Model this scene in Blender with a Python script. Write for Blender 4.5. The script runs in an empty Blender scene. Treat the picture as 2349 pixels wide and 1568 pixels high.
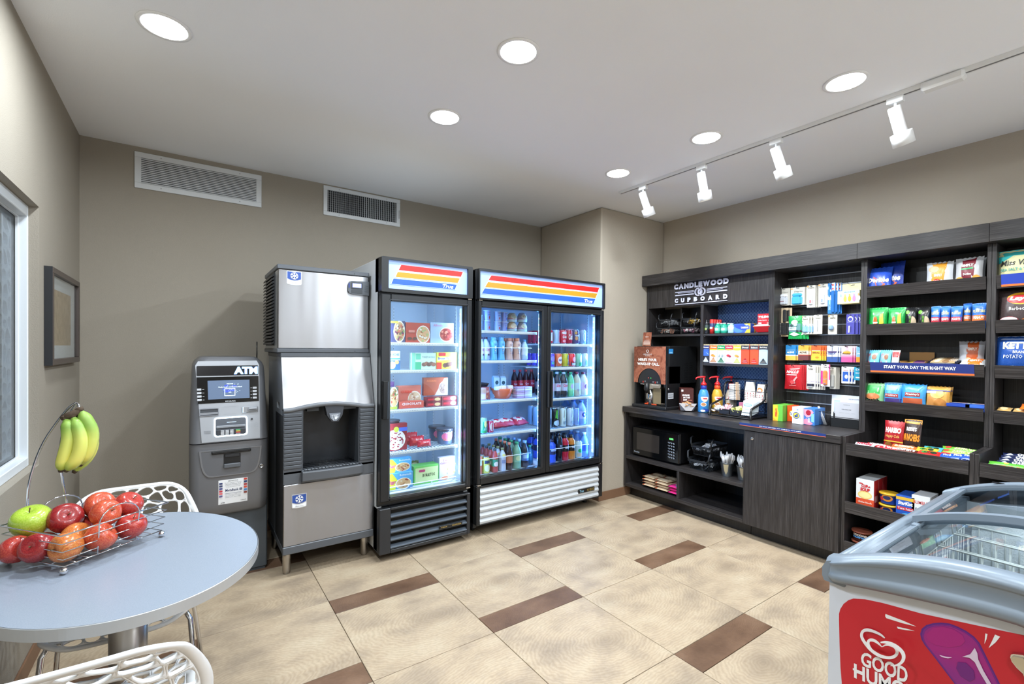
import bpy, bmesh, math, random
from mathutils import Vector, Matrix, noise
R_ = random.Random(7)
PI = math.pi
scn = bpy.context.scene
COL = scn.collection
# ------------------------------------------------------------------ camera
H = 1.42
FPX, CXP, CYP = 1070.98, 1174.5, 811.0
yaw, pit, rol = 0.60805, -0.0097782, 0.0093099
fw = Vector((math.sin(yaw)*math.cos(pit), math.cos(yaw)*math.cos(pit), math.sin(pit)))
r0 = Vector((math.cos(yaw), -math.sin(yaw), 0)); u0 = r0.cross(fw)
cr = r0*math.cos(rol)+u0*math.sin(rol); cu = -r0*math.sin(rol)+u0*math.cos(rol)
cam_d = bpy.data.cameras.new('camera'); cam = bpy.data.objects.new('camera', cam_d); COL.objects.link(cam)
M = Matrix.Identity(4)
for i in range(3):
    M[i][0] = cr[i]; M[i][1] = cu[i]; M[i][2] = -fw[i]
M[2][3] = H
cam.matrix_world = M
cam_d.sensor_width = 36; cam_d.sensor_fit = 'HORIZONTAL'
cam_d.lens = FPX/2349*36; cam_d.shift_y = (CYP-784)/2349
cam_d.clip_start = .02
scn.camera = cam
def at(px, py, x=None, y=None, z=None):
    """point of the room seen at a photo pixel, on the plane x=, y= or z="""
    d = fw + cr*((px-CXP)/FPX) - cu*((py-CYP)/FPX)
    t = x/d.x if x is not None else (y/d.y if y is not None else (z-H)/d.z)
    return Vector((0, 0, H)) + d*t
# ------------------------------------------------------------------ render look
vs = scn.view_settings
scn.display_settings.display_device = 'sRGB'
vs.view_transform = 'Standard'; vs.look = 'None'; vs.gamma = 1; vs.use_curve_mapping = False
vs.exposure = 0.22
cy = scn.cycles
cy.max_bounces = 10; cy.diffuse_bounces = 5; cy.glossy_bounces = 4; cy.transmission_bounces = 6; cy.transparent_max_bounces = 16
cy.sample_clamp_indirect = 4; cy.caustics_reflective = False; cy.caustics_refractive = False
cy.use_denoising = True
W = bpy.data.worlds.new('world'); scn.world = W; W.use_nodes = True
W.node_tree.nodes['Background'].inputs[0].default_value = (.86, .93, 1, 1)
W.node_tree.nodes['Background'].inputs[1].default_value = 1.9
# ------------------------------------------------------------------ materials
def lin(c):
    if isinstance(c, str):
        c = [int(c[i:i+2], 16)/255 for i in (0, 2, 4)]
    return tuple((v/12.92 if v <= .04045 else ((v+.055)/1.055)**2.4) for v in c)+(1,)
MC = {}
def mat(c, rough=.5, metal=0., spec=.5, em=0., bump=0., bscale=200., key=None, coat=0.):
    k = ('m', c if isinstance(c, str) else tuple(c), rough, metal, spec, em, bump, bscale, coat)
    if k in MC: return MC[k]
    m = bpy.data.materials.new('m_'+str(c)); m.use_nodes = True
    nt = m.node_tree; b = nt.nodes['Principled BSDF']
    col = lin(c)
    b.inputs['Base Color'].default_value = col
    b.inputs['Roughness'].default_value = rough; b.inputs['Metallic'].default_value = metal
    b.inputs['Specular IOR Level'].default_value = spec
    b.inputs['Coat Weight'].default_value = coat
    if em:
        b.inputs['Emission Color'].default_value = col; b.inputs['Emission Strength'].default_value = em
    # light procedural mottling so that no surface is perfectly flat
    tc = nt.nodes.new('ShaderNodeTexCoord'); nz = nt.nodes.new('ShaderNodeTexNoise')
    nz.inputs['Scale'].default_value = bscale; nz.inputs['Detail'].default_value = 2
    nt.links.new(tc.outputs['Object'], nz.inputs['Vector'])
    if bump:
        bp = nt.nodes.new('ShaderNodeBump'); bp.inputs['Strength'].default_value = bump; bp.inputs['Distance'].default_value = .002
        nt.links.new(nz.outputs[0], bp.inputs['Height']); nt.links.new(bp.outputs[0], b.inputs['Normal'])
    else:
        mr = nt.nodes.new('ShaderNodeMapRange'); mr.inputs[3].default_value = max(0, rough-.03); mr.inputs[4].default_value = min(1, rough+.03)
        nt.links.new(nz.outputs[0], mr.inputs[0]); nt.links.new(mr.outputs[0], b.inputs['Roughness'])
    MC[k] = m
    return m
def nodemat(name, fn):
    if name in MC: return MC[name]
    m = bpy.data.materials.new(name); m.use_nodes = True
    nt = m.node_tree
    def N(t, **kw):
        n = nt.nodes.new('ShaderNode'+t)
        for k, v in kw.items():
            if k.startswith('i_'): n.inputs[int(k[2:])].default_value = v
            else: setattr(n, k, v)
        return n
    fn(nt, nt.nodes['Principled BSDF'], N, lambda a, b: nt.links.new(a, b))
    MC[name] = m
    return m
def ramp(N, stops, interp='LINEAR'):
    r = N('ValToRGB'); r.color_ramp.interpolation = interp
    e = r.color_ramp.elements
    while len(e) < len(stops): e.new(.5)
    for el, (p, c) in zip(e, stops): el.position = p; el.color = lin(c)
    return r
# ------------------------------------------------------------------ mesh builder
def rotz(a): return Matrix.Rotation(a, 4, 'Z')
class MB:
    def __init__(s, mt=None):
        s.v = []; s.f = []; s.fm = []; s.fs = []; s.mats = []; s.cur = 0; s.xf = Matrix.Identity(4)
        if mt is not None: s.m(mt)
    def m(s, mt):
        if isinstance(mt, (str, tuple)): mt = mat(mt)
        if mt not in s.mats: s.mats.append(mt)
        s.cur = s.mats.index(mt); return s
    def add(s, vs, fs, smooth=False):
        n = len(s.v)
        s.v += [tuple(s.xf @ Vector(p)) for p in vs]
        for f in fs:
            s.f.append(tuple(i+n for i in f)); s.fm.append(s.cur); s.fs.append(smooth)
        return s
    def box(s, x0, x1, y0, y1, z0, z1, b=0):
        if x0 > x1: x0, x1 = x1, x0
        if y0 > y1: y0, y1 = y1, y0
        if z0 > z1: z0, z1 = z1, z0
        b = min(b, (x1-x0)*.45, (y1-y0)*.45, (z1-z0)*.45)
        if b <= 0:
            V = [(x0,y0,z0),(x1,y0,z0),(x1,y1,z0),(x0,y1,z0),(x0,y0,z1),(x1,y0,z1),(x1,y1,z1),(x0,y1,z1)]
            return s.add(V, [(0,3,2,1),(4,5,6,7),(0,1,5,4),(1,2,6,5),(2,3,7,6),(3,0,4,7)])
        V = []; idx = {}
        X = (x0, x1); Y = (y0, y1); Z = (z0, z1)
        for i in (0,1):
            for j in (0,1):
                for k in (0,1):
                    x, y, z = X[i], Y[j], Z[k]; sx = 1-2*i; sy = 1-2*j; sz = 1-2*k
                    idx[i,j,k,0] = len(V); V.append((x, y+sy*b, z+sz*b))
                    idx[i,j,k,1] = len(V); V.append((x+sx*b, y, z+sz*b))
                    idx[i,j,k,2] = len(V); V.append((x+sx*b, y+sy*b, z))
        F = []
        def q(l, fl):
            F.append(tuple(l[::-1]) if fl else tuple(l))
        for i in (0,1):
            q([idx[i,0,0,0], idx[i,1,0,0], idx[i,1,1,0], idx[i,0,1,0]], i == 0)
            q([idx[0,i,0,1], idx[1,i,0,1], idx[1,i,1,1], idx[0,i,1,1]], i == 1)
            q([idx[0,0,i,2], idx[1,0,i,2], idx[1,1,i,2], idx[0,1,i,2]], i == 0)
        for j in (0,1):
            for k in (0,1):
                q([idx[0,j,k,1], idx[1,j,k,1], idx[1,j,k,2], idx[0,j,k,2]], (j+k) % 2 == 1)
                q([idx[j,0,k,0], idx[j,1,k,0], idx[j,1,k,2], idx[j,0,k,2]], (j+k) % 2 == 0)
                q([idx[j,k,0,0], idx[j,k,1,0], idx[j,k,1,1], idx[j,k,0,1]], (j+k) % 2 == 1)
        for i in (0,1):
            for j in (0,1):
                for k in (0,1):
                    q([idx[i,j,k,0], idx[i,j,k,1], idx[i,j,k,2]], (i+j+k) % 2 == 1)
        return s.add(V, F)
    def lathe(s, prof, n=20, smooth=True, cap=True, c=(0,0,0), mats=None):
        """prof: list of (r, z); axis z"""
        V = []
        for r, z in prof:
            for i in range(n):
                a = 2*PI*i/n; V.append((c[0]+r*math.cos(a), c[1]+r*math.sin(a), c[2]+z))
        for k in range(len(prof)-1):
            if mats and mats[k] is not None: s.m(mats[k])
            base = k*n
            sv = len(s.v)
            if k == 0:
                s.v += [tuple(s.xf @ Vector(p)) for p in V]; s0 = sv
            for i in range(n):
                j = (i+1) % n
                s.f.append((s0+base+i, s0+base+j, s0+base+n+j, s0+base+n+i)); s.fm.append(s.cur); s.fs.append(smooth)
        if cap:
            s.f.append(tuple(s0+i for i in range(n))[::-1]); s.fm.append(s.cur if not mats else s.fm[-n*(len(prof)-1)]); s.fs.append(False)
            s.f.append(tuple(s0+(len(prof)-1)*n+i for i in range(n))); s.fm.append(s.cur); s.fs.append(False)
        return s
    def cyl(s, p0, p1, r, n=12, r1=None, smooth=True):
        return s.tube([p0, p1], r, n, r1=r1, smooth=smooth)
    def tube(s, pts, r, n=6, closed=False, r1=None, smooth=True, cap=True):
        pts = [Vector(p) for p in pts]; L = len(pts)
        V = []; up = None
        for i, p in enumerate(pts):
            if closed: t = (pts[(i+1) % L]-pts[i-1])
            else: t = pts[min(i+1, L-1)]-pts[max(i-1, 0)]
            t = t.normalized() if t.length > 1e-9 else Vector((0,0,1))
            if up is None:
                up = Vector((0,0,1)) if abs(t.z) < .9 else Vector((1,0,0))
            a = t.cross(up); a = a.normalized() if a.length > 1e-6 else t.orthogonal().normalized()
            b = a.cross(t).normalized(); up = b
            rr = r[i] if isinstance(r, (list, tuple)) else (r if r1 is None else r+(r1-r)*i/(L-1))
            for k in range(n):
                th = 2*PI*k/n
                V.append(tuple(p+a*rr*math.cos(th)+b*rr*math.sin(th)))
        F = []
        for i in range(L if closed else L-1):
            j = (i+1) % L
            for k in range(n):
                k2 = (k+1) % n
                F.append((i*n+k, j*n+k, j*n+k2, i*n+k2))
        s.add(V, F, smooth)
        if not closed and cap:
            s.f.append(tuple(len(s.v)-L*n+k for k in range(n))); s.fm.append(s.cur); s.fs.append(False)
            s.f.append(tuple(len(s.v)-n+k for k in range(n))[::-1]); s.fm.append(s.cur); s.fs.append(False)
        return s
    def prism(s, poly, z0, z1, axis='z', smooth=False):
        """poly extruded: axis z -> (x,y); axis y -> (x,z) ; axis x -> (y,z)"""
        n = len(poly)
        def P(p, h):
            return (p[0], p[1], h) if axis == 'z' else ((p[0], h, p[1]) if axis == 'y' else (h, p[0], p[1]))
        V = [P(p, z0) for p in poly]+[P(p, z1) for p in poly]
        s.add(V, [tuple(range(n))[::-1], tuple(range(n, 2*n))])
        b = len(s.v)-2*n
        for i in range(n):
            j = (i+1) % n
            s.f.append((b+i, b+j, b+n+j, b+n+i)); s.fm.append(s.cur); s.fs.append(smooth)
        return s
    def sphere(s, c, r, n=12, m=8, sz=1.):
        V = []; F = []
        for i in range(m+1):
            th = PI*i/m
            for k in range(n):
                V.append((c[0]+r*math.sin(th)*math.cos(2*PI*k/n), c[1]+r*math.sin(th)*math.sin(2*PI*k/n), c[2]+r*sz*math.cos(th)))
        for i in range(m):
            for k in range(n):
                F.append((i*n+k, (i+1)*n+k, (i+1)*n+(k+1) % n, i*n+(k+1) % n))
        return s.add(V, F, True)
    def mesh(s, name):
        me = bpy.data.meshes.new(name)
        me.from_pydata(s.v, [], s.f)
        for m_ in s.mats: me.materials.append(m_)
        if len(s.mats) > 1: me.polygons.foreach_set('material_index', s.fm)
        me.polygons.foreach_set('use_smooth', s.fs)
        me.update()
        return me
    def obj(s, name, parent=None, loc=(0,0,0), rz=0, label=None, cat=None, group=None, kind=None):
        o = bpy.data.objects.new(name, s.mesh(name)); COL.objects.link(o)
        return place(o, parent, loc, rz, label, cat, group, kind)
def place(o, parent=None, loc=(0,0,0), rz=0, label=None, cat=None, group=None, kind=None):
    if parent is not None: o.parent = parent
    o.location = loc; o.rotation_euler = (0, 0, rz) if not isinstance(rz, (tuple, list)) else rz
    if label: o['label'] = label
    if cat: o['category'] = cat
    if group: o['group'] = group
    if kind: o['kind'] = kind
    return o
def thing(name, label, cat, loc=(0,0,0), rz=0, group=None):
    o = bpy.data.objects.new(name, None); o.empty_display_size = .05; COL.objects.link(o)
    return place(o, None, loc, rz, label, cat, group)
def dup(root, loc, rz=None, label=None, group=None):
    c = root.copy(); COL.objects.link(c); c.location = loc
    if rz is not None: c.rotation_euler = (0, 0, rz) if not isinstance(rz, (tuple, list)) else rz
    if label: c['label'] = label
    if group: c['group'] = group
    for ch in list(root.children):
        d = ch.copy(); COL.objects.link(d); d.parent = c
        for g in list(ch.children):
            e = g.copy(); COL.objects.link(e); e.parent = d
    return c
# ------------------------------------------------------------------ lettering
TC = {}
def glyphs(txt, bold=.012, shear=0.):
    k = (txt, bold, shear)
    if k in TC: return TC[k]
    cv = bpy.data.curves.new('t', 'FONT'); cv.body = txt; cv.size = 1; cv.resolution_u = 1 if len(txt) > 6 else 3
    cv.offset = bold; cv.shear = shear; cv.fill_mode = 'FRONT'
    o = bpy.data.objects.new('t', cv)
    me = bpy.data.meshes.new_from_object(o)
    V = [(v.co.x, v.co.y) for v in me.vertices]; F = [tuple(p.vertices) for p in me.polygons]
    bpy.data.objects.remove(o); bpy.data.curves.remove(cv); bpy.data.meshes.remove(me)
    if not V: V = [(0,0)]
    x0 = min(v[0] for v in V); x1 = max(v[0] for v in V); y0 = min(v[1] for v in V); y1 = max(v[1] for v in V)
    V = [((x-x0)/(x1-x0+1e-9), (y-y0)/(y1-y0+1e-9)) for x, y in V]
    TC[k] = (V, F, (x1-x0)/(y1-y0+1e-9)); return TC[k]
def rpoly(x0, y0, x1, y1, r, n=5, rx=None):
    rx = r if rx is None else rx
    P = []
    for cx, cy_, a0 in ((x1-rx, y1-r, 0), (x0+rx, y1-r, 90), (x0+rx, y0+r, 180), (x1-rx, y0+r, 270)):
        for i in range(n+1):
            a = math.radians(a0+90*i/n); P.append((cx+rx*math.cos(a), cy_+r*math.sin(a)))
    return P
def ellipse(cx, cy_, rx, ry, n=20): return [(cx+rx*math.cos(2*PI*i/n), cy_+ry*math.sin(2*PI*i/n)) for i in range(n)]
def ops_on(mb, surf, ops, off=.0004, res=1):
    """print shapes onto a surface; surf(u, v, o) -> point lifted by o. ops use 0..1 coordinates."""
    o = off
    for op in ops:
        t = op[0]
        if t == 'r':
            _, x0, y0, x1, y1, c = op; mb.m(c); n = res
            V = [surf(x0+(x1-x0)*i/n, y0+(y1-y0)*j/n, o) for j in range(n+1) for i in range(n+1)]
            mb.add(V, [(j*(n+1)+i, j*(n+1)+i+1, (j+1)*(n+1)+i+1, (j+1)*(n+1)+i) for j in range(n) for i in range(n)], res > 1)
        elif t in 'ep':
            if t == 'e': _, cx, cy_, rx, ry, c = op; P = ellipse(cx, cy_, rx, ry, 16)
            else: _, P, c = op; cx = sum(p[0] for p in P)/len(P); cy_ = sum(p[1] for p in P)/len(P)
            mb.m(c)
            if res == 1: mb.add([surf(x, y, o) for x, y in P], [tuple(range(len(P)))])
            else:
                if t == 'p' and len(P) < 12: P = [(a[0]+(b[0]-a[0])*k/4, a[1]+(b[1]-a[1])*k/4) for a, b in zip(P, P[1:]+P[:1]) for k in range(4)]
                V = [surf(cx, cy_, o)]; n = len(P); K = 5; F = []
                for k in range(1, K+1): V += [surf(cx+(x-cx)*k/K, cy_+(y-cy_)*k/K, o) for x, y in P]
                for i in range(n):
                    j = (i+1) % n; F.append((0, 1+i, 1+j))
                    for k in range(K-1): F.append((1+k*n+i, 1+(k+1)*n+i, 1+(k+1)*n+j, 1+k*n+j))
                mb.add(V, F, True)
        elif t == 't':
            txt, x0, y0, x1, y1, c = op[1:7]; sl = op[7] if len(op) > 7 else 0
            V, F, asp = glyphs(txt, *(op[8] if len(op) > 8 else ()))
            mb.m(c); mb.add([surf(x0+(x1-x0)*x, y0+(y1-y0)*y+sl*x*(x1-x0), o+off*.5) for x, y in V], F)
        o += off
    return mb
# ------------------------------------------------------------------ lamps of the room (grid of recessed downlights, unseen ones added for light, track spots)
CEIL = 2.757; WY = 4.03; WXL = -.565; WXR = 4.09; WYB = -1.7; COLX = 3.175; COLY = 3.116
LAMP_X = (-.08, 1.22, 2.67); LAMP_Y = (2.455, 1.725, .97, -.5, -1.5)
LAMPS = [(-.08, 2.455), (1.22, 2.455), (2.67, 2.455), (1.22, 1.725), (2.67, 1.725), (2.67, .97),
         (-.08, .97), (1.22, .1), (2.67, -.5), (-.08, -.6), (1.22, -1.2), (2.67, -1.4)]  # this row: unseen lamps, added out of view to light the room
def area(name, loc, size, power, color, rot=(0,0,0), shape='DISK', sy=None, spread=PI, parent=None):
    d = bpy.data.lights.new(name, 'AREA'); d.shape = shape; d.size = size
    if sy: d.size_y = sy
    d.energy = power; d.color = color; d.spread = spread
    o = bpy.data.objects.new(name, d); COL.objects.link(o); o.location = loc; o.rotation_euler = rot
    if parent: o.parent = parent
    return o
LAMP_W = 19.0
for i, (x, y) in enumerate(LAMPS):
    area('downlight_beam', (x, y, CEIL-.012), .15, LAMP_W, (.84, .93, 1.0), spread=PI*.97)
# ------------------------------------------------------------------ wall / floor / wood materials
def wall_fn(c1, c2, rough=.85, bump=.35, sc=260):
    def fn(nt, b, N, L):
        tc = N('TexCoord'); n1 = N('TexNoise'); n1.inputs['Scale'].default_value = sc; n1.inputs['Detail'].default_value = 3
        n2 = N('TexNoise'); n2.inputs['Scale'].default_value = 1.3
        L(tc.outputs['Object'], n1.inputs['Vector']); L(tc.outputs['Object'], n2.inputs['Vector'])
        r = ramp(N, [(.3, c1), (.7, c2)]); L(n2.outputs[0], r.inputs[0]); L(r.outputs[0], b.inputs['Base Color'])
        bp = N('Bump'); bp.inputs['Strength'].default_value = bump; bp.inputs['Distance'].default_value = .003
        L(n1.outputs[0], bp.inputs['Height']); L(bp.outputs[0], b.inputs['Normal']); b.inputs['Roughness'].default_value = rough
    return fn
m_wall = nodemat('wall_paint', wall_fn('978F82', '9B9386'))
m_wallc = nodemat('wall_paint_column', wall_fn('ABA192', 'AFA596', sc=150, bump=.5))
m_ceil = nodemat('ceiling_paint', wall_fn('F3F5F8', 'F6F8FB', rough=.9, bump=.15))
def tile_fn(cols, ring, dark):
    def fn(nt, b, N, L):
        tc = N('TexCoord'); oi = N('ObjectInfo')
        vm = N('VectorMath', operation='SCALE'); vm.inputs['Scale'].default_value = 1
        cx = N('CombineXYZ')
        m1 = N('MapRange'); m1.inputs[3].default_value = -.22; m1.inputs[4].default_value = .22
        m2 = N('MapRange'); m2.inputs[3].default_value = -.2; m2.inputs[4].default_value = .25
        mm = N('Math', operation='MULTIPLY'); mm.inputs[1].default_value = 7.31
        fr = N('Math', operation='FRACT')
        L(oi.outputs['Random'], m1.inputs[0]); L(oi.outputs['Random'], mm.inputs[0]); L(mm.outputs[0], fr.inputs[0]); L(fr.outputs[0], m2.inputs[0])
        m3 = N('Math', operation='MULTIPLY'); m3.inputs[1].default_value = 40
        L(oi.outputs['Random'], m3.inputs[0])
        L(m1.outputs[0], cx.inputs[0]); L(m2.outputs[0], cx.inputs[1])
        ad = N('VectorMath', operation='ADD'); L(tc.outputs['Object'], ad.inputs[0]); L(cx.outputs[0], ad.inputs[1])
        mp = N('Mapping'); mp.inputs['Scale'].default_value = (1, 1.6, 1); L(ad.outputs[0], mp.inputs[0])
        w = N('TexWave', wave_type='RINGS', rings_direction='Z', wave_profile='SAW')
        w.inputs['Scale'].default_value = ring; w.inputs['Distortion'].default_value = 9; w.inputs['Detail'].default_value = 3; w.inputs['Detail Scale'].default_value = 1.1
        L(mp.outputs[0], w.inputs[0])
        L(m3.outputs[0], w.inputs['Phase Offset'])
        n4 = N('TexNoise', noise_dimensions='4D'); n4.inputs['Scale'].default_value = 4.5; n4.inputs['Detail'].default_value = 4
        L(mp.outputs[0], n4.inputs[0]); L(m3.outputs[0], n4.inputs['W'])
        r1 = ramp(N, [(.3, cols[0]), (.52, cols[1]), (.72, cols[2])]); L(n4.outputs[0], r1.inputs[0])
        # darker heart of the ring pattern
        ln = N('VectorMath', operation='LENGTH'); L(mp.outputs[0], ln.inputs[0])
        mh = N('MapRange'); mh.inputs[1].default_value = 0; mh.inputs[2].default_value = .16; mh.inputs[3].default_value = .45; mh.inputs[4].default_value = 0
        L(ln.outputs['Value'], mh.inputs[0])
        mx = N('MixRGB', blend_type='MULTIPLY'); mx.inputs[0].default_value = .36
        r2 = ramp(N, [(0, 'C9BFB2'), (.55, 'FFFFFF'), (1, 'D8CFC2')]); L(w.outputs[0], r2.inputs[0])
        L(r1.outputs[0], mx.inputs[1]); L(r2.outputs[0], mx.inputs[2])
        n3 = N('TexNoise'); n3.inputs['Scale'].default_value = 60; n3.inputs['Detail'].default_value = 4
        L(tc.outputs['Object'], n3.inputs[0])
        mx2 = N('MixRGB', blend_type='MULTIPLY'); mx2.inputs[0].default_value = .25
        L(mx.outputs[0], mx2.inputs[1]); L(n3.outputs[0], mx2.inputs[2])
        mx3 = N('MixRGB'); mx3.inputs[2].default_value = lin(dark)
        L(mh.outputs[0], mx3.inputs[0]); L(mx2.outputs[0], mx3.inputs[1])
        L(mx3.outputs[0], b.inputs['Base Color'])
        b.inputs['Roughness'].default_value = .42; b.inputs['Specular IOR Level'].default_value = .4
        bp = N('Bump'); bp.inputs['Strength'].default_value = .12; bp.inputs['Distance'].default_value = .002
        L(w.outputs[0], bp.inputs['Height']); L(bp.outputs[0], b.inputs['Normal'])
    return fn
m_tile = nodemat('floor_tile_wood', tile_fn(('A4937F', 'C0AC92', 'CCBBA1'), 14, '7E6D5A'))
m_plank = nodemat('floor_plank_wood', tile_fn(('5E4636', '775B47', '8A6D57'), 26, '4A362A'))
m_grout = mat('6E5F50', .8)
def wood_fn(c, axis, gloss=.38):
    def fn(nt, b, N, L):
        tc = N('TexCoord'); mp = N('Mapping')
        s = {'z': (420, 420, 6), 'y': (420, 6, 420), 'x': (6, 420, 420)}[axis]
        mp.inputs['Scale'].default_value = s
        L(tc.outputs['Object'], mp.inputs[0])
        n = N('TexNoise'); n.inputs['Scale'].default_value = 1; n.inputs['Detail'].default_value = 3; L(mp.outputs[0], n.inputs[0])
        mp2 = N('Mapping'); mp2.inputs['Scale'].default_value = tuple(v*.13 for v in s); L(tc.outputs['Object'], mp2.inputs[0])
        n2 = N('TexNoise'); n2.inputs['Scale'].default_value = 1; L(mp2.outputs[0], n2.inputs[0])
        r = ramp(N, [(.32, c[0]), (.5, c[1]), (.66, c[2])]); L(n.outputs[0], r.inputs[0])
        mx = N('MixRGB', blend_type='MULTIPLY'); mx.inputs[0].default_value = .35; L(r.outputs[0], mx.inputs[1])
        r2 = ramp(N, [(.35, '9A9A9A'), (.6, 'FFFFFF')]); L(n2.outputs[0], r2.inputs[0]); L(r2.outputs[0], mx.inputs[2])
        L(mx.outputs[0], b.inputs['Base Color']); b.inputs['Roughness'].default_value = gloss
        bp = N('Bump'); bp.inputs['Strength'].default_value = .08; bp.inputs['Distance'].default_value = .001
        L(n.outputs[0], bp.inputs['Height']); L(bp.outputs[0], b.inputs['Normal'])
    return fn
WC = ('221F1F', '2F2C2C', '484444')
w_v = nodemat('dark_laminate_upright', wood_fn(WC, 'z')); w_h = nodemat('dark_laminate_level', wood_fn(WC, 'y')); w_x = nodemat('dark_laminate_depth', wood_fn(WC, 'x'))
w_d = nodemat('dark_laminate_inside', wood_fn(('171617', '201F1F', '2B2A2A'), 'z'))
def steel_fn(nt, b, N, L):
    tc = N('TexCoord'); mp = N('Mapping'); mp.inputs['Scale'].default_value = (700, 700, 12); L(tc.outputs['Object'], mp.inputs[0])
    n = N('TexNoise'); n.inputs['Scale'].default_value = 1; L(mp.outputs[0], n.inputs[0])
    mr = N('MapRange'); mr.inputs[3].default_value = .26; mr.inputs[4].default_value = .38; L(n.outputs[0], mr.inputs[0]); L(mr.outputs[0], b.inputs['Roughness'])
    b.inputs['Base Color'].default_value = lin('A0A0A3'); b.inputs['Metallic'].default_value = 1
    b.inputs['Anisotropic'].default_value = .85; b.inputs['Anisotropic Rotation'].default_value = .0
    cx = N('CombineXYZ'); cx.inputs[2].default_value = 1; L(cx.outputs[0], b.inputs['Tangent'])
    m2 = N('Mapping'); m2.inputs['Scale'].default_value = (7, 7, .5); L(tc.outputs['Object'], m2.inputs[0]); n2 = N('TexNoise'); n2.inputs['Scale'].default_value = 1; n2.inputs['Detail'].default_value = 1; L(m2.outputs[0], n2.inputs[0])
    bp = N('Bump'); bp.inputs['Strength'].default_value = .5; bp.inputs['Distance'].default_value = .02; L(n2.outputs[0], bp.inputs['Height']); L(bp.outputs[0], b.inputs['Normal'])
m_steel = nodemat('brushed_steel', steel_fn)
m_chrome = mat('D8D8DA', .07, 1.); m_legsteel = mat('B5B0AA', .3, 1.)
m_white = mat('E6E7E8', .45); m_blackp = mat('17181A', .4); m_blackg = mat('0B0C0E', .12); m_grey = mat('4B4E53', .45)
def glass_fn(tint, gl):
    def fn(nt, b, N, L):
        out = nt.nodes['Material Output']; tr = N('BsdfTransparent'); tr.inputs[0].default_value = lin(tint)
        gs = N('BsdfGlossy'); gs.inputs['Roughness'].default_value = .02
        lw = N('LayerWeight'); lw.inputs[0].default_value = .5; pw = N('Math', operation='POWER'); pw.inputs[1].default_value = 5; L(lw.outputs['Facing'], pw.inputs[0])
        fr = N('MapRange'); fr.inputs[3].default_value = ((gl-1)/(gl+1))**2; fr.inputs[4].default_value = .8; L(pw.outputs[0], fr.inputs[0]); mx = N('MixShader')
        L(fr.outputs[0], mx.inputs[0]); L(tr.outputs[0], mx.inputs[1]); L(gs.outputs[0], mx.inputs[2]); L(mx.outputs[0], out.inputs[0])
    return fn
m_glass = nodemat('door_glass', glass_fn('F2F6F8', 1.35))
m_lidglass = nodemat('lid_glass', glass_fn('E8EEF0', 1.45))
m_clear = nodemat('clear_plastic', glass_fn('DDE6EA', 1.4))
# ------------------------------------------------------------------ setting
def sbox(name, x0, x1, y0, y1, z0, z1, m, parent=None):
    return MB(m).box(x0, x1, y0, y1, z0, z1).obj(name, parent, kind=None if parent else 'structure')
floor = sbox('floor', WXL-.1, WXR+.1, WYB-.1, WY+.1, -.08, -.006, m_grout)
TS, PW, TX0, TY0, G = .6108, .1507, .6532, 2.7154, .0016
_tm = {}
def tile(x0, x1, y0, y1, pl):
    X0, X1, Y0, Y1 = max(x0, WXL), min(x1, WXR), max(y0, WYB), min(y1, WY)
    if X1-X0 < .02 or Y1-Y0 < .02: return
    w, h = round(X1-X0, 4), round(Y1-Y0, 4)
    k = (w, h, pl)
    if k not in _tm:
        _tm[k] = MB(m_plank if pl else m_tile).box(-w/2+G, w/2-G, -h/2+G, h/2-G, -.006, 0, .0012).mesh('floor_plank' if pl else 'floor_tile')
    o = bpy.data.objects.new('floor_plank' if pl else 'floor_tile', _tm[k]); COL.objects.link(o); o.parent = floor
    o.location = ((X0+X1)/2, (Y0+Y1)/2, 0)
PER = 2*TS+PW
for c in range(-3, 7):
    x0 = TX0+c*TS
    for k in range(-2, 5):
        yt = TY0-k*PER
        if c % 2 == 0: seq = [(0, PW, 1), (PW, PW+TS, 0), (PW+TS, PER, 0)]
        else: seq = [(0, TS, 0), (TS, TS+PW, 1), (TS+PW, PER, 0)]
        for a, b_, p in seq: tile(x0, x0+TS, yt-b_, yt-a, p)
sbox('ceiling', WXL-.1, WXR+.1, WYB-.1, WY+.1, CEIL, CEIL+.1, m_ceil)
sbox('wall_back', WXL-.1, WXR+.1, WY, WY+.1, 0, CEIL, m_wall)
sbox('wall_right', WXR, WXR+.1, WYB, WY, 0, CEIL, m_wallc)
cb = MB(m_wallc).box(COLX, WXR, COLY, WY, 0, CEIL, .012); cb.obj('wall_column', kind='structure')
rw = MB(m_wall); rw.box(WXL-.1, 2.0, WYB-.1, WYB, 0, CEIL).box(3.9, WXR+.1, WYB-.1, WYB, 0, CEIL).box(2.0, 3.9, WYB-.1, WYB, 2.35, CEIL); rw.obj('wall_rear_unseen', kind='structure')  # unseen wall; opening added and placed to shape fill light and steel streaks
# left wall with the window opening
wl = MB(m_wall); WZ0, WZ1, WYA, WYE = .862, 2.058, 1.62, 3.04
t = .16
wl.box(WXL-t, WXL, WYB, WYA, 0, CEIL).box(WXL-t, WXL, WYE, WY, 0, CEIL).box(WXL-t, WXL, WYA, WYE, 0, WZ0).box(WXL-t, WXL, WYA, WYE, WZ1, CEIL)
wl.obj('wall_left', kind='structure')
win = thing('window_1', None, None); win['kind'] = 'structure'
xf0, xf1 = WXL-.076, WXL-.035
fr = MB(mat('DDE3E8', .35)); fwd = .052
fr.box(xf0, xf1, WYE-.010, WYE, WZ0, WZ1, .003).box(xf0, xf1, WYA, WYA+.010, WZ0, WZ1, .003).box(xf0, xf1, WYA+.010, WYE-.010, WZ0, WZ0+.04, .003).box(xf0, xf1, WYA+.010, WYE-.010, WZ1-.05, WZ1, .003)
fr.obj('window_frame', win)
f2 = MB(mat('E4E9EE', .3)); yA, yE, zA, zE = WYA+.0105, WYE-.0105, WZ0+.0405, WZ1-.0505
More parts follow.
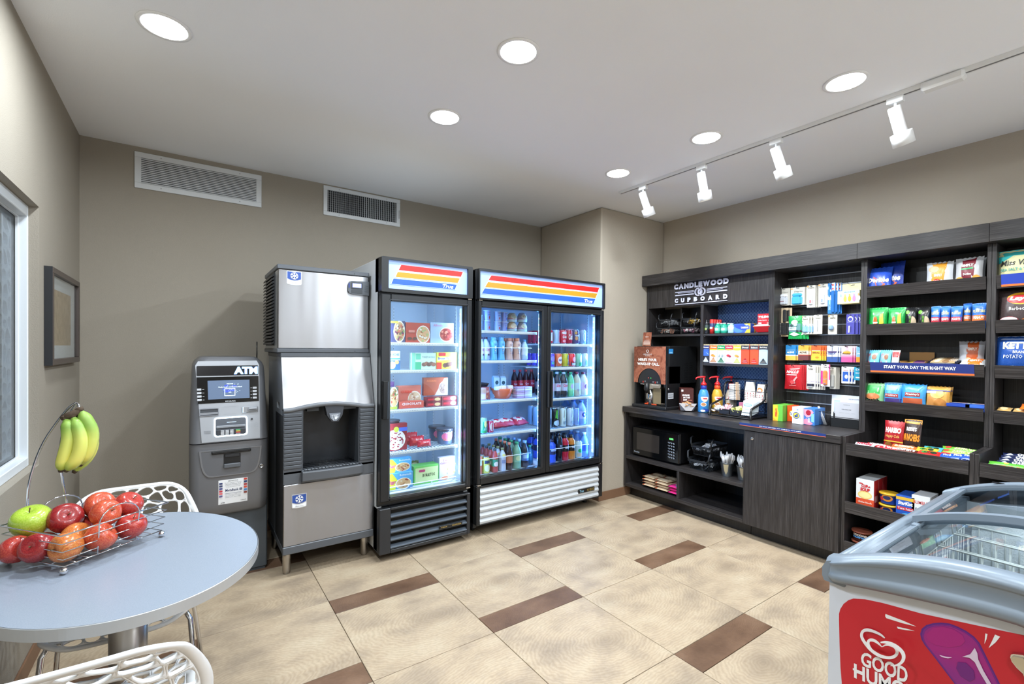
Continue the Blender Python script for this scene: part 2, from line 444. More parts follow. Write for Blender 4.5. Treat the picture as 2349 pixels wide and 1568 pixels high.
f2.box(xf0, xf1-.03, yE-.004, yE, zA, zE, .001).box(xf0, xf1-.03, yA, yA+.004, zA, zE, .001).box(xf0, xf1-.03, yA+.004, yE-.004, zA, zA+.006, .001).box(xf0, xf1-.03, yA+.004, yE-.004, zE-.006, zE, .001)
f2.obj('window_sash', win)
MB(m_glass).box(xf0-.004, xf0-.001, yA, yE, zA, zE).obj('window_pane', win)
# voronoi helper: cells of jittered points inside a box
def clip(poly, px, py, nx, ny):
    out = []
    for i in range(len(poly)):
        a = poly[i]; b = poly[(i+1) % len(poly)]
        da = (a[0]-px)*nx+(a[1]-py)*ny; db = (b[0]-px)*nx+(b[1]-py)*ny
        if da <= 0: out.append(a)
        if (da < 0) != (db < 0) and abs(da-db) > 1e-12:
            t_ = da/(da-db); out.append((a[0]+(b[0]-a[0])*t_, a[1]+(b[1]-a[1])*t_))
    return out
def voronoi(pts, x0, y0, x1, y1, rad):
    cells = []
    for i, p in enumerate(pts):
        poly = [(x0, y0), (x1, y0), (x1, y1), (x0, y1)]
        for j, q in enumerate(pts):
            if i != j and abs(p[0]-q[0]) < rad and abs(p[1]-q[1]) < rad:
                poly = clip(poly, (p[0]+q[0])/2, (p[1]+q[1])/2, q[0]-p[0], q[1]-p[1])
                if len(poly) < 3: break
        if len(poly) >= 3: cells.append(poly)
    return cells
def area_poly(P): return sum(P[i][0]*P[(i+1) % len(P)][1]-P[(i+1) % len(P)][0]*P[i][1] for i in range(len(P)))/2
def inset(P, d):
    """shrink a convex polygon by d"""
    Q = list(P)
    n = len(P)
    for i in range(n):
        a = P[i]; b = P[(i+1) % n]; ex, ey = b[0]-a[0], b[1]-a[1]; l = math.hypot(ex, ey)
        if l < 1e-6: continue
        nx, ny = ey/l, -ex/l
        Q = clip(Q, a[0]-nx*d, a[1]-ny*d, nx, ny)
        if len(Q) < 3: return None
    return Q
def smooth_poly(P, n):
    """resample n points of a Chaikin-rounded polygon, by angle about its centre"""
    for _ in range(2):
        Q = []
        for i in range(len(P)):
            a = P[i]; b = P[(i+1) % len(P)]
            Q += [(a[0]*.75+b[0]*.25, a[1]*.75+b[1]*.25), (a[0]*.25+b[0]*.75, a[1]*.25+b[1]*.75)]
        P = Q
    return P
def ray_poly(P, c, a):
    dx, dy = math.cos(a), math.sin(a); best = None
    for i in range(len(P)):
        p = P[i]; q = P[(i+1) % len(P)]
        ex, ey = q[0]-p[0], q[1]-p[1]; den = dx*ey-dy*ex
        if abs(den) < 1e-12: continue
        t_ = ((p[0]-c[0])*ey-(p[1]-c[1])*ex)/den; s_ = ((p[0]-c[0])*dy-(p[1]-c[1])*dx)/den
        if t_ > 0 and -1e-6 <= s_ <= 1+1e-6 and (best is None or t_ < best): best = t_
    return (c[0]+dx*(best or 0), c[1]+dy*(best or 0))
def web(cells, bar, n=14):
    """quads between each cell border and its rounded hole: list of (outer ring, inner ring)"""
    out = []
    for P in cells:
        if area_poly(P) < 0: P = P[::-1]
        I = inset(P, bar)
        if not I or area_poly(I) < 1e-5: out.append((P, None)); continue
        I = smooth_poly(I, n); cx = sum(p[0] for p in I)/len(I); cy_ = sum(p[1] for p in I)/len(I)
        angs = sorted(set([round(2*PI*k/n, 4) for k in range(n)]+[round(math.atan2(p[1]-cy_, p[0]-cx) % (2*PI), 4) for p in P]))
        out.append(([ray_poly(P, (cx, cy_), a) for a in angs], [ray_poly(I, (cx, cy_), a) for a in angs]))
    return out
rs = random.Random(3)
pts = []
sy0, sy1, sz0, sz1 = yA+.02, yE-.02, zA+.02, zE-.02
for i in range(22):
    for j in range(15):
        pts.append((sy0+(i+.5+rs.uniform(-.42, .42))*(sy1-sy0)/22, sz0+(j+.5+rs.uniform(-.42, .42))*(sz1-sz0)/15))
sc = MB(mat('5A6068', .4, .2)); xs0, xs1 = xf0-.03, xf0-.008
for O, I in web(voronoi(pts, sy0, sz0, sy1, sz1, .26), .0075, 10):
    if I is None: sc.prism(O, xs0, xs1, 'x'); continue
    n = len(O)
    V = [(xs1, p[0], p[1]) for p in O]+[(xs1, p[0], p[1]) for p in I]+[(xs0, p[0]*.93+.07*sum(q[0] for q in I)/n, p[1]*.93+.07*sum(q[1] for q in I)/n) for p in I]
    sc.add(V, [(i, (i+1) % n, n+(i+1) % n, n+i) for i in range(n)]+[(n+i, n+(i+1) % n, 2*n+(i+1) % n, 2*n+i) for i in range(n)])
sp = sc.obj('pierced_screen', win); sp['kind'] = 'stuff'
MB(mat('16191D', .5)).box(xs0-.03, xs0-.002, yA, yE, zA, zE).obj('screen_backing', win)
MB(mat('1E2329', .4)).box(xs0, xs1+.004, yE-.02, yE, zA, zE).box(xs0, xs1+.004, yA, yE, zA, zA+.02).box(xs0, xs1+.004, yA, yE, zE-.02, zE).obj('screen_edge', win)
# baseboards: column face, and where wall shows
m_base = mat('7A5B45', .5)
MB(m_base).box(COLX-.008, 3.6, COLY-.009, COLY, 0, .083, .002).obj('baseboard_column', kind='structure')
MB(m_base).box(COLX-.008, COLX, COLY, WY, 0, .083, .002).obj('baseboard_side', kind='structure')
MB(m_base).box(WXL, COLX, WY-.009, WY, 0, .083, .002).obj('baseboard_back', kind='structure')
MB(m_base).box(WXL, WXL+.009, WYB, WY, 0, .083, .002).obj('baseboard_left', kind='structure')
# ------------------------------------------------------------------ recessed downlights
m_lamp = mat('FFFFFF', .5, em=14.)
def downlight(x, y):
    t_ = thing('recessed_downlight', 'x', 'ceiling light', (x, y, CEIL))
    MB(mat('F2F3F4', .4)).lathe([(.097, -.0008), (.096, -.004), (.082, -.005), (.080, -.003), (.080, -.0008)], 32, cap=False).obj('trim_ring', t_)
    MB(mat('F4F6F8', .3)).lathe([(.080, -.003), (.074, .0), (.066, -.0006)], 28, cap=False).obj('reflector', t_)
    MB(m_lamp).lathe([(.0005, -.0045), (.079, -.0045), (.0795, -.0035)], 28, cap=False).obj('glowing_lens', t_)
    return t_
d0 = downlight(*LAMPS[0])
DL = ['recessed downlight at the left, nearest the picture frame wall', 'recessed downlight above the single-door freezer, farther of the middle pair', 'smallest recessed downlight, near the column corner and track end',
      'recessed downlight in the upper middle, nearer of the middle pair', 'recessed downlight left of the track, second from the column', 'large recessed downlight just left of the track power box']
for i, (x, y) in enumerate(LAMPS):
    lb = DL[i] if i < 6 else 'recessed downlight behind the viewpoint, outside the photograph'
    o = d0 if i == 0 else dup(d0, (x, y, CEIL))
    o['label'] = lb
    if i > 5: o['group'] = 'downlights behind the viewpoint'
# ------------------------------------------------------------------ track with four spots
tr = thing('track_rail', 'long white lighting track on the ceiling in front of the snack shelves', 'track light', (3.0, 0, CEIL))
m_tw = mat('E9EAEA', .4)
rl = MB(m_tw).box(-.018, .018, .40, 2.735, -.02, 0, .001); rl.m(mat('77777A', .5)).box(-.006, .006, .41, 2.725, -.0206, -.0198)
rl.obj('rail', tr)
MB(m_tw).box(-.03, .03, .60, .76, -.045, -.001, .01).obj('power_box', tr)
MB(m_tw).box(-.0195, .0195, .39, .402, -.024, 0, .001).obj('end_cap', tr)
def spot(y, ax, ay, label, g=None):
    t_ = thing('track_spotlight', label, 'spotlight', (3.0, y, CEIL-.02), group='white spotlights on the track')
    MB(m_tw).box(-.016, .016, -.035, .035, -.03, 0, .002).obj('adapter', t_)
    MB(m_tw).cyl((0, 0, -.028), (0, 0, -.08), .0065, 10).obj('stem', t_)
    d = Vector((ax, ay, -1)).normalized(); rot = d.to_track_quat('-Z', 'Y')
    h = MB(m_tw); h.xf = Matrix.Translation((0, 0, -.075)) @ rot.to_matrix().to_4x4()
    h.lathe([(.002, .028), (.024, .028), (.0285, .022), (.0285, -.115)], 24, cap=False)
    h.lathe([(.0285, -.105), (.046, -.108), (.0475, -.112), (.0475, -.172), (.044, -.172), (.042, -.14)], 28, cap=False)
    h.obj('lamp_head', t_)
    l = MB(mat('FFF4E0', .5, em=6.)); l.xf = h.xf; l.lathe([(.0005, -.155), (.041, -.155), (.042, -.15)], 20, cap=False); l.obj('lamp_lens', t_)
    sd = bpy.data.lights.new('spot_beam', 'SPOT'); sd.energy = 26; sd.color = (1, .95, .9); sd.spot_size = 1.3; sd.spot_blend = .8; sd.shadow_soft_size = .035
    so = bpy.data.objects.new('spot_beam', sd); COL.objects.link(so); so.rotation_mode = 'QUATERNION'; so.rotation_quaternion = rot
    so.location = Vector((3.0, y, CEIL-.095))+d*.185
    return t_
spot(2.49, .42, -.10, 'white track spotlight nearest the column, smallest of the four')
spot(1.972, .3, -.02, 'white track spotlight, second from the column')
spot(1.46, .5, -.12, 'white track spotlight, third from the column')
spot(.865, .48, -.12, 'white track spotlight beside the power box, largest of the four')
# ------------------------------------------------------------------ wall vents
def vent(name, label, x0, x1, z0, z1, fwid, vertical, n):
    t_ = thing(name, label, 'air vent', ((x0+x1)/2, WY, z0)); w = (x1-x0)/2; h = z1-z0; m = mat('D3D6D8', .45)
    f = MB(m); i0, i1, j0, j1 = -w+fwid, w-fwid, fwid, h-fwid
    f.box(-w, w, -.009, -.0005, 0, j0, .002).box(-w, w, -.009, -.0005, j1, h, .002).box(-w, i0, -.009, -.0005, j0, j1, .002).box(i1, w, -.009, -.0005, j0, j1, .002)
    f.obj('vent_frame', t_)
    MB(mat('24262A', .8)).box(i0, i1, -.003, -.0006, j0, j1).obj('duct_backing', t_)
    sc_ = MB(mat('8E9092', .4))
    for sx in (-.62, .62):
        for zz in (j0/2, (j1+h)/2): sc_.cyl((w*sx, -.0105, zz), (w*sx, -.008, zz), .0035, 8)
    sc_.obj('screws', t_)
    if not vertical:
        a = MB(m); p = (j1-j0)/n
        me = MB(m).prism([(-.0045, p*.80), (-.0090, p*.10), (-.0082, p*.06), (-.0036, p*.76)], i0, i1, 'x').mesh('slat')
        for k in range(n):
            o = bpy.data.objects.new('slat', me); COL.objects.link(o); place(o, t_, (0, 0, j0+k*p))
    else:
        p = (i1-i0)/n
        a = MB(mat('5A5D61', .5))
        for k in range(1, 10): a.box(i0, i1, -.0045, -.0035, j0+(j1-j0)*k/10-.002, j0+(j1-j0)*k/10+.002)
        o = a.obj('cross_blades', t_); o['kind'] = 'stuff'
        for k in range(n):
            ang = .25 if k < n*.5 else .62
            s_ = MB(m); s_.xf = rotz(-ang); s_.box(-.0012, .0012, -.0055, .0055, j0, j1); me = s_.mesh('blade')
            o = bpy.data.objects.new('blade', me); COL.objects.link(o); place(o, t_, (i0+(k+.5)*p, -.0085, 0))
        MB(mat('9A9C9E', .4)).box(w-.012, w-.009, -.014, -.008, h*.3, h*.6).obj('damper_lever', t_)
vent('return_air_grille', 'long white wall grille with horizontal slats above the cash machine', -.292, .463, 2.48, 2.722, .036, False, 14)
vent('supply_air_register', 'smaller white wall register with upright blades above the tall ice machine', .911, 1.564, 2.505, 2.745, .032, True, 36)
# ------------------------------------------------------------------ picture frame on left wall
pf = thing('framed_picture', 'dark framed picture with white mat and tan print on the left wall', 'picture', (WXL, 3.473, 1.32))
hw, hh = .347, .48
f = MB(mat('4A403B', .4)); fb = .03; D = .032
f.box(.0005, D, -hw, hw, 0, fb, .002).box(.0005, D, -hw, hw, hh-fb, hh, .002).box(.0005, D, -hw, -hw+fb, fb, hh-fb, .002).box(.0005, D, hw-fb, hw, fb, hh-fb, .002)
f.m('1C1E22').box(.0005, D-.001, -hw-.001, -hw, 0, hh); f.obj('frame', pf)
MB(mat('D4D6D4', .8)).box(.002, .012, -hw+fb, hw-fb, fb, hh-fb).obj('mat_board', pf)
def art_fn(nt, b, N, L):
    tc = N('TexCoord'); n = N('TexNoise'); n.inputs['Scale'].default_value = 30; n.inputs['Detail'].default_value = 6; L(tc.outputs['Object'], n.inputs[0])
    r = ramp(N, [(.35, 'A98C66'), (.6, 'C0A47E')]); L(n.outputs[0], r.inputs[0]); L(r.outputs[0], b.inputs['Base Color'])
MB(nodemat('tan_print', art_fn)).box(.012, .0125, -.20, .20, .098, hh-.098).obj('print', pf)
MB(nodemat('picture_glass', glass_fn('F8FAFB', 1.3))).box(.02, .021, -hw+fb, hw-fb, fb, hh-fb).obj('glass', pf)
# ------------------------------------------------------------------ generic pieces
def loft(mb, rings, smooth=True, caps=True):
    n = len(rings[0]); V = [p for r in rings for p in r]; F = []
    for k in range(len(rings)-1):
        for i in range(n): F.append((k*n+i, k*n+(i+1) % n, (k+1)*n+(i+1) % n, (k+1)*n+i))
    mb.add(V, F, smooth)
    if caps: mb.add(rings[0], [tuple(range(n))[::-1]]); mb.add(rings[-1], [tuple(range(n))])
    return mb
def slab(mb, poly, fn, t, hole=None):
    """plate with outline poly (x,z) lying on front surface y=fn(x,z), thickness t toward -y"""
    n = len(poly)
    A = [(x, fn(x, z)-t, z) for x, z in poly]; B = [(x, fn(x, z), z) for x, z in poly]
    mb.add(A+B, [tuple(range(n))]+[(i, n+i, n+(i+1) % n, (i+1) % n) for i in range(n)])
    return mb
def ring_slab(mb, outer, inner, fn, t):
    n = len(outer)
    A = [(x, fn(x, z)-t, z) for x, z in outer]; B = [(x, fn(x, z)-t, z) for x, z in inner]
    C_ = [(x, fn(x, z), z) for x, z in outer]; D_ = [(x, fn(x, z), z) for x, z in inner]
    q = lambda a, b, i: (a+i, a+(i+1) % n, b+(i+1) % n, b+i)
    mb.add(A+B+C_+D_, [q(0, n, i) for i in range(n)]+[q(2*n, 0, i) for i in range(n)]+[q(n, 3*n, i) for i in range(n)])
    return mb
def flat_surf(x0, z0, w, h, fn):
    return lambda u, v, o: (x0+u*w, fn(x0+u*w, z0+v*h)-o, z0+v*h)
def snow(cx, cz, r, col):
    L = []
    for k in range(6):
        a = PI*k/3+PI/6; c, s = math.cos(a), math.sin(a)
        def q(u, v): return (cx+r*(u*c-v*s), cz+r*(u*s+v*c))
        L.append(('p', [q(.08, -.09), q(1, -.1), q(1, .1), q(.08, .09)], col))
        L.append(('p', [q(.5, .05), q(.85, .42), q(.98, .3), q(.68, -.0)], col)); L.append(('p', [q(.5, -.05), q(.68, 0), q(.98, -.3), q(.85, -.42)], col))
    return L
# ------------------------------------------------------------------ cash machine
m_atm = mat('76777B', .36, .35); m_atms = mat('A7AAB0', .33, .35); m_atmd = mat('4A5158', .5, .1)
am = thing('cash_machine', 'grey free-standing cash machine with lit ATM header and screen', 'cash machine', (.218, 3.3, 0))
MB(m_atmd).box(-.19, .208, .05, .6, .012, .46, .008).box(-.18, .198, .06, .59, 0, .012).obj('pedestal', am)
def ring_atm(w, yf, yb, z, r=.05, n=5):
    P = []
    for cx, cy_, a0 in ((w-r, yb-.02, 0), (-w+r, yb-.02, 90), (-w+r, yf+r, 180), (w-r, yf+r, 270)):
        for i in range(n+1):
            a = math.radians(a0+90*i/n); rr = r if a0 >= 180 else .02
            P.append(((w-rr if cx > 0 else -w+rr)+rr*math.cos(a), cy_+rr*math.sin(a), z))
    return P
yl = lambda x, z: -.004+.03*max(0, (.62-z)/.22)**2*.6+.0*x          # lower front
yu = lambda x, z: -.012+(z-.845)*.16
lo = MB(m_atm); W0 = .207
loft(lo, [ring_atm(W0-.012, yl(0, .40)+.012, .6, .40), ring_atm(W0-.003, yl(0, .42), .6, .415)]+[ring_atm(W0, yl(0, z), .6, z) for z in (.47, .55, .65, .75, .84)])
lo.obj('lower_cover', am)
up = MB(m_atm); R = []
for z in (.846, .95, 1.05, 1.15, 1.25, 1.30, 1.325, 1.345, 1.355):
    k = max(0, (z-1.27)/.085); w = (W0-.016*(z-.846)/.5)-.045*k**3
    R.append(ring_atm(w, yu(0, z)+.035*k**3, .57-.03*k, z))
loft(up, R); up.obj('upper_cover', am)
sp = MB(m_atms)
outer = [(-.178, 1.305), (-.165, 1.33), (.145, 1.333), (.158, 1.305), (.157, .852), (-.146, .852)]
slab(sp, outer, yu, .006); sp.obj('front_panel', am)
yp = lambda x, z: yu(x, z)-.006
hd = MB(mat('1C1B1E', .15)); slab(hd, rpoly(-.172, 1.243, .153, 1.303, .006), yp, .002); hd.obj('header_window', am)
t_ = MB(mat('E6F4FF', .5, em=7.)); sf = flat_surf(0, 0, 1, 1, lambda x, z: yp(x, z)-.002)
ops_on(t_, sf, [('t', 'ATM', .022, 1.252, .147, 1.293, mat('E6F4FF', .5, em=5.), 0, (.03,))], off=.0015); t_.obj('lit_lettering', am)
g = MB(mat('7FB8FF', .5, em=3.)); ops_on(g, sf, [('t', 'ATM', .019, 1.249, .150, 1.296, mat('6FAEFF', .5, em=2.5), 0, (.07,))], off=.0006); g.obj('letter_halo', am)
bz = MB(mat('0E0F12', .12)); slab(bz, [(-.172, 1.236), (.154, 1.236), (.154, 1.08), (-.164, 1.08)], yp, .003); bz.obj('screen_bezel', am)
yb_ = lambda x, z: yp(x, z)-.003
m_scr = mat('4A5A72', .5, em=.75)
s_ = MB(m_scr); slab(s_, [(-.117, 1.214), (.103, 1.214), (.103, 1.102), (-.114, 1.102)], yb_, .0006)
sb = flat_surf(0, 0, 1, 1, lambda x, z: yb_(x, z)-.0008)
cw = mat('CFE6FF', .5, em=2.0); cb_ = mat('4A63E8', .5, em=1.6)
rr = random.Random(4)
o_ = [('e', -.003+rr.uniform(-.03, .03), 1.165+rr.uniform(-.022, .02), .012, .006, mat('3446B8', .5, em=.9)) for _ in range(9)]
o_ += [('e', rr.uniform(-.05, .05), 1.168+rr.uniform(-.03, .03), .0012, .0012, cw) for _ in range(22)]
for (a, b, c, d) in ((-.031, 1.120, -.0285, 1.165), (.0225, 1.120, .025, 1.165), (-.031, 1.120, .025, 1.1225), (-.031, 1.1625, .025, 1.165)): o_.append(('r', a, b, c, d, cw))
o_ += [('t', 'WELCOME', -.02, 1.19, .014, 1.196, cw), ('t', 'Please Insert and Remove Card', -.062, 1.171, .06, 1.177, cw), ('r', -.01, 1.14, .004, 1.142, cw)]
ops_on(s_, sb, o_, off=.0002); s_.obj('screen', am)
k = MB(mat('C8CCD2', .4))
for i in range(4):
    z = 1.163-.0205*i
    for x, dx in ((-.158+.002*i*.3, 1), (.132, -1)):
        k.m(mat('C8CCD2', .4)); k.prism(rpoly(x-.012, z-.005, x+.010, z+.0065, .002, 3), yb_(x, z)-.004, yb_(x, z), 'y')
        k.m(mat('DADDE2', .4)); k.box(x+dx*.014-.0+(-.002 if dx < 0 else 0), x+dx*.014+.010*dx, yb_(x, z)-.0012, yb_(x, z), z-.001, z+.001)
ko = k.obj('side_keys', am); ko['kind'] = 'stuff'
nm = MB(mat('D5D8DC', .4)); ops_on(nm, flat_surf(0, 0, 1, 1, yb_), [('t', 'HYOSUNG', -.026, 1.084, .026, 1.0915, mat('D5D8DC', .4), 0, (.02,))], off=.0012); nm.obj('maker_lettering', am)
# receipt slot
r1 = MB(mat('85888F', .35, .4)); ring_slab(r1, rpoly(-.158, 1.006, -.061, 1.05, .004, 3), rpoly(-.154, 1.010, -.065, 1.046, .003, 3), yp, .006)
r1.m('3A3D42'); slab(r1, rpoly(-.154, 1.010, -.065, 1.046, .003, 3), yp, .0015); r1.m('8D9096').box(-.154, -.065, yp(0, 1.02)-.005, yp(0, 1.02), 1.014, 1.026); r1.obj('receipt_slot', am)
cr_ = MB(mat('A9ACB2', .35, .4)); cr_.box(.062, .148, yp(0, 1.02)-.007, yp(0, 1.02), 1.012, 1.05, .004).box(.092, .146, yp(0, 1.03)-.02, yp(0, 1.03), 1.022, 1.044, .006)
cr_.m('2B2D31').box(.098, .138, yp(0, 1.03)-.0208, yp(0, 1.03)-.018, 1.031, 1.0345); cr_.m(mat('BFE4FF', .5, em=1.5)).box(.064, .068, yp(0, 1.02)-.0078, yp(0, 1.02)-.006, 1.014, 1.048); cr_.obj('card_reader', am)
kb = MB(m_atms); O = rpoly(-.085, .879, .089, .993, .014, 4); I = rpoly(-.078, .886, .082, .986, .012, 4)
kb.m(mat('D8F0FF', .5, em=5.)); ring_slab(kb, O, I, yp, .003); kb.obj('lit_keypad_surround', am)
kc = MB(mat('5A5E66', .4, .3)); slab(kc, I, yp, .0012); kc.m('8E9299').box(-.074, .078, yp(0, .93)-.012, yp(0, .93), .93, .945, .003); kc.m('3A3D44').box(-.074, .078, yp(0, .9)-.014, yp(0, .9), .888, .922, .003)
kc.m(mat('CFE6FF', .5, em=1.2)).box(-.02, .03, yp(0, .962)-.0024, yp(0, .962)-.001, .961, .9625); kc.obj('keypad_recess', am)
ky = MB(mat('D0D3D8', .35, .3))
for i in range(3):
    for j in range(4):
        ky.box(-.052+i*.024, -.034+i*.024, yp(0, .9)-.0165, yp(0, .9)-.013, .8895+.0078*j, .8955+.0078*j, .0008)
for j, c in enumerate(('8A8E96', 'C8484E', 'D9C45A', '52A56B')):
    ky.m(c).box(.026, .05, yp(0, .9)-.0165, yp(0, .9)-.013, .8895+.0078*j, .8955+.0078*j, .0008)
kyo = ky.obj('keypad_keys', am); kyo['kind'] = 'stuff'
sg = MB(mat('8B8E94', .4, .3)); ops_on(sg, flat_surf(0, 0, 1, 1, yp), [('e', -.134+.005*i, .905+.006*j, .0016, .0016, mat('63666C', .5)) for i in range(7) for j in range(3)]+
    [('r', -.142, 1.052, -.075, 1.053, mat('8A8D93', .5)), ('r', -.035, 1.01, .03, 1.011, mat('8F9298', .5)), ('r', -.035, 1.055, .03, 1.056, mat('8F9298', .5)), ('p', rpoly(.108, .967, .118, .978, .002, 2), mat('2A2C30', .3))]+
    [('e', .095+.006*i, .925+.005*j, .0008, .0008, mat('74777D', .5)) for i in range(9) for j in range(6) if (i*j) % 3 != 1], off=.0003); sgo = sg.obj('speaker_and_braille', am)
# lower door details
lp = MB(mat('6C6E73', .36, .35)); tray = [(-.150, .796), (.158, .796)]
tray += [(.158-.012*math.sin(i/8*PI/2)-.05*(i/8)**3, .796-.15*math.sin(i/8*PI/2)) for i in range(1, 9)]+[(-.150+.012*math.sin(i/8*PI/2)+.05*(i/8)**3, .796-.15*math.sin(i/8*PI/2)) for i in range(8, 0, -1)]
cx_ = .004; big = [(cx_+(x-cx_)*1.06, .72+(z-.72)*1.08) for x, z in tray]
ring_slab(MB(mat('85878C', .3, .5)), big, tray, yl, .007).obj('tray_rim', am)
slab(lp, tray, yl, .005); lp.obj('cash_drawer', am)
cs = MB(mat('101113', .3)); cs.box(-.098, .108, yl(0, .78)-.016, yl(0, .78), .776, .794, .004); cs.m('2A2B2E').box(-.092, .102, yl(0, .78)-.018, yl(0, .78), .783, .786).obj('cash_slot', am)
cm = MB(mat('17181B', .4)); cm.box(-.036, .053, yl(0, .73)-.006, yl(0, .73), .705, .772); cm.m('595C61').box(-.036, .053, yl(0, .7)-.018, yl(0, .7), .687, .713, .004); cm.m('27282B').box(-.03, .047, yl(0, .74)-.012, yl(0, .74), .752, .770, .002); cm.obj('cash_mouth', am)
lk = MB(mat('B5B7BB', .25, .9)); lk.xf = Matrix.Translation((.166, yl(0, .675), .675)) @ Matrix.Rotation(PI/2, 4, 'X'); lk.lathe([(.0135, -.002), (.0135, .006), (.010, .008), (.008, .005), (.0005, .005)], 16, cap=False); lk.m('1B1C1F').box(-.001, .001, -.004, .004, .005, .0062); lk.obj('door_lock', am)
st = MB(mat('EDEEF0', .5)); yn = lambda x, z: yl(x, z)-.0005
ops_on(st, flat_surf(0, 0, 1, 1, yl), [('r', -.062, .466, .091, .615, mat('EDEEF0', .5))], off=.0006, res=8)
grey = mat('77797F', .6); D_ = mat('24325C', .6); o_ = [('t', 'FEE NOTICE', -.012, .602, .04, .608, mat('3A3B40', .6)), ('t', 'MetaBank', -.026, .541, .043, .557, D_, 0, (.02,)), ('p', rpoly(.048, .541, .062, .555, .002, 2), D_), ('t', '2', .052, .544, .058, .552, mat('EDEEF0', .5))]
for i, tx in enumerate(('The owner of this terminal may charge', 'a fee for cash withdrawals. The fee', 'is added to your transaction total.', 'You may cancel before you accept.')): o_.append(('t', tx, -.03+.002*i, .592-.0085*i, .058-.002*i, .5975-.0085*i, grey))
o_.append(('r', -.028, .529, .058, .5305, D_))
for i, tx in enumerate(('Cash machine operated under a service', 'agreement. For service call the number', 'shown below, day or night.')): o_.append(('t', tx, -.026, .519-.008*i, .056, .524-.008*i, grey))
o_ += [('t', 'ATM', -.05, .472, -.03, .479, mat('3A3B40', .6)), ('t', 'network', .055, .476, .085, .482, mat('3A3B40', .6))]
for i, c in enumerate(('2F3C6E', '39456F', '4A4D8A', 'C83A48', 'E46A70', '6A5A90')): o_.append(('r', -.058, .590-.0155*i, -.041, .6-.0155*i, mat(c, .5)))
for i, c in enumerate(('C8453A', '23406F', 'B23A3A', 'D9553F', '3F86C8', '8A3A30')): o_.append(('r', .071, .602-.0165*i, .088, .613-.0165*i, mat(c, .5)))
ops_on(st, flat_surf(0, 0, 1, 1, lambda x, z: yl(x, z)-.0009), o_, off=.0002); st.obj('fee_notice_sticker', am)
MB(m_blackp).cyl((.172, .3, 1.33), (.172, .3, 1.455), .0035, 8).obj('antenna', am)
# ------------------------------------------------------------------ ice machine on dispenser bin
im = thing('ice_dispenser', 'tall stainless ice machine on a dispenser bin with black spout bay', 'ice machine', (0, 0, 0))
im.location = (.74, 3.2, 0)
m_id = mat('54585E', .4); m_dark = mat('26282B', .45)
x0, x1 = -.281, .281
# head
hdm = MB(m_steel); hdm.box(x0+.002, x1, -.0, .03, 1.411, 1.905, .004); hdm.obj('head_front_panel', im)
MB(mat('B9BCC0', .3, .8)).box(x0+.002, x1-.002, .03, .55, 1.41, 1.90).obj('head_casing', im)
MB(m_id).box(x0-.004, x1+.004, -.006, .56, 1.905, 1.934, .004).obj('head_top_cap', im)
MB(m_id).box(x0-.004, x1+.004, -.006, .56, 1.385, 1.411, .004).obj('head_bottom_rail', im)
louv = MB(mat('151618', .5)).box(x0-.003, x0+.002, .13, .5, 1.43, 1.9).obj('louvre_backing', im)
me = MB(mat('202225', .4)).prism([(0, 0), (-.016, -.010), (-.018, -.007), (-.014, .004), (0, .014)], .125, .5, 'y').mesh('side_louvre')
for k in range(21):
    o = bpy.data.objects.new('side_louvre', me); COL.objects.link(o); place(o, im, (x0-.002, 0, 1.445+k*.0215))
def snow_badge(x, z, s, fy, name='maker_badge'):
    b = MB(mat('C9CCD2', .3, .6)); y0 = fy
    fn = lambda X, Z: y0
    shape = [(x, z+s*.9), (x+s*.02, z+s*.97), (x+s*.98, z+s*.97), (x+s, z+s*.9), (x+s*.99, z+s*.1), (x+s*.95, z+s*.03), (x+s*.7, z-.02*s), (x+s*.3, z-.02*s), (x+s*.05, z+s*.03), (x+s*.01, z+s*.1)]
    slab(b, shape, fn, .003)
    bl = mat('2B4F9E', .35); wh = mat('EFF1F4', .4)
    sf = lambda u, v, o: (x+u*s, y0-.003-o, z+v*s)
    ops_on(b, sf, [('p', [(.05, .92), (.95, .92), (.95, .42), (.72, .33), (.5, .30), (.28, .33), (.05, .42)], bl), ('p', [(.05, .36), (.28, .27), (.5, .24), (.72, .27), (.95, .36), (.94, .06), (.5, .02), (.06, .06)], wh)]+snow(.5, .63, .26, wh)+
           [('t', 'Manitowoc', .24, .10, .76, .2, mat('4A4D55', .5), 0, (.0, .25))], off=.0003)
    return b.obj(name, im)
snow_badge(-.232, 1.812, .088, 0)
cp = MB(m_id); fn = lambda X, Z: 0
slab(cp, [(x1, 1.872), (.165, 1.868), (.150, 1.862), (.142, 1.845), (.141, 1.80), (.150, 1.786), (.17, 1.78), (x1, 1.776)], fn, .012)
cp.m('2A3D7A'); slab(cp, rpoly(.143, 1.82, .153, 1.852, .003, 2), lambda X, Z: -.012, .0006)
cp.m('3A3D42'); slab(cp, rpoly(.160, 1.818, .238, 1.858, .004, 3), lambda X, Z: -.012, .003)
cp.m(mat('8E9BFF', .4, em=1.6)); slab(cp, rpoly(.170, 1.825, .228, 1.852, .001, 2), lambda X, Z: -.015, .0008)
cp.m('3A3D42'); slab(cp, rpoly(.162, 1.787, .236, 1.812, .006, 3), lambda X, Z: -.012, .002)
for i in range(4): cp.m('3A3D42').box(.25, .277, -.0125, -.011, 1.80+.013*i, 1.803+.013*i)
cp.obj('control_panel', im)
MB(m_blackp).box(.182, .187, -.007, -.005, 1.915, 1.920).box(.188, .193, -.007, -.005, 1.394, 1.399).obj('screw_heads', im)['kind'] = 'stuff'
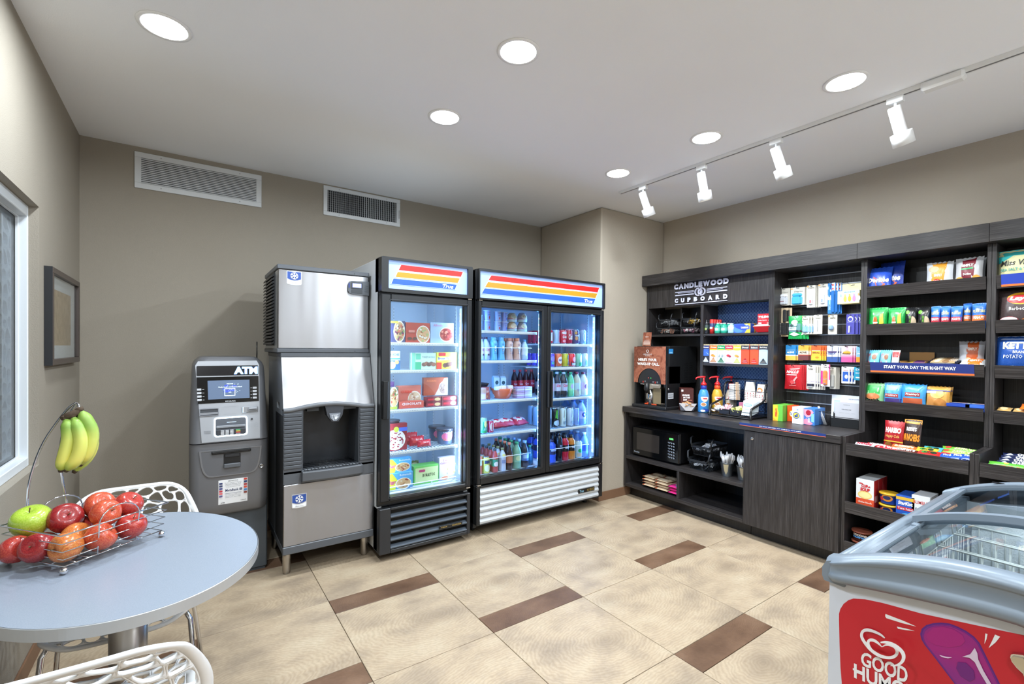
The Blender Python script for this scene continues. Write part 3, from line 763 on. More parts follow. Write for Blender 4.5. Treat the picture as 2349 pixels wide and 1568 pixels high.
# bin
bx0, bx1 = -.260, .294; yb0 = -.095
MB(mat('A9ADB2', .35, .7)).box(bx0, bx1, .16, .53, .60, 1.384).box(bx0, bx0+.09, -.05, .16, .60, 1.03).box(bx1-.09, bx1, -.05, .16, .60, 1.03).box(bx0, bx1, -.06, .53, .152, .60).box(bx0, bx1, .05, .16, 1.07, 1.384).obj('bin_casing', im)
MB(m_id).box(bx0-.004, bx1, -.005, .54, 1.357, 1.384, .003).obj('bin_top_rail', im)
hz = [(x, 1.045+.028*math.sin(max(0, min(1, (x-bx0-.04)/.45))*PI)**1.0*1.0) for x in [bx0+(bx1-bx0)*i/24 for i in range(25)]]
hf = lambda x, z: (-.0 if z > 1.3 else yb0)+0*x
def hoodf(x, z): return -.002+(yb0+.004)*(1.356-z)/.32
hb = MB(m_steel); A = [(bx0+.27*0+(bx1-bx0)*i/24, 1.356) for i in range(25)]
V = [(x, hoodf(x, 1.356), 1.356) for x, z in A]+[(x, hoodf(x, 1.20), 1.20) for x, z in A]+[(x, hoodf(x, z), z) for x, z in hz]
hb.add(V, [(i+25*k, i+1+25*k, i+26+25*k, i+25+25*k)[::-1] for k in (0, 1) for i in range(24)], True); ho = hb.obj('sloped_hood', im)
for sx in (bx0, bx1):
    pass
for a_ in (bx0, bx1-.003): MB(mat('A9ADB2', .35, .7)).prism([(.05, 1.356), (hoodf(0, 1.356)+.001, 1.356), (hoodf(0, 1.03)+.003, 1.03), (.05, 1.03)], a_, a_+.003, 'x').obj('hood_cheek', im)
tr_ = MB(mat('6A6E74', .4)); n = 25
V = []
for x, z in hz: V += [(x, yb0-.006, z+.002), (x, yb0-.010, z-.012), (x, yb0-.004, z-.024), (x, yb0+.02, z-.024), (x, yb0+.02, z+.002)]
tr_.add(V, [(i*5+k, i*5+(k+1) % 5, i*5+5+(k+1) % 5, i*5+5+k) for i in range(24) for k in range(5)], True); tr_.obj('wave_trim', im)
cx0, cx1, cz0, cz1 = -.155, .198, .655, 1.05
# ribbed cheeks built rib by rib
dk = MB(m_id); dk.box(bx0, cx0, yb0, -.05, .645, 1.04).box(cx1, bx1, yb0, -.05, .645, 1.04).box(bx0, bx1, yb0, -.05, .579, .66, .003); dk.obj('dispenser_surround', im)
rm1 = MB(mat('4B4F55', .4)).box(bx0+.001, cx0-.001, -.006, 0, -.0105, .0105, .003).mesh('rib'); rm2 = MB(mat('4B4F55', .4)).box(cx1+.001, bx1-.001, -.006, 0, -.0105, .0105, .003).mesh('rib')
for k in range(14):
    for me in (rm1, rm2):
        o = bpy.data.objects.new('rib', me); COL.objects.link(o); place(o, im, (0, yb0, .685+k*.0245))
cv = MB(mat('2C2F34', .35)); yi = .14
cv.add([(cx0, yb0, cz0), (cx1, yb0, cz0), (cx1, yb0, cz1), (cx0, yb0, cz1), (cx0, yi, cz0), (cx1, yi, cz0), (cx1, yi, cz1), (cx0, yi, cz1)], [(4, 5, 6, 7), (0, 4, 7, 3), (1, 2, 6, 5), (0, 1, 5, 4), (3, 7, 6, 2)])
cv.m('45494F').box(cx0+.001, cx0+.006, yb0+.001, yi, cz0, cz1).box(cx1-.006, cx1-.001, yb0+.001, yi, cz0, cz1); cv.obj('spout_bay', im)
im_lo = MB(m_id); 
def tray_poly(d, z): return [(cx0-.004, yb0+.02, z), (cx0-.004, yb0-.028-d, z)]+[(cx0+(cx1-cx0)*i/8, yb0-.032-d-.014*math.sin(PI*i/8), z) for i in range(9)]+[(cx1+.012, yb0-.028-d, z), (cx1+.012, yb0+.02, z)]
loft(im_lo, [tray_poly(-.006, .588), tray_poly(.002, .60), tray_poly(.004, .648), tray_poly(0, .655)], False); im_lo.obj('drip_tray', im)
gr = MB(mat('101113', .3))
for k in range(17): gr.tube([(cx0+.012+k*.0212, yb0-.034, .660), (cx0+.012+k*.0212, yi-.02, .660)], .0016, 4)
for k in range(5): gr.tube([(cx0+.008, yb0-.03+k*.045, .661), (cx1-.002, yb0-.03+k*.045, .661)], .0016, 4)
gr.obj('drip_grate', im)['kind'] = 'stuff'
lv = MB(mat('3C3F45', .35)); lv.prism([(-.022, 1.06), (.098, 1.06), (.088, .985), (.062, .945), (.022, .945), (-.006, .985)], yb0+.0, yb0+.06, 'y')
lv.m(mat('7C828C', .3)); slab(lv, [(.004, 1.0), (.074, 1.0), (.066, .97), (.05, .95), (.03, .95), (.012, .97)], lambda X, Z: yb0, .006)
lw = mat('E4E8EE', .4); yy = lambda X, Z: yb0-.006
ops_on(lv, flat_surf(0, 0, 1, 1, yy), [('p', [(.018, .990), (.020, .990), (.032, .956), (.030, .956)], lw), ('p', [(.018, .990), (.06, .990), (.06, .988), (.018, .988)], lw), ('e', .044, .969, .007, .009, lw)]+[('p', [(.038+.005*i, .972), (.041+.005*i, .972), (.038+.0065*i, .988-.002*abs(i-1)), (.0355+.0065*i, .988-.002*abs(i-1))], lw) for i in range(4)]+[('p', [(.05, .966), (.06, .976), (.058, .978), (.048, .970)], lw)], off=.0004)
lv.obj('push_lever', im)
MB(m_dark).box(cx0+.03, cx0+.10, yb0+.012, yb0+.07, 1.02, 1.05).box(cx1-.11, cx1-.02, yb0+.012, yb0+.07, 1.02, 1.05).obj('spout_brackets', im)['kind'] = 'stuff'
MB(m_steel).box(bx0+.001, bx1-.001, yb0, yb0+.03, .200, .578, .004).obj('lower_front_panel', im)
MB(m_id).box(bx0-.002, bx1, yb0-.004, .53, .152, .200, .004).obj('base_rail', im)
MB(mat('17181A', .5)).box(bx0-.001, bx0+.004, yb0+.01, .2, .20, 1.0).obj('side_gasket', im)
snow_badge(-.214, .430, .088, yb0)
lg = MB(m_legsteel).lathe([(.026, .165), (.026, .095), (.024, .09), (.024, .02), (.019, .004), (.015, 0)], 16).mesh('leg')
for x, y in ((-.225, 0), (.262, 0), (-.225, .45), (.262, .45)):
    o = bpy.data.objects.new('leg', lg); COL.objects.link(o); place(o, im, (x, y, 0))
# ------------------------------------------------------------------ glass-door merchandisers
m_fr = mat('1B1D20', .32); m_in = mat('C9D6E4', .5); m_panel = mat('94B0E6', .4, em=.42); m_sh = mat('E9EEF2', .35)
LED = (.42, .68, 1)
def stripes(b, surf, tx):
    Rd, Yl, Bl = mat('F03A34', .4, em=.75), mat('E8BE3A', .4, em=.75), mat('4F82E6', .4, em=.75); w = mat('F2F6FF', .4, em=1.0)
    L = []
    for c, (a, b0, c1, d1) in zip((Rd, Yl, Bl), tx):
        (xa, za), (xb, zb), (xc, zc), (xd, zd) = a, b0, c1, d1
        L.append(('p', [a, b0, c1, d1], c))
    return L
def header(t_, x0, x1, px0, px1, k):
    h = MB(m_fr); z0, z1 = 1.79, 2.022
    fn = lambda X, Z: 0
    O = rpoly(x0, z0, x1, z1, .008, 3); I = rpoly(px0, 1.815 if k == 1 else 1.803, px1, 2.005, .004, 3)
    ring_slab(h, O, I, lambda X, Z: .03, .034); h.m(mat('202226', .4)); h.box(x0, x1, .03, .12, z0, z1, .004); h.obj('header_box', t_)
    p = MB(m_panel); slab(p, I, lambda X, Z: .03, .014)
    if k == 1: S = [((1.183, 1.981), (1.654, 1.981), (1.638, 1.944), (1.165, 1.944)), ((1.158, 1.931), (1.629, 1.931), (1.611, 1.896), (1.143, 1.896)), ((1.129, 1.884), (1.604, 1.884), (1.589, 1.847), (1.114, 1.847))]; TX = (1.495, 1.852, 1.575, 1.878)
    else: S = [((1.901, 1.980), (3.05, 1.980), (3.03, 1.938), (1.875, 1.942)), ((1.87, 1.927), (3.028, 1.927), (3.003, 1.885), (1.845, 1.887)), ((1.841, 1.877), (3.002, 1.877), (2.978, 1.833), (1.816, 1.836))]; TX = (2.873, 1.838, 2.965, 1.866)
    lx = t_.location.x
    S = [tuple((a-lx, b) for a, b in q) for q in S]
    cols = (mat('D81E1C', .4, em=.3), mat('AE8220', .4, em=.2), mat('2452BC', .4, em=.3))
    L = []
    for c, q in zip(cols, S):
        cx = sum(a for a, b in q)/4; cz = sum(b for a, b in q)/4
        L.append(('p', [(a+(.006 if a > cx else -.006), b+(.003 if b > cz else -.003)) for a, b in q], mat('8FA6D8' if c is cols[2] else ('E88A86' if c is cols[0] else 'D8C88A'), .4, em=.4)))
        L.append(('p', [(a+(.004 if a > cx else -.004), b+(.0015 if b > cz else -.0015)) for a, b in q], mat('C0D2F0', .4, em=.45)))
        L.append(('p', list(q), c))
    w = mat('F4F8FF', .4, em=.8)
    L.append(('t', 'True', TX[0]-lx, TX[1], TX[2]-lx, TX[3], w, 0, (.0, .35)))
    L.append(('r', TX[0]-lx-.006, TX[3]-.006, TX[0]-lx+.03, TX[3]-.004, w))
    ops_on(p, flat_surf(0, 0, 1, 1, lambda X, Z: .0155), L, off=.0003); p.obj('lit_sign_panel', t_)
def shelf(t_, x0, x1, z, y0=.10, y1=.62, dz=.02):
    s = MB(m_sh)
    s.box(x0, x1, y0, y0+.004, z-dz, z+.002, .001).box(x0, x1, y0, y0+.012, z-dz, z-dz+.003)
    s.m(mat('5E6E80', .5))
    n = int((x1-x0)/.0125)
    for i in range(n): s.box(x0+.006+i*.0125, x0+.012+i*.0125, y0-.0006, y0+.001, z-.012, z-.009)
    s.m(m_sh)
    for i in range(int((x1-x0)/.025)+1): s.box(x0+i*.025-.0015, x0+i*.025+.0015, y0+.004, y1, z-.005, z-.001)
    for yy in (y0+.02, (y0+y1)/2, y1-.01): s.box(x0, x1, yy-.002, yy+.002, z-.009, z-.005)
    return s.obj('wire_shelf', t_)
def pilaster(t_, x, y, z0, z1):
    s = MB(mat('D5DCE4', .4)).box(x-.008, x+.008, y-.003, y, z0, z1); s.m('3E4A58')
    for i in range(int((z1-z0)/.025)): s.box(x-.002, x+.002, y-.0035, y-.002, z0+.01+i*.025, z0+.018+i*.025)
    return s
def cooler(name, label, lx, x0, x1, doors, grill_white, k):
    """x in world, local origin (lx, 3.0); doors = [(door x0, x1, glass x0, x1, shelves, hinge side)]"""
    t_ = thing(name, label, 'fridge', (lx, 3.0, 0))
    X0, X1 = x0-lx, x1-lx; D = .735
    zb, zt = (.39, 1.79)
    side = mat('D9DEE3', .4) if k == 1 else mat('1E2023', .4)
    MB(side).box(X0, X0+.03, .055, D, .06, 2.018, .003).box(X1-.03, X1, .055, D, .06, 2.018, .003).box(X0+.03, X1-.03, .055, D, 1.83, 2.018).box(X0+.03, X1-.03, D-.03, D, .36, 1.83).box(X0+.03, X1-.03, .12, D, .06, .36).obj('cabinet_shell', t_)
    inn = MB(m_in); i0, i1 = X0+.045, X1-.045
    inn.box(X0+.03, i0, .06, D-.03, .40, 1.83).box(i1, X1-.03, .06, D-.03, .40, 1.83).box(i0, i1, D-.045, D-.03, .40, 1.83).box(i0, i1, .06, D-.045, 1.79, 1.83).box(i0, i1, .06, D-.045, .40, .43)
    inn.obj('inner_liner', t_)
    MB(m_fr).box(X0, X1, .052, .07, 1.745, 1.80).box(X0, X1, .052, .07, .36, .425).box(X0, X0+.05, .052, .07, .425, 1.745).box(X1-.05, X1, .052, .07, .425, 1.745).obj('face_frame', t_)
    for sx in (i0+.0, i1-.0):
        s = 1 if sx < (i0+i1)/2 else -1
        for yy in (.17, .55):
            pm = pilaster(t_, 0, 0, .45, 1.76); pm.xf = Matrix.Identity(4)
            o = pm.obj('shelf_standard', t_); place(o, t_, (sx+s*.001, yy, 0), s*PI/2)
    pm = pilaster(t_, 0, 0, .45, 1.76).mesh('shelf_standard')
    for sx in ([.0] if k == 1 else [-.36, -.03, .03, .36]):
        o = bpy.data.objects.new('shelf_standard', pm); COL.objects.link(o); place(o, t_, ((i0+i1)/2+sx, D-.046, 0))
    header(t_, X0, X1, (1.09 if k == 1 else 1.792)-lx, (1.69 if k == 1 else 3.09)-lx, k)
    for (dx0, dx1, gx0, gx1, shelves, sx0, sx1) in doors:
        a0, a1, g0, g1 = dx0-lx, dx1-lx, gx0-lx, gx1-lx; z0, z1, gz0, gz1 = .40, 1.778, (.428 if k == 1 else .457), 1.732
        d = bpy.data.objects.new('door', MB(m_fr).box(a0, g0, 0, .05, z0, z1, .006).box(g1, a1, 0, .05, z0, z1, .006).box(g0, g1, 0, .05, z0, gz0, .003).box(g0, g1, 0, .05, gz1, z1, .003).mesh('door')); COL.objects.link(d); place(d, t_)
        b = MB(mat('3A3D42', .25)); w = .006
        b.box(g0-.012, g1+.012, -.002, .0, gz1+.008, gz1+.012).box(g0-.012, g1+.012, -.002, .0, gz0-.012, gz0-.008).box(g0-.012, g0-.008, -.002, 0, gz0-.012, gz1+.012).box(g1+.008, g1+.012, -.002, 0, gz0-.012, gz1+.012); b.obj('door_bead', d)
        MB(m_glass).box(g0, g1, .012, .015, gz0, gz1).obj('glass_pane', d)
        for s in shelves: shelf(t_, sx0-lx, sx1-lx, s)
    if k == 1:
        MB(mat('0C0D0E', .3)).box(1.050-lx, 1.088-lx, -.022, .004, .952, 1.204, .005).obj('door_handle', t_)
    else:
        MB(mat('3F4247', .25, .5)).box(2.438-lx, 2.452-lx, -.028, -.001, .94, 1.242, .005).obj('door_handle', t_)
        MB(mat('3F4247', .25, .5)).box(2.476-lx, 2.490-lx, -.028, -.001, .94, 1.242, .005).obj('door_handle', t_)
    # chrome hinges
    hg = MB(m_chrome).box(X1-.035, X1-.004, .0, .03, 1.780, 1.789, .002).box(X1-.035, X1-.004, .0, .03, .389, .399, .002)
    if k == 2: hg.box(X0+.004, X0+.035, 0, .03, 1.780, 1.789, .002).box(X0+.004, X0+.035, 0, .03, .389, .399, .002)
    hg.obj('hinges', t_)['kind'] = 'stuff'
    # grille
    gz0, gz1 = (.05, .353) if k == 1 else (.09, .386)
    gi0, gi1 = (1.119-lx, 1.70-lx) if k == 1 else (1.812-lx, 3.06-lx); gy = .004
    gf = MB(mat('26282C', .4) if k == 1 else m_fr)
    gf.box(X0, gi0, gy, .13, gz0, gz1, .004).box(gi1, X1, gy, .13, gz0, gz1, .004).box(gi0, gi1, gy, .13, gz1-.014, gz1, .002).box(gi0, gi1, gy, .13, gz0, gz0+.022 if k == 1 else gz0+.008, .002); gf.obj('grille_frame', t_)
    MB(mat('0A0B0C', .6)).box(gi0, gi1, .05, .13, gz0+.02, gz1-.01).obj('grille_backing', t_)
    ms = mat('4C5560', .4) if k == 1 else mat('C2C7CC', .35)
    zz0, zz1 = (gz0+.026, gz1-.018) if k == 1 else (gz0+.01, gz1-.016)
    p = (zz1-zz0)/(5 if k == 1 else 6)
    if k == 1: prof = [(.008, 0), (.004, p*.16), (.030, p*.46), (.034, p*.36)]
    else: prof = [(.006, 0), (.002, p*.35), (.018, p*.98), (.03, p*.98), (.02, .0)]
    sl = MB(ms).prism(prof, gi0, gi1, 'x').mesh('grille_slat')
    for i in range(5 if k == 1 else 6):
        o = bpy.data.objects.new('grille_slat', sl); COL.objects.link(o); place(o, t_, (0, 0, zz0+i*p))
    if k == 1: pr = (1.474, 1.657, .134, .156)
    else: pr = (2.81, 3.003, .163, .198)
    b = MB(mat('17181A', .3)).box(pr[0]-lx, pr[1]-lx, -.002, .01, pr[2], pr[3], .001)
    gd = mat('C9B06A', .3, .6)
    ops_on(b, flat_surf(0, 0, 1, 1, lambda X, Z: -.002), [('t', 'True' if k == 2 else 'TRUE', pr[0]-lx+.012, pr[2]+.007, pr[0]-lx+.06, pr[3]-.006, mat('8FC6E0', .4) if k == 2 else gd), ('t', 'NO SERVICE' if k == 2 else 'FREEZER', pr[0]-lx+.1, pr[2]+.006, pr[1]-lx-.008, pr[3]-.006, gd)], off=.0004); b.obj('maker_plate', t_)
    # casters
    cst = MB(mat('141516', .5)).box(-.015, .015, -.03, .03, 0, .056, .006).mesh('caster')
    for x in (X0+.06, X1-.06):
        for y in (.18, D-.08):
            o = bpy.data.objects.new('caster', cst); COL.objects.link(o); place(o, t_, (x, y, .0005))
    MB(mat('0C0D0E', .6)).box(X0+.01, X1-.01, .15, D-.02, .056, .06).obj('under_tray', t_)
    return t_, None, i0, i1
c1, st1, a0, a1 = cooler('glass_door_freezer', 'single glass door freezer with white side and black louvred base', 1.385, 1.042, 1.728, [(1.042, 1.728, 1.11, 1.684, (1.458, 1.265, .99, .70), 1.11, 1.665)], False, 1)
c2, st2, b0, b1 = cooler('glass_door_cooler', 'double glass door drink cooler with white louvred base', 2.445, 1.782, 3.108, [(1.785, 2.443, 1.812, 2.388, (1.563, 1.328, 1.012, .75), 1.835, 2.41), (2.447, 3.104, 2.487, 3.06, (1.468, 1.264, .995, .73), 2.49, 3.05)], True, 2)
def strip(t_, x, face, pw, col=LED, y=.085, z0=.48, z1=1.72):
    lx = t_.location.x
    c = MB(mat('B8D8FF', .5, em=1.2)).box(x-.004, x+.004, y-.012, y+.012, z0, z1, .002); c.m(mat('F2F8FF', .5, em=12.))
    for i in range(int((z1-z0)/.051)): c.box(x+(.0035 if face > 0 else -.0055), x+(.0055 if face > 0 else -.0035), y-.004, y+.004, z0+.02+i*.051, z0+.028+i*.051)
    c.obj('led_strip', t_)
    d = Vector((face, .45, 0)).normalized()
    o = area('cooler_light', (lx+x+face*.007, 3.0+y+.016, (z0+z1)/2), z1-z0, pw, col, shape='RECTANGLE', sy=.015, spread=PI*.95)
    # local -Z looks along d, local X upright
    xx = Vector((0, 0, 1)); zz = -d; yy_ = zz.cross(xx)
    mm = Matrix((xx, yy_, zz)).transposed().to_4x4(); mm.translation = o.location; o.matrix_world = mm
strip(c1, a0+.006, 1, 6., (.5, .74, 1)); strip(c1, a1-.006, -1, 6., (.5, .74, 1))
strip(c2, b0+.006, 1, 4.2, (.12, .42, 1)); strip(c2, b1-.006, -1, 5.5, (.16, .47, 1)); strip(c2, -.02, -1, 3.2, (.12, .42, 1)); strip(c2, .02, 1, 3.2, (.12, .42, 1))
MB(mat('B9C6D4', .4)).box(-.012, .012, .055, .10, .43, 1.79, .002).obj('centre_mullion', c2)
COOL1, COOL2 = c1, c2
# ------------------------------------------------------------------ built-in shelving along the right wall
CT = .876; XB = 3.505; XH = 3.82; XW = 4.085; Y0 = 3.106
def panel(t_, name, x0, x1, y0, y1, z0, z1, m, b=.0012):
    return MB(m).box(x0-t_.location.x, x1-t_.location.x, y0-t_.location.y, y1-t_.location.y, z0, z1, b).obj(name, t_)
ba = thing('base_cabinet', 'dark open-shelf base cabinet under the coffee counter, holding the microwave', 'cabinet', (XB, 2.5, 0))
panel(ba, 'side_panel', XB, XW, 3.086, 3.104, .10, .824, w_v); panel(ba, 'side_panel', XB+.002, XW, 1.8985, 1.916, .10, .824, w_v)
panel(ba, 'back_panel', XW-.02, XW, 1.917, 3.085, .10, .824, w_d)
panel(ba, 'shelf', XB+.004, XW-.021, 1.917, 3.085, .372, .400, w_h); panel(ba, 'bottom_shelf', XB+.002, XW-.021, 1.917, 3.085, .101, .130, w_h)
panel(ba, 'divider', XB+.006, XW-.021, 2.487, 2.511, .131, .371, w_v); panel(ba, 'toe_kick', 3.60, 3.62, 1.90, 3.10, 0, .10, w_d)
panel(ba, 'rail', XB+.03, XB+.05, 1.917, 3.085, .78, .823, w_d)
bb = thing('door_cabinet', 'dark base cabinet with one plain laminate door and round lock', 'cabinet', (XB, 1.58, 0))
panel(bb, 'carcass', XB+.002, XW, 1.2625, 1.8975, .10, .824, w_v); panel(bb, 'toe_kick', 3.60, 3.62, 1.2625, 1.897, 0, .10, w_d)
dr = panel(bb, 'door', XB-.018, XB, 1.268, 1.893, .108, .818, w_v)
lk = MB(m_chrome); lk.xf = Matrix.Translation((-.018, .26, .765)) @ Matrix.Rotation(-PI/2, 4, 'Y'); lk.lathe([(.011, 0), (.011, .004), (.008, .006), (.0005, .006)], 16, cap=False); lk.m('222222').box(-.0008, .0008, -.004, .004, .006, .0066)
lko = lk.obj('lock', dr)
wt = thing('worktop', 'long dark laminate worktop of the coffee counter', 'worktop', (XB-.026, 2.18, .824))
panel(wt, 'slab', XB-.026, XW, 1.2615, 3.108, 0, CT-.824, w_h, .002)
sg = MB(mat('1F3576', .4)).box(-.0012, 0, 1.345-2.18, 1.934-2.18, .033, CT-.824+.001)
sg.m(mat('E8703A', .4)).box(-.0014, 0, 1.345-2.18, 1.934-2.18, .0315, .0345)
ops_on(sg, lambda u, v, o: (-.0012-o, 1.783-2.18-u*(.286), .040+v*.0075), [('t', 'BUY WHAT YOU NEED. JUST CHARGE TO YOUR SUITE!', 0, 0, 1, 1, mat('F2F4F8', .4), 0, (.03,))], off=.0004)
sg.obj('edge_sign_strip', wt)
# coffee hutch
hu = thing('coffee_hutch', 'dark wall hutch over the coffee counter with blue back and raised lettering', 'cabinet', (XH, 2.5, CT+.0005))
def hp(t_, name, x0, x1, y0, y1, z0, z1, m, b=.0012):
    return MB(m).box(x0-t_.location.x, x1-t_.location.x, y0-t_.location.y, y1-t_.location.y, z0-t_.location.z, z1-t_.location.z, b).obj(name, t_)
Z = hu.location.z
ZT = 2.06
hp(hu, 'side_panel', XH, XW, 3.086, 3.106, Z, ZT, w_v); hp(hu, 'side_panel', XH, XW, 1.8685, 1.8985, Z, ZT, w_v)
hp(hu, 'divider', XH+.004, 4.06, 2.477, 2.505, Z, 1.838, w_v)
hp(hu, 'header_panel', XH+.004, XH+.024, 1.8995, 3.085, 1.839, ZT, w_v)
hp(hu, 'left_shelf', XH+.006, 4.06, 2.506, 3.085, 1.556, 1.577, w_h); hp(hu, 'right_shelf', XH+.006, 4.055, 1.8995, 2.476, 1.556, 1.574, w_h); hp(hu, 'right_shelf', XH+.006, 4.055, 1.8995, 2.476, 1.290, 1.312, w_h)
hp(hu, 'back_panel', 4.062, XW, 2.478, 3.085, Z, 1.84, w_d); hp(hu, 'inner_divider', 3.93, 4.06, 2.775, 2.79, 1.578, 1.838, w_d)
def blue_fn(nt, b, N, L):
    tc = N('TexCoord'); sp = N('SeparateXYZ'); L(tc.outputs['Object'], sp.inputs[0])
    def mth(op, a, c=None):
        n = N('Math', operation=op)
        for i, v in enumerate((a, c)):
            if v is None: continue
            if isinstance(v, (int, float)): n.inputs[i].default_value = v
            else: L(v, n.inputs[i])
        return n.outputs[0]
    # interlocking drop-shaped ogee lines
    y = mth('MULTIPLY', sp.outputs[1], 1/.028); z = mth('MULTIPLY', sp.outputs[2], 1/.032)
    s1 = mth('MULTIPLY', mth('SINE', mth('MULTIPLY', z, PI)), .36)
    a = mth('ABSOLUTE', mth('SUBTRACT', mth('FRACT', mth('ADD', y, s1)), .5)); b_ = mth('ABSOLUTE', mth('SUBTRACT', mth('FRACT', mth('SUBTRACT', y, s1)), .5))
    m = mth('MINIMUM', a, b_); k = mth('LESS_THAN', m, .075)
    mx = N('MixRGB'); L(k, mx.inputs[0]); mx.inputs[1].default_value = lin('2D4E86'); mx.inputs[2].default_value = lin('7396C4')
    L(mx.outputs[0], b.inputs['Base Color']); b.inputs['Roughness'].default_value = .5
hp(hu, 'patterned_back', 4.056, 4.062, 1.8995, 2.476, Z, 1.845, nodemat('blue_drop_pattern', blue_fn), 0); hp(hu, 'back_board', 4.0625, XW, 1.8995, 2.477, Z, 1.845, w_d)
# shelf pins
MB(mat('C9CBD0', .3, .7)).box(.02, .03, -.03, -.024, .672, .679).obj('shelf_pin', hu)
# raised lettering  CANDLEWOOD / CUPBOARD
lt = mat('D4D6EA', .35); ld = mat('34333A', .5)
def raised(t_, txt, ya, yb_, z0, z1, m, name, th=.012, bold=.05):
    V, F, asp = glyphs(txt, bold); b = MB(m)
    X = XH+.004-t_.location.x
    P = [(X-th, ya+(yb_-ya)*x-t_.location.y, z0+(z1-z0)*y-t_.location.z) for x, y in V]; Q = [(X+.0, p[1], p[2]) for p in P]
    n = len(P); cnt = {}
    for f in F:
        for i in range(len(f)):
            e = (f[i], f[(i+1) % len(f)]); cnt[e] = 1
    bd = [e for e in cnt if (e[1], e[0]) not in cnt]
    b.add(P+Q, [tuple(f) for f in F]); o = len(b.v)-2*n; b.m(ld)
    for i, j in bd: b.f.append((o+i, o+j, o+n+j, o+n+i)); b.fm.append(b.cur); b.fs.append(False)
    return b.obj(name, t_)
L1 = 'CANDLEWOOD'; wd = {'C': .92, 'A': 1.08, 'N': 1.02, 'D': 1.0, 'L': .72, 'E': .8, 'W': 1.4, 'O': 1.12, 'U': .95, 'P': .88, 'B': .95, 'R': .98}
def word(txt, ya, yb_, z0, z1, gap):
    tot = sum(wd[c] for c in txt)+gap*(len(txt)-1); k = (yb_-ya)/tot; y = ya
    for c in txt:
        raised(hu, c, y, y+wd[c]*k, z0, z1, lt, 'letter', bold=.085); y += (wd[c]+gap)*k
word('CANDLEWOOD', 2.781, 2.233, 2.000, 2.050, .08); word('CUPBOARD', 2.771, 2.243, 1.873, 1.914, .78)
b = MB(lt); X = XH+.004-hu.location.x; yy = lambda y: y-2.5; zz = lambda z: z-Z
for (a, c, z, h) in ((2.769, 2.57, 1.969, .007), (2.74, 2.57, 1.9595, .0045), (2.769, 2.57, 1.938, .010), (2.44, 2.249, 1.970, .007), (2.44, 2.29, 1.9595, .0045), (2.44, 2.25, 1.940, .010), (2.769, 2.248, 1.854, .0065)):
    MB(lt).box(X-.012, X, yy(a), yy(c), zz(z), zz(z+h), .001).obj('bar', hu)
for cy_ in (2.522, 2.490):
    O = ellipse(yy(cy_), zz(1.957), .038, .037, 28); I = ellipse(yy(cy_), zz(1.957), .029, .028, 28); I2 = ellipse(yy(cy_), zz(1.957), .045, .044, 28); r_ = MB(lt)
    n = 28
    r_.add([(X-.016, *p) for p in O]+[(X-.016, *p) for p in I]+[(X, *p) for p in O]+[(X, *p) for p in I], [(i, (i+1) % n, n+(i+1) % n, n+i) for i in range(n)]+[(2*n+i, 2*n+(i+1) % n, (i+1) % n, i) for i in range(n)]+[(n+i, n+(i+1) % n, 3*n+(i+1) % n, 3*n+i) for i in range(n)])
    r_.obj('ring_emblem', hu)
fl = MB(lt).prism([(yy(2.506)+a, zz(1.957)+c) for a, c in ((0, .028), (.010, .010), (.014, -.006), (.008, -.020), (0, -.026), (-.008, -.02), (-.014, -.006), (-.006, .008))], X-.018, X, 'x')
fl.m(ld).prism([(yy(2.506)+a, zz(1.957)+c) for a, c in ((0, .012), (.004, 0), (.001, -.012), (-.004, -.004))], X-.0185, X-.017, 'x'); fl.obj('flame_emblem', hu)
# cornice boards in three lengths
def cornice(y0, y1, lb, n='cornice_board'):
    t_ = thing(n, lb, 'trim board', (3.745, (y0+y1)/2, 2.057), group=None)
    w = (y1-y0)/2
    MB(w_h).box(0, .022, -w, w, 0, .107, .0012).obj('face_board', t_); MB(w_x).box(.0225, .34, -w, w, .0, .016).obj('soffit_board', t_); MB(w_x).box(.0225, .34, -w, w, .091, .107).obj('top_board', t_)
    return t_
cornice(1.2775, 3.108, 'longest dark cornice board above the raised lettering'); cornice(.6385, 1.2765, 'middle dark cornice board over the snack shelves'); cornice(-.60, .6375, 'right-hand dark cornice board, running out of the photograph')
# peg / slat wall bay
pg = thing('slatwall_bay', 'dark shelving bay with metal slat channels and hanging packets', 'display rack', (XH, 1.57, CT+.0005)); Zp = pg.location.z
hp(pg, 'side_panel', XH, XW, 1.8565, 1.8675, Zp, 2.0565, w_v); hp(pg, 'side_panel', XH, XW, 1.2605, 1.2765, Zp, 2.0565, w_v)
z = 2.012; zs = []
while z > .90: zs.append(z); z -= .0763
zs.append(Zp-.0)
for i in range(len(zs)-1):
    hp(pg, 'slat', 4.045, 4.062, 1.2775, 1.8555, zs[i+1]+.004, zs[i]-.004, w_v, 0)
    hp(pg, 'slat_channel', 4.040, 4.056, 1.2775, 1.8555, zs[i]-.0045, zs[i]+.0035, mat('AEB2B8', .3, .8), 0)
hp(pg, 'back_board', 4.062, XW, 1.2775, 1.8555, Zp, 2.0565, w_d, 0)
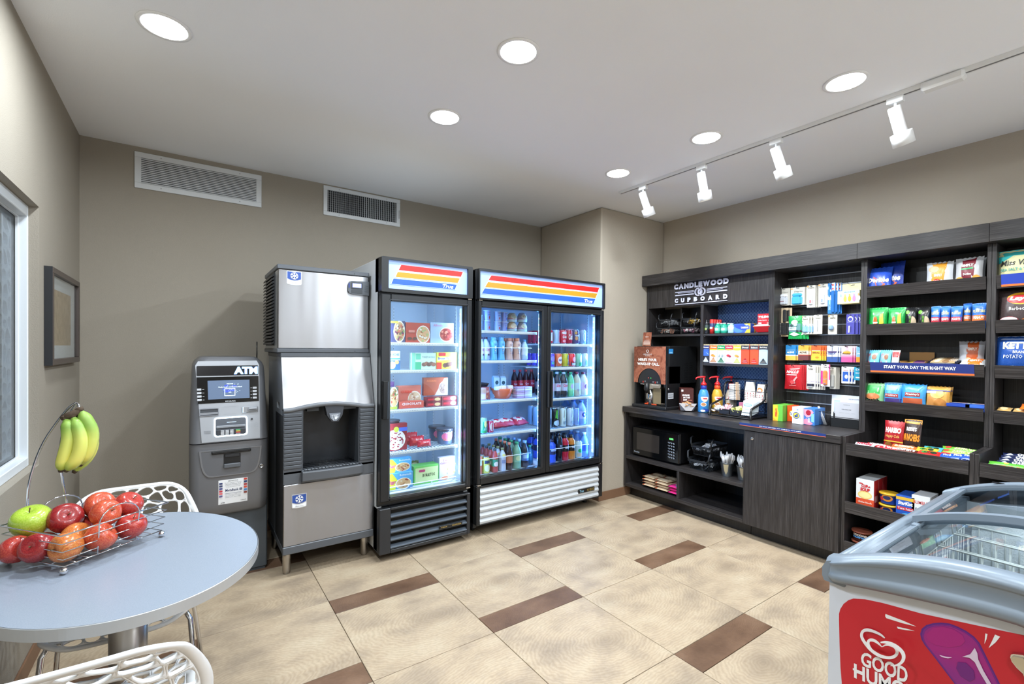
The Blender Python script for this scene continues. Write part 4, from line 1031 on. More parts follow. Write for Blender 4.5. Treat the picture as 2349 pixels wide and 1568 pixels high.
# snack bays
LIPS_U = (1.868, 1.612, 1.354, 1.096)
def snack_bay(name, label, ya, yb_, sgn):
    """ya < yb_ are the outer faces"""
    t_ = thing(name, label, 'shelving', (XB, (ya+yb_)/2, 0)); i0, i1 = ya+.019, yb_-.019
    def q(n, x0, x1, y0, y1, z0, z1, m, b=.0012): return panel(t_, n, x0, x1, y0, y1, z0, z1, m, b)
    for a, c in ((ya, i0), (i1, yb_)):
        q('upper_side', XH, XW, a, c, .8765, 2.0565, w_v); q('lower_side', XB, XW, a, c, .005, .876, w_v)
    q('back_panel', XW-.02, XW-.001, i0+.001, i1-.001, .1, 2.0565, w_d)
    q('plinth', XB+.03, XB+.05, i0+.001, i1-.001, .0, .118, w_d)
    def lip(n, x, z0, z1, dx=.018):
        return MB(w_h).prism([(x-XB, z1), (x-XB+.016, z1), (x-XB+.016+dx, z0), (x-XB+dx, z0)], i0+.002-t_.location.y, i1-.002-t_.location.y, 'y').obj(n, t_)
    for z in LIPS_U:
        lip('shelf_lip', 3.800, z-.074, z); q('shelf', 3.832, XW-.021, i0+.001, i1-.001, z-.06, z-.045, w_x, 0)
    lip('shelf_lip', XB-.006, .758, .833, .0); q('shelf', XB+.012, XW-.021, i0+.001, i1-.001, .775, .79, w_x, 0)
    lip('shelf_lip', XB-.006, .386, .457, .0); q('shelf', XB+.012, XW-.021, i0+.001, i1-.001, .395, .41, w_x, 0)
    lip('bottom_lip', XB-.006, .12, .198, .0); q('bottom_shelf', XB+.012, XW-.021, i0+.001, i1-.001, .122, .137, w_x, 0)
    return t_
s2 = snack_bay('snack_shelving', 'dark snack shelving bay with the START YOUR DAY sign', .6385, 1.2600, 1)
s3 = snack_bay('snack_shelving', 'dark snack shelving bay cut by the right edge of the photograph', -.02, .6375, 1)
sg = MB(mat('24357A', .4)); lx = 3.800-XB
tilt = lambda z: lx-.001+(1.354-z)/.074*.018
def lipsign(t_, y0, y1, txt, ty0=0, ty1=0, col='24357A', z1=1.354):
    ly = t_.location.y; s_ = MB(mat(col, .4)); f_ = lambda z: 3.800-XB-.0012+(z1-z)/.074*.018
    sf = lambda u, v, o: (f_(z1-.066+v*.068)-o, y0-ly+(y1-y0)*u, z1-.066+v*.068)
    ops_on(s_, sf, [('r', 0, 0, 1, 1, mat(col, .4)), ('r', 0, 0, 1, .17, mat('E8743C', .4))]+([('t', txt, (y0-ty0)/(y0-y1), .42, (y0-ty1)/(y0-y1), .74, mat('F4F6FA', .4), 0, (.035,))] if txt else []), off=.0004)
    return s_.obj('sign_strip', t_)
lipsign(s2, 1.211, .7005, 'START YOUR DAY THE RIGHT WAY', 1.136, .779); lipsign(s3, .597, .1, '', col='2B44A8', z1=1.868)
# ------------------------------------------------------------------ oval table
TZ = .74; TCX, TCY = -.155, 1.948; TA = math.atan2(-.9716, .2366)
tb = thing('cafe_table', 'oval grey laminate cafe table on a steel column', 'table', (TCX, TCY, 0))
def top_fn(nt, b, N, L):
    tc = N('TexCoord'); n = N('TexNoise'); n.inputs['Scale'].default_value = 420; L(tc.outputs['Object'], n.inputs[0])
    r = ramp(N, [(.3, '858F9C'), (.7, '8F98A5')]); L(n.outputs[0], r.inputs[0]); L(r.outputs[0], b.inputs['Base Color']); b.inputs['Roughness'].default_value = .27
m_top = nodemat('table_top_laminate', top_fn)
def oval(k, n=144):
    c, s = math.cos(TA), math.sin(TA)
    return [(k*.453*math.cos(2*PI*i/n)*c-k*.359*math.sin(2*PI*i/n)*s, k*.453*math.cos(2*PI*i/n)*s+k*.359*math.sin(2*PI*i/n)*c) for i in range(n)]
MB(m_top).prism(oval(.992), TZ-.03, TZ).obj('table_top', tb)
e = MB(mat('B9BCBF', .35, .5)); n = 144
O, I = oval(1.), oval(.985)
e.add([(x, y, TZ-.031) for x, y in O]+[(x, y, TZ-.001) for x, y in O]+[(x, y, TZ+.0002) for x, y in oval(.996)]+[(x, y, TZ-.031) for x, y in I], [(i, (i+1) % n, n+(i+1) % n, n+i) for i in range(n)]+[(n+i, n+(i+1) % n, 2*n+(i+1) % n, 2*n+i) for i in range(n)]+[(3*n+i, 3*n+(i+1) % n, (i+1) % n, i) for i in range(n)])
e.obj('edge_band', tb)
MB(m_legsteel).lathe([(.0505, .02), (.0505, TZ-.04)], 28).obj('column', tb)
MB(mat('6E6F72', .35, .8)).lathe([(.27, 0), (.27, .006), (.26, .012), (.07, .022), (.052, .03)], 40).obj('base_plate', tb)
MB(mat('5A5B5E', .4, .8)).box(-.15, .15, -.15, .15, TZ-.042, TZ-.031, .003).obj('mounting_plate', tb)
# ------------------------------------------------------------------ pierced chairs
m_ch = mat('E4E5E6', .32)
def smoothstep(a, b, x):
    t = max(0, min(1, (x-a)/(b-a))); return t*t*(3-2*t)
def chair_shell():
    # v runs 0 (front lip of seat) .. 1 (top of back); u -1..1
    prof = [(0, -.235, .425), (.05, -.215, .445), (.2, -.12, .452), (.38, .02, .446), (.5, .12, .448), (.58, .195, .475), (.64, .235, .53), (.74, .27, .62), (.88, .325, .73), (1.0, .375, .80)]
    def pt(u, v):
        for i in range(len(prof)-1):
            if v <= prof[i+1][0] or i == len(prof)-2:
                a, b_ = prof[i], prof[i+1]; t = (v-a[0])/(b_[0]-a[0])
                p0 = prof[max(i-1, 0)]; p3 = prof[min(i+2, len(prof)-1)]
                def h(k):
                    m0 = (b_[k]-p0[k])/(b_[0]-p0[0])*(b_[0]-a[0]); m1 = (p3[k]-a[k])/(p3[0]-a[0])*(b_[0]-a[0])
                    return (2*t**3-3*t*t+1)*a[k]+(t**3-2*t*t+t)*m0+(-2*t**3+3*t*t)*b_[k]+(t**3-t*t)*m1
                y, z = h(1), h(2); break
        hw = .205+.04*smoothstep(.3, .62, v)-.06*smoothstep(.72, 1, v)
        dz = .018*abs(u)**2.5*(1-smoothstep(.5, .7, v)); dy = -.045*abs(u)**3*smoothstep(.52, .66, v)*(1-.6*smoothstep(.8, 1, v))
        return (u*hw, y+dy, z+dz)
    rs = random.Random(11); pts = []
    nx, ny = 7, 15
    for j in range(ny):
        for i in range(nx):
            pts.append((-1+(i+.5+(.5 if j % 2 else 0)*.6-.15+rs.uniform(-.34, .34))*2/nx, (j+.5+rs.uniform(-.34, .34))/ny*.998))
    # domain scaled so that cells are cut in real proportion
    SX, SY = .21, 1.02
    P = [(a*SX, b*SY) for a, b in pts]
    border = .022
    cells = voronoi(P, -SX+border, border, SX-border, SY-border, .2)
    mb = MB(m_ch)
    def corner(a, b):
        """round the outline corners: pull points in near the four corners"""
        u = a/SX; v = b/SY; r = .10
        for cu_, cv_ in ((-1, 0), (1, 0), (-1, 1), (1, 1)):
            du = (SX*abs(u-cu_)); dv = SY*abs(v-cv_)
            if du < r and dv < r:
                dx, dy = r-du, r-dv; m = max(dx, dy); l = math.hypot(dx, dy)
                if l > 1e-9:
                    k = m/l; a = (cu_*SX-math.copysign(r, cu_))+math.copysign(dx*k, cu_); bb_ = (cv_*SY+(r if cv_ == 0 else -r)); b = bb_+(-dy*k if cv_ == 0 else dy*k)
                break
        return a, b
    def S(p):
        a, b = corner(*p); return pt(max(-1, min(1, a/SX)), max(0, min(1, b/SY)))
    def sub(P, n=2):
        return P
    for O, I in web(cells, .0034, 14):
        if I is None: mb.add([S(p) for p in O], [tuple(range(len(O)))], True); continue
        n = len(O); mb.add([S(p) for p in O]+[S(p) for p in I], [(i, (i+1) % n, n+(i+1) % n, n+i) for i in range(n)], True)
    # border frame
    K = 60; ring = []
    def edge(a0, b0, a1, b1, n): return [(a0+(a1-a0)*i/n, b0+(b1-b0)*i/n) for i in range(n)]
    for d in (0, border*.5, border):
        ring.append(edge(-SX+d, d, SX-d, d, 16)+edge(SX-d, d, SX-d, SY-d, 40)+edge(SX-d, SY-d, -SX+d, SY-d, 16)+edge(-SX+d, SY-d, -SX+d, d, 40))
    n = len(ring[0])
    V = [S(p) for r in ring for p in r]
    # slight outward roll of the rim
    mb.add(V, [(k*n+i, k*n+(i+1) % n, (k+1)*n+(i+1) % n, (k+1)*n+i) for k in range(2) for i in range(n)], True)
    me = mb.mesh('pierced_shell')
    bm = bmesh.new(); bm.from_mesh(me); bmesh.ops.remove_doubles(bm, verts=bm.verts, dist=.0004); bm.to_mesh(me); bm.free()
    return me
shell = chair_shell()
def make_chair(label, loc, rz):
    t_ = thing('pierced_chair', label, 'chair', loc, rz, 'white pierced plastic chairs at the cafe table')
    o = bpy.data.objects.new('pierced_shell', shell); COL.objects.link(o); o.parent = t_
    md = o.modifiers.new('solid', 'SOLIDIFY'); md.thickness = .009; md.offset = 0
    for s in (-1, 1):
        MB(m_chrome).tube([(s*.15, -.12, .437), (s*.185, -.145, .425), (s*.2, -.165, .40), (s*.215, -.20, .20), (s*.225, -.225, .0)], .0085, 8).obj('front_leg', t_)
        MB(m_chrome).tube([(s*.15, .10, .437), (s*.185, .13, .425), (s*.2, .145, .40), (s*.225, .21, .2), (s*.245, .27, .0)], .0085, 8).obj('rear_leg', t_)
        MB(mat('BEBFC1', .4)).tube([(s*.15, -.12, .437), (s*.15, .10, .437)], .0085, 8).obj('seat_rail', t_)
    return t_
ch = make_chair('white pierced plastic chair on the far side of the table', (-.188, 2.275, 0), 0)
ch2 = dup(ch, (-.185, 1.585, 0), PI-.03, 'white pierced plastic chair in front of the table, mostly cropped')
# ------------------------------------------------------------------ wire fruit basket and banana hanger
A0 = Vector((-.298, 1.884)); e1 = Vector((.225, .185)); e2 = Vector((-.157, .191))
bk = thing('fruit_basket', 'chrome wire fruit basket with banana hook on the table', 'basket', (A0.x, A0.y, TZ+.001))
def bp_(a, b, z, g=0.):
    c = A0+e1*(a+(a-.5)*g)+e2*(b+(b-.5)*g)-A0
    return (c.x, c.y, z-TZ-.001)
for z, r_, g in ((.764, .0019, 0), (.786, .0016, .03), (.810, .0016, .05), (.835, .0016, .075), (.861, .0024, .10)):
    MB(m_chrome).tube([bp_(0, 0, z, g), bp_(1, 0, z, g), bp_(1, 1, z, g), bp_(0, 1, z, g)], r_, 6, closed=True).obj('rim_wire', bk)
for s in (0, 1):
    MB(m_chrome).tube([bp_(.30, s, .763, 0), bp_(.31, s, .81, .05), bp_(.31, s, .861, .1)]+[bp_(.5-.185*math.cos(PI*i/10), s, .861+.045*math.sin(PI*i/10), .1) for i in range(1, 10)]+[bp_(.69, s, .861, .1), bp_(.69, s, .81, .05), bp_(.70, s, .763, 0)], .0022, 6).obj('arched_handle', bk)
w = MB(m_chrome)
for i in range(1, 9): w.tube([bp_(i/9, 0, .764), bp_(i/9, 1, .764)], .0012, 5)
for i in range(1, 4): w.tube([bp_(0, i/4, .7625), bp_(1, i/4, .7625)], .0016, 5)
w.obj('floor_wires', bk)['kind'] = 'stuff'
for a in (0, 1):
    for b in (0, 1): MB(m_chrome).sphere(bp_(a, b, .7515), .0103, 14, 10).obj('ball_foot', bk)
def rel(p): return (p[0]-A0.x, p[1]-A0.y, p[2]-TZ-.001)
W1 = [(-.40, 2.08, .763), (-.43, 2.15, .80), (-.438, 2.2, .883), (-.433, 2.2, .97), (-.404, 2.2, 1.083), (-.36, 2.2, 1.166), (-.335, 2.2, 1.205), (-.321, 2.2, 1.217), (-.315, 2.2, 1.219)]
W2 = [(-.335, 2.08, .763), (-.335, 2.15, .80), (-.339, 2.2, .865), (-.352, 2.2, .95), (-.358, 2.2, 1.033), (-.355, 2.2, 1.10), (-.342, 2.2, 1.165), (-.322, 2.2, 1.205), (-.315, 2.2, 1.219)]
def smooth(P, k=2):
    for _ in range(k):
        Q = [P[0]]
        for a, b in zip(P, P[1:]): Q += [tuple(a[i]*.75+b[i]*.25 for i in range(3)), tuple(a[i]*.25+b[i]*.75 for i in range(3))]
        P = Q+[P[-1]]
    return P
MB(m_chrome).tube([rel(p) for p in smooth(W1)], .0035, 8).obj('hanger_wire', bk); MB(m_chrome).tube([rel(p) for p in smooth(W2)], .0032, 8).obj('hanger_wire', bk)
MB(m_chrome).tube([rel(p) for p in smooth([(-.315, 2.2, 1.219), (-.309, 2.195, 1.212), (-.308, 2.19, 1.19), (-.302, 2.185, 1.168), (-.294, 2.18, 1.168), (-.290, 2.18, 1.186)])], .0032, 8).obj('banana_hook', bk)
# bananas
def ban_fn(nt, b, N, L):
    tc = N('TexCoord'); n = N('TexNoise'); n.inputs['Scale'].default_value = 12; n.inputs['Detail'].default_value = 3; L(tc.outputs['Object'], n.inputs[0])
    sp = N('SeparateXYZ'); L(tc.outputs['Object'], sp.inputs[0]); mr = N('MapRange'); mr.inputs[1].default_value = -.17; mr.inputs[2].default_value = .0; L(sp.outputs[2], mr.inputs[0])
    ad = N('Math', operation='MULTIPLY_ADD'); ad.inputs[1].default_value = .35; L(n.outputs[0], ad.inputs[0]); L(mr.outputs[0], ad.inputs[2])
    r = ramp(N, [(.12, 'A3BC48'), (.35, 'DCD566'), (.72, 'C9D065'), (1.0, '8DB04C')]); L(ad.outputs[0], r.inputs[0]); L(r.outputs[0], b.inputs['Base Color']); b.inputs['Roughness'].default_value = .45
    b.inputs['Subsurface Weight'].default_value = .05
m_ban = nodemat('banana_skin', ban_fn); m_btip = mat('4A3A2A', .8)
bn = thing('banana_bunch', 'bunch of green-yellow bananas hanging from the chrome hook', 'bananas', (-.315, 2.165, 1.175))
def banana(P):
    P = [Vector(p)-Vector((-.315, 2.165, 1.175)) for p in smooth(P, 2)]; n = len(P)
    R = []
    for i in range(n):
        t = i/(n-1); R.append(.0075 if t < .06 else .0075+(.0205-.0075)*smoothstep(.06, .3, t)-(.0205-.007)*smoothstep(.80, 1.0, t))
    b = MB(m_ban).tube(P, R, 7)
    b.m(m_btip).tube([P[-2], P[-1], P[-1]+(P[-1]-P[-2]).normalized()*.006], [R[-2]*.95, R[-1]*1.12, R[-1]*.8], 8)
    b.m(m_btip).tube([P[0]+(P[0]-P[2]).normalized()*.012, P[0], P[1]], [.011, .0105, .008], 7)
    return b.obj('banana', bn)
banana([(-.338, 2.155, 1.170), (-.330, 2.152, 1.150), (-.327, 2.145, 1.10), (-.338, 2.14, 1.045), (-.346, 2.14, 1.0)])
banana([(-.318, 2.155, 1.175), (-.308, 2.150, 1.150), (-.293, 2.135, 1.10), (-.302, 2.13, 1.04), (-.331, 2.135, 1.0)])
banana([(-.300, 2.16, 1.195), (-.290, 2.16, 1.170), (-.268, 2.155, 1.12), (-.276, 2.155, 1.06), (-.300, 2.16, 1.01)])
banana([(-.312, 2.175, 1.185), (-.296, 2.18, 1.16), (-.276, 2.185, 1.11), (-.272, 2.185, 1.05), (-.317, 2.175, .985)])
MB(m_btip).tube([(-.030, -.01, .0), (-.005, -.007, .008), (.016, -.004, .026)], [.010, .013, .010], 8).obj('crown', bn)
# apples
def apple_fn(c1, c2, c3):
    def fn(nt, b, N, L):
        tc = N('TexCoord'); mp = N('Mapping'); mp.inputs['Scale'].default_value = (9, 9, 1.6); L(tc.outputs['Object'], mp.inputs[0])
        n = N('TexNoise'); n.inputs['Scale'].default_value = 12; n.inputs['Detail'].default_value = 4; L(mp.outputs[0], n.inputs[0])
        n2 = N('TexNoise'); n2.inputs['Scale'].default_value = 14; L(tc.outputs['Object'], n2.inputs[0])
        ad = N('Math', operation='MULTIPLY_ADD'); ad.inputs[1].default_value = .5; ad.inputs[2].default_value = 0; L(n.outputs[0], ad.inputs[0])
        a2 = N('Math', operation='MULTIPLY_ADD'); a2.inputs[1].default_value = .6; L(n2.outputs[0], a2.inputs[0]); L(ad.outputs[0], a2.inputs[2])
        r = ramp(N, [(.35, c1), (.55, c2), (.75, c3)]); L(a2.outputs[0], r.inputs[0])
        v = N('TexVoronoi'); v.inputs['Scale'].default_value = 230; L(tc.outputs['Object'], v.inputs[0]); lt_ = N('Math', operation='LESS_THAN'); lt_.inputs[1].default_value = .14; L(v.outputs['Distance'], lt_.inputs[0])
        mx = N('MixRGB'); mu = N('Math', operation='MULTIPLY'); mu.inputs[1].default_value = .35; L(lt_.outputs[0], mu.inputs[0]); L(mu.outputs[0], mx.inputs[0]); L(r.outputs[0], mx.inputs[1]); mx.inputs[2].default_value = lin('EBD9A8')
        L(mx.outputs[0], b.inputs['Base Color']); b.inputs['Roughness'].default_value = .25; b.inputs['Coat Weight'].default_value = .3
    return fn
APM = {'g': nodemat('apple_green', apple_fn('8AAE26', 'A6C23C', 'C0D066')), 'r': nodemat('apple_dark_red', apple_fn('6E141C', '8E1E24', 'AE3A2E')),
       'm': nodemat('apple_red', apple_fn('8E1E26', 'A8302C', 'C4583A')), 'o': nodemat('apple_orange_red', apple_fn('B03A26', 'CC7238', 'D8A850')), 'p': nodemat('apple_pink', apple_fn('A82A26', 'BE4A32', 'D27C4A'))}
def apple_mesh(m, r=1.):
    b = MB(m); prof = []
    for i in range(17):
        th = PI*i/16; rr = math.sin(th)*(1+.11*math.cos(th)); z = math.cos(th)*.98
        if i < 4: z -= .30*(1-i/4)**1.5
        if i > 13: z += .16*((i-13)/3)**1.5
        prof.append((max(rr, .004), z))
    V = []; F = []; n = 20
    for k, (rr, z) in enumerate(prof):
        for i in range(n):
            a = 2*PI*i/n; w_ = 1+.025*math.cos(5*a)*(.4-z*.6 if z < .4 else .1); V.append((rr*math.cos(a)*w_, rr*math.sin(a)*w_, z))
    for k in range(16):
        for i in range(n): F.append((k*n+i, (k+1)*n+i, (k+1)*n+(i+1) % n, k*n+(i+1) % n))
    b.add(V, F, True)
    b.m(mat('5E4A2E', .7)).tube([(0, 0, .55), (.03, 0, .78), (.09, .02, .98)], [.035, .03, .045], 6)
    return b.mesh('apple')
AM = {k: apple_mesh(v) for k, v in APM.items()}
APL = [('g', (-.405, 2.085, .858), (.35, -.1, 0), .052, 'bright green apple on top at the left end of the basket'),
       ('r', (-.325, 2.075, .855), (.9, .5, 0), .047, 'dark red apple lying on its side beside the green one'),
       ('m', (-.428, 2.018, .798), (1.3, 0, .6), .040, 'small red apple at the left corner of the basket floor'),
       ('r', (-.370, 1.972, .806), (1.1, .2, -.5), .043, 'dusky crimson apple under and right of the green one'),
       ('o', (-.300, 1.932, .806), (1.4, 0, -.9), .043, 'orange streaked apple with an oval sticker at the near corner'),
       ('p', (-.228, 1.975, .806), (.3, .9, .3), .044, 'red apple with round sticker behind the basket handle'),
       ('m', (-.155, 2.036, .806), (.25, .2, 0), .044, 'red apple showing its yellow stem hollow at the right end, lower layer'),
       ('p', (-.245, 2.112, .872), (.9, .2, .3), .044, 'pink apple at the top back of the heap'),
       ('p', (-.222, 2.030, .866), (1.2, -.5, .9), .043, 'pink apple framed by the arched handle'),
       ('m', (-.168, 2.092, .866), (.5, .5, .2), .043, 'red apple at the top right of the heap'),
       ('o', (-.292, 2.022, .806), (.5, 1.1, 0), .042, 'yellow and red apple in the middle of the basket'),
       ('m', (-.300, 2.105, .806), (.5, .3, 0), .042, 'red apple half hidden behind the middle of the heap'),
       ('p', (-.372, 2.055, .790), (.2, .3, 0), .036, 'pale apple low in the basket behind the crimson one')]
for k, p, rot, r, lb in APL:
    o = bpy.data.objects.new('apple', AM[k]); COL.objects.link(o); place(o, None, p, rot, lb, 'apple', 'apples in the wire basket'); o.scale = (r, r, r*1.0)
def sticker(px, py, c, r, nrm):
    c = Vector(c); n = Vector(nrm).normalized()
    a = n.orthogonal().normalized(); b = n.cross(a)
    return a, b, n
# ------------------------------------------------------------------ ice cream chest
fz = thing('ice_cream_chest', 'white ice cream chest with grey arched rim and sliding glass lids', 'freezer', (2.0, .19, 0))
LX, LY = 2.0, .19
m_gr = mat('7E8A96', .33, .1); m_gd = mat('59636D', .4); m_bw = mat('CFD6E2', .3)
HWD = .362
def za(y): return .952-.094*((y-.19)/HWD)**2
def zb(y): return .858-.056*abs((y-.19)/HWD)**1.3
ys = [.19-HWD+2*HWD*i/28 for i in range(29)]
def arcprism(b, x0, x1, ylist, zlo, zhi):
    V = []
    for y in ylist: V += [(x0-LX, y-LY, zlo(y)), (x1-LX, y-LY, zlo(y)), (x1-LX, y-LY, zhi(y)), (x0-LX, y-LY, zhi(y))]
    n = len(ylist); F = [(0, 1, 2, 3), tuple(4*(n-1)+i for i in (3, 2, 1, 0))]
    for i in range(n-1):
        for k in range(4): F.append((4*i+k, 4*i+(k+1) % 4, 4*i+4+(k+1) % 4, 4*i+4+k)[::-1])
    return b.add(V, F)
body = MB(m_bw); yi = [.19-HWD+.012+2*(HWD-.012)*i/20 for i in range(21)]
arcprism(body, 1.434, 1.50, yi, lambda y: .09, lambda y: zb(y)+.01); arcprism(body, 2.53, 2.59, yi, lambda y: .09, lambda y: zb(y)+.01)
body.box(1.50-LX, 2.53-LX, HWD-.06, HWD-.012, .09, .815).box(1.50-LX, 2.53-LX, -HWD+.012, -HWD+.06, .09, .815).box(1.50-LX, 2.53-LX, -HWD+.06, HWD-.06, .09, .30)
body.obj('chest_body', fz)
lin_ = MB(mat('B4BCC4', .5)); x0, x1 = 1.505-LX, 2.525-LX
lin_.box(x0, x0+.006, -HWD+.062, HWD-.062, .31, .80).box(x1-.006, x1, -HWD+.062, HWD-.062, .31, .84).box(x0, x1, HWD-.068, HWD-.062, .31, .81).box(x0, x1, -HWD+.062, -HWD+.068, .31, .81).box(x0, x1, -HWD+.068, HWD-.068, .302, .31)
lin_.obj('inner_liner', fz)
MB(mat('2A2D31', .6)).box(1.46-LX, 2.57-LX, -HWD+.04, HWD-.04, .03, .088).obj('plinth', fz)
cs = MB(mat('1E1F21', .5)).lathe([(.025, -.012), (.028, -.008), (.028, .008), (.025, .012)], 14); me = None
for x in (1.50, 2.53):
    for y in (-.28, .28):
        c = MB(mat('1E1F21', .5)); c.xf = Matrix.Translation((x-LX, y, .0285)) @ Matrix.Rotation(PI/2, 4, 'X'); c.lathe([(.022, -.012), (.028, -.008), (.028, .008), (.022, .012)], 14); c.obj('caster', fz)
# rims at the two ends (arched) and along the sides
def end_rim(xo, s, name):
    b = MB(m_gr); rings = []
    for y in ys:
        e_ = abs((y-.19)/HWD); inn = .018*max(0, (e_-.88)/.12)**2*1.6
        T, B = za(y), zb(y); h = T-B; dip = .010*max(0, 1-e_**2)
        P = [(.034, B), (.006, B), (.000, B+.010), (.001, B+h*.30), (.003+dip*.5, B+h*.36), (.004+dip*.6, B+h*.70), (.001, B+h*.78), (.004, T-.012), (.012, T-.003), (.024, T), (.055, T-.001), (.062, T-.006), (.062, T-.03)]
        rings.append([(xo+s*(p[0]+inn)-LX, y-LY, p[1]) for p in P])
    n = len(rings[0]); V = [p for r in rings for p in r]
    F = [(k*n+i, k*n+i+1, (k+1)*n+i+1, (k+1)*n+i) for k in range(len(rings)-1) for i in range(n-1)]
    if s > 0: F = [f[::-1] for f in F]
    b.add(V, F, True); b.add(rings[0], [tuple(range(n))]); b.add(rings[-1], [tuple(range(n))[::-1]])
    return b.obj(name, fz)
end_rim(1.407, 1, 'end_rim'); end_rim(2.615, -1, 'end_rim')
for s in (1, -1):
    b = MB(m_gr); P = [(HWD-.04, .80), (HWD-.002, .80), (HWD+.003, .812), (HWD+.003, .835), (HWD-.006, .853), (HWD-.02, .860), (HWD-.036, .862), (HWD-.036, .852), (HWD-.05, .852), (HWD-.05, .80)]
    b.prism([(s*p[0], p[1]) for p in P], 1.425-LX, 2.60-LX, 'x', True); b.obj('side_rim', fz)
    MB(m_gd).box(1.47-LX, 2.56-LX, s*(HWD-.075), s*(HWD-.05), .80, .851).obj('lid_track', fz)
# arched sliding lids
def lid(x0, x1, dz, name):
    t_ = bpy.data.objects.new(name, None); COL.objects.link(t_); t_.parent = fz
    hw = HWD-.052; yl_ = [.19-hw+2*hw*i/24 for i in range(25)]; f = lambda y: za(y)-.016+dz
    fr_ = MB(m_gr); arcprism(fr_, x0, x0+.028, yl_, lambda y: f(y)-.008, lambda y: f(y)+.012); fr_.obj('lid_end_bar', t_)
    fr_ = MB(m_gr); arcprism(fr_, x1-.028, x1, yl_, lambda y: f(y)-.008, lambda y: f(y)+.010); fr_.obj('lid_end_bar', t_)
    for s in (1, -1):
        yy_ = sorted([.19+s*hw, .19+s*(hw-.02)]); fs = MB(m_gr); arcprism(fs, x0+.0285, x1-.0285, yy_, lambda y: f(y)-.006, lambda y: f(y)+.006); fs.obj('lid_side_bar', t_)
    g = MB(m_lidglass); ya_ = [.19-hw+.0205+2*(hw-.0205)*i/24 for i in range(25)]
    V = []
    for y in ya_: V += [(x0+.0285-LX, y-LY, f(y)), (x1-.0285-LX, y-LY, f(y))]
    g.add(V, [(2*i, 2*i+1, 2*i+3, 2*i+2) for i in range(24)], True); g.obj('lid_glass', t_)
    return t_
lid(1.475, 2.03, -.016, 'lower_lid'); lid(1.955, 2.545, .006, 'upper_lid')
MB(m_gr).box(1.93-LX, 1.955-LX, HWD-.075, HWD-.055, .853, .868, .003).obj('lid_catch', fz)
MB(mat('1C1E21', .4)).box(2.556-LX, 2.566-LX, .19, .225, za(.4)+.0005, za(.4)+.004).obj('lid_vent', fz)
# baskets inside
m_wi = mat('D6DAD6', .45)
def wire_basket(x0, x1, name='wire_basket'):
    b = MB(m_wi); y0, y1 = -HWD+.078, HWD-.078; zt, zl = .752, .52; X0, X1 = x0-LX, x1-LX
    b.tube([(X0, y0, zt), (X1, y0, zt), (X1, y1, zt), (X0, y1, zt)], .0035, 6, closed=True); b.tube([(X0, y0, zl), (X1, y0, zl), (X1, y1, zl), (X0, y1, zl)], .0025, 5, closed=True)
    n = 16
    for i in range(1, n):
        y = y0+(y1-y0)*i/n; b.tube([(X0, y, zt), (X0, y, zl), (X1, y, zl), (X1, y, zt)], .002, 4)
    m_ = max(4, int((x1-x0)/.03))
    for i in range(1, m_):
        x = X0+(X1-X0)*i/m_; b.tube([(x, y0, zt), (x, y0, zl), (x, y1, zl), (x, y1, zt)], .002, 4)
    for x in (X0+.02, X1-.02):
        for s in (1, -1): b.tube([(x, s*y1, zt), (x, s*(y1+.004), zt+.04), (x, s*(y1+.012), zt+.055)], .003, 5)
    return b.obj(name, fz)
wire_basket(1.95, 2.143); wire_basket(2.155, 2.335); wire_basket(1.56, 1.93); wire_basket(2.35, 2.50)
MB(m_gd).prism(rpoly(.02, .52, .17, .80, .02, 4), 1.80-LX, 1.806-LX, 'x').obj('plastic_divider', fz)
# frost on the far wall
def frost_fn(nt, b, N, L):
    b.inputs['Base Color'].default_value = lin('E3E9EC'); b.inputs['Roughness'].default_value = .8
    tc = N('TexCoord'); n = N('TexNoise'); n.inputs['Scale'].default_value = 120; L(tc.outputs['Object'], n.inputs[0]); bp = N('Bump'); bp.inputs['Strength'].default_value = .8; bp.inputs['Distance'].default_value = .004; L(n.outputs[0], bp.inputs['Height']); L(bp.outputs[0], b.inputs['Normal'])
fb_ = MB(nodemat('frost', frost_fn)); V = []
for i in range(15):
    y = -.27+.54*i/14; z = .76+.035*math.sin(PI*i/14)+.006*math.sin(i*2.1)
    V += [(2.512-LX-.0, y, .45), (2.505-LX-.012*math.sin(PI*i/14), y, z-.03), (2.517-LX, y, z)]
fb_.add(V, [(3*i+k, 3*i+k+1, 3*i+4+k, 3*i+3+k) for i in range(14) for k in range(2)], True); fo = fb_.obj('frost_layer', fz); fo['kind'] = 'stuff'
# printed end panel: shapes read off the print and laid on the end face of the chest
XF = 1.434
def fc(a, b):
    p = at(1870+.2039*a, 1290+.2039*b, x=XF); return (p.y-LY, p.z)
red = mat('C3202E', .35); wh = mat('EDEFF2', .35)
st = MB(red); sf = lambda u, v, o: (XF-LX-o, u, v)
RP = [fc(*p) for p in ((268, 640), (268, 575), (283, 520), (320, 462), (375, 420), (430, 402), (560, 410), (760, 452), (1200, 572), (1800, 700), (2349, 815))]
yR = RP[-1][0]; zR = RP[-1][1]
RP += [(-.10, zR-.008), (-.20, zR-.03), (-.28, zR-.06), (-.325, zR-.10), (-.335, .40), (-.30, .27), (.27, .27), (.315, .32), (.32, .45)]+[fc(300, 1363), fc(285, 1180), fc(274, 900)]
ops = [('p', RP, red)]
def tri(*P): return ('p', [fc(*p) for p in P], wh)
ops += [tri((792, 575), (1000, 655), (1138, 717), (985, 680), (800, 622), (788, 600)), tri((920, 717), (1020, 738), (1122, 766), (1020, 756), (932, 741)), tri((1915, 792), (1940, 800), (1928, 860), (1905, 912)), tri((2025, 805), (2082, 830), (2030, 895), (1952, 958), (1990, 880))]
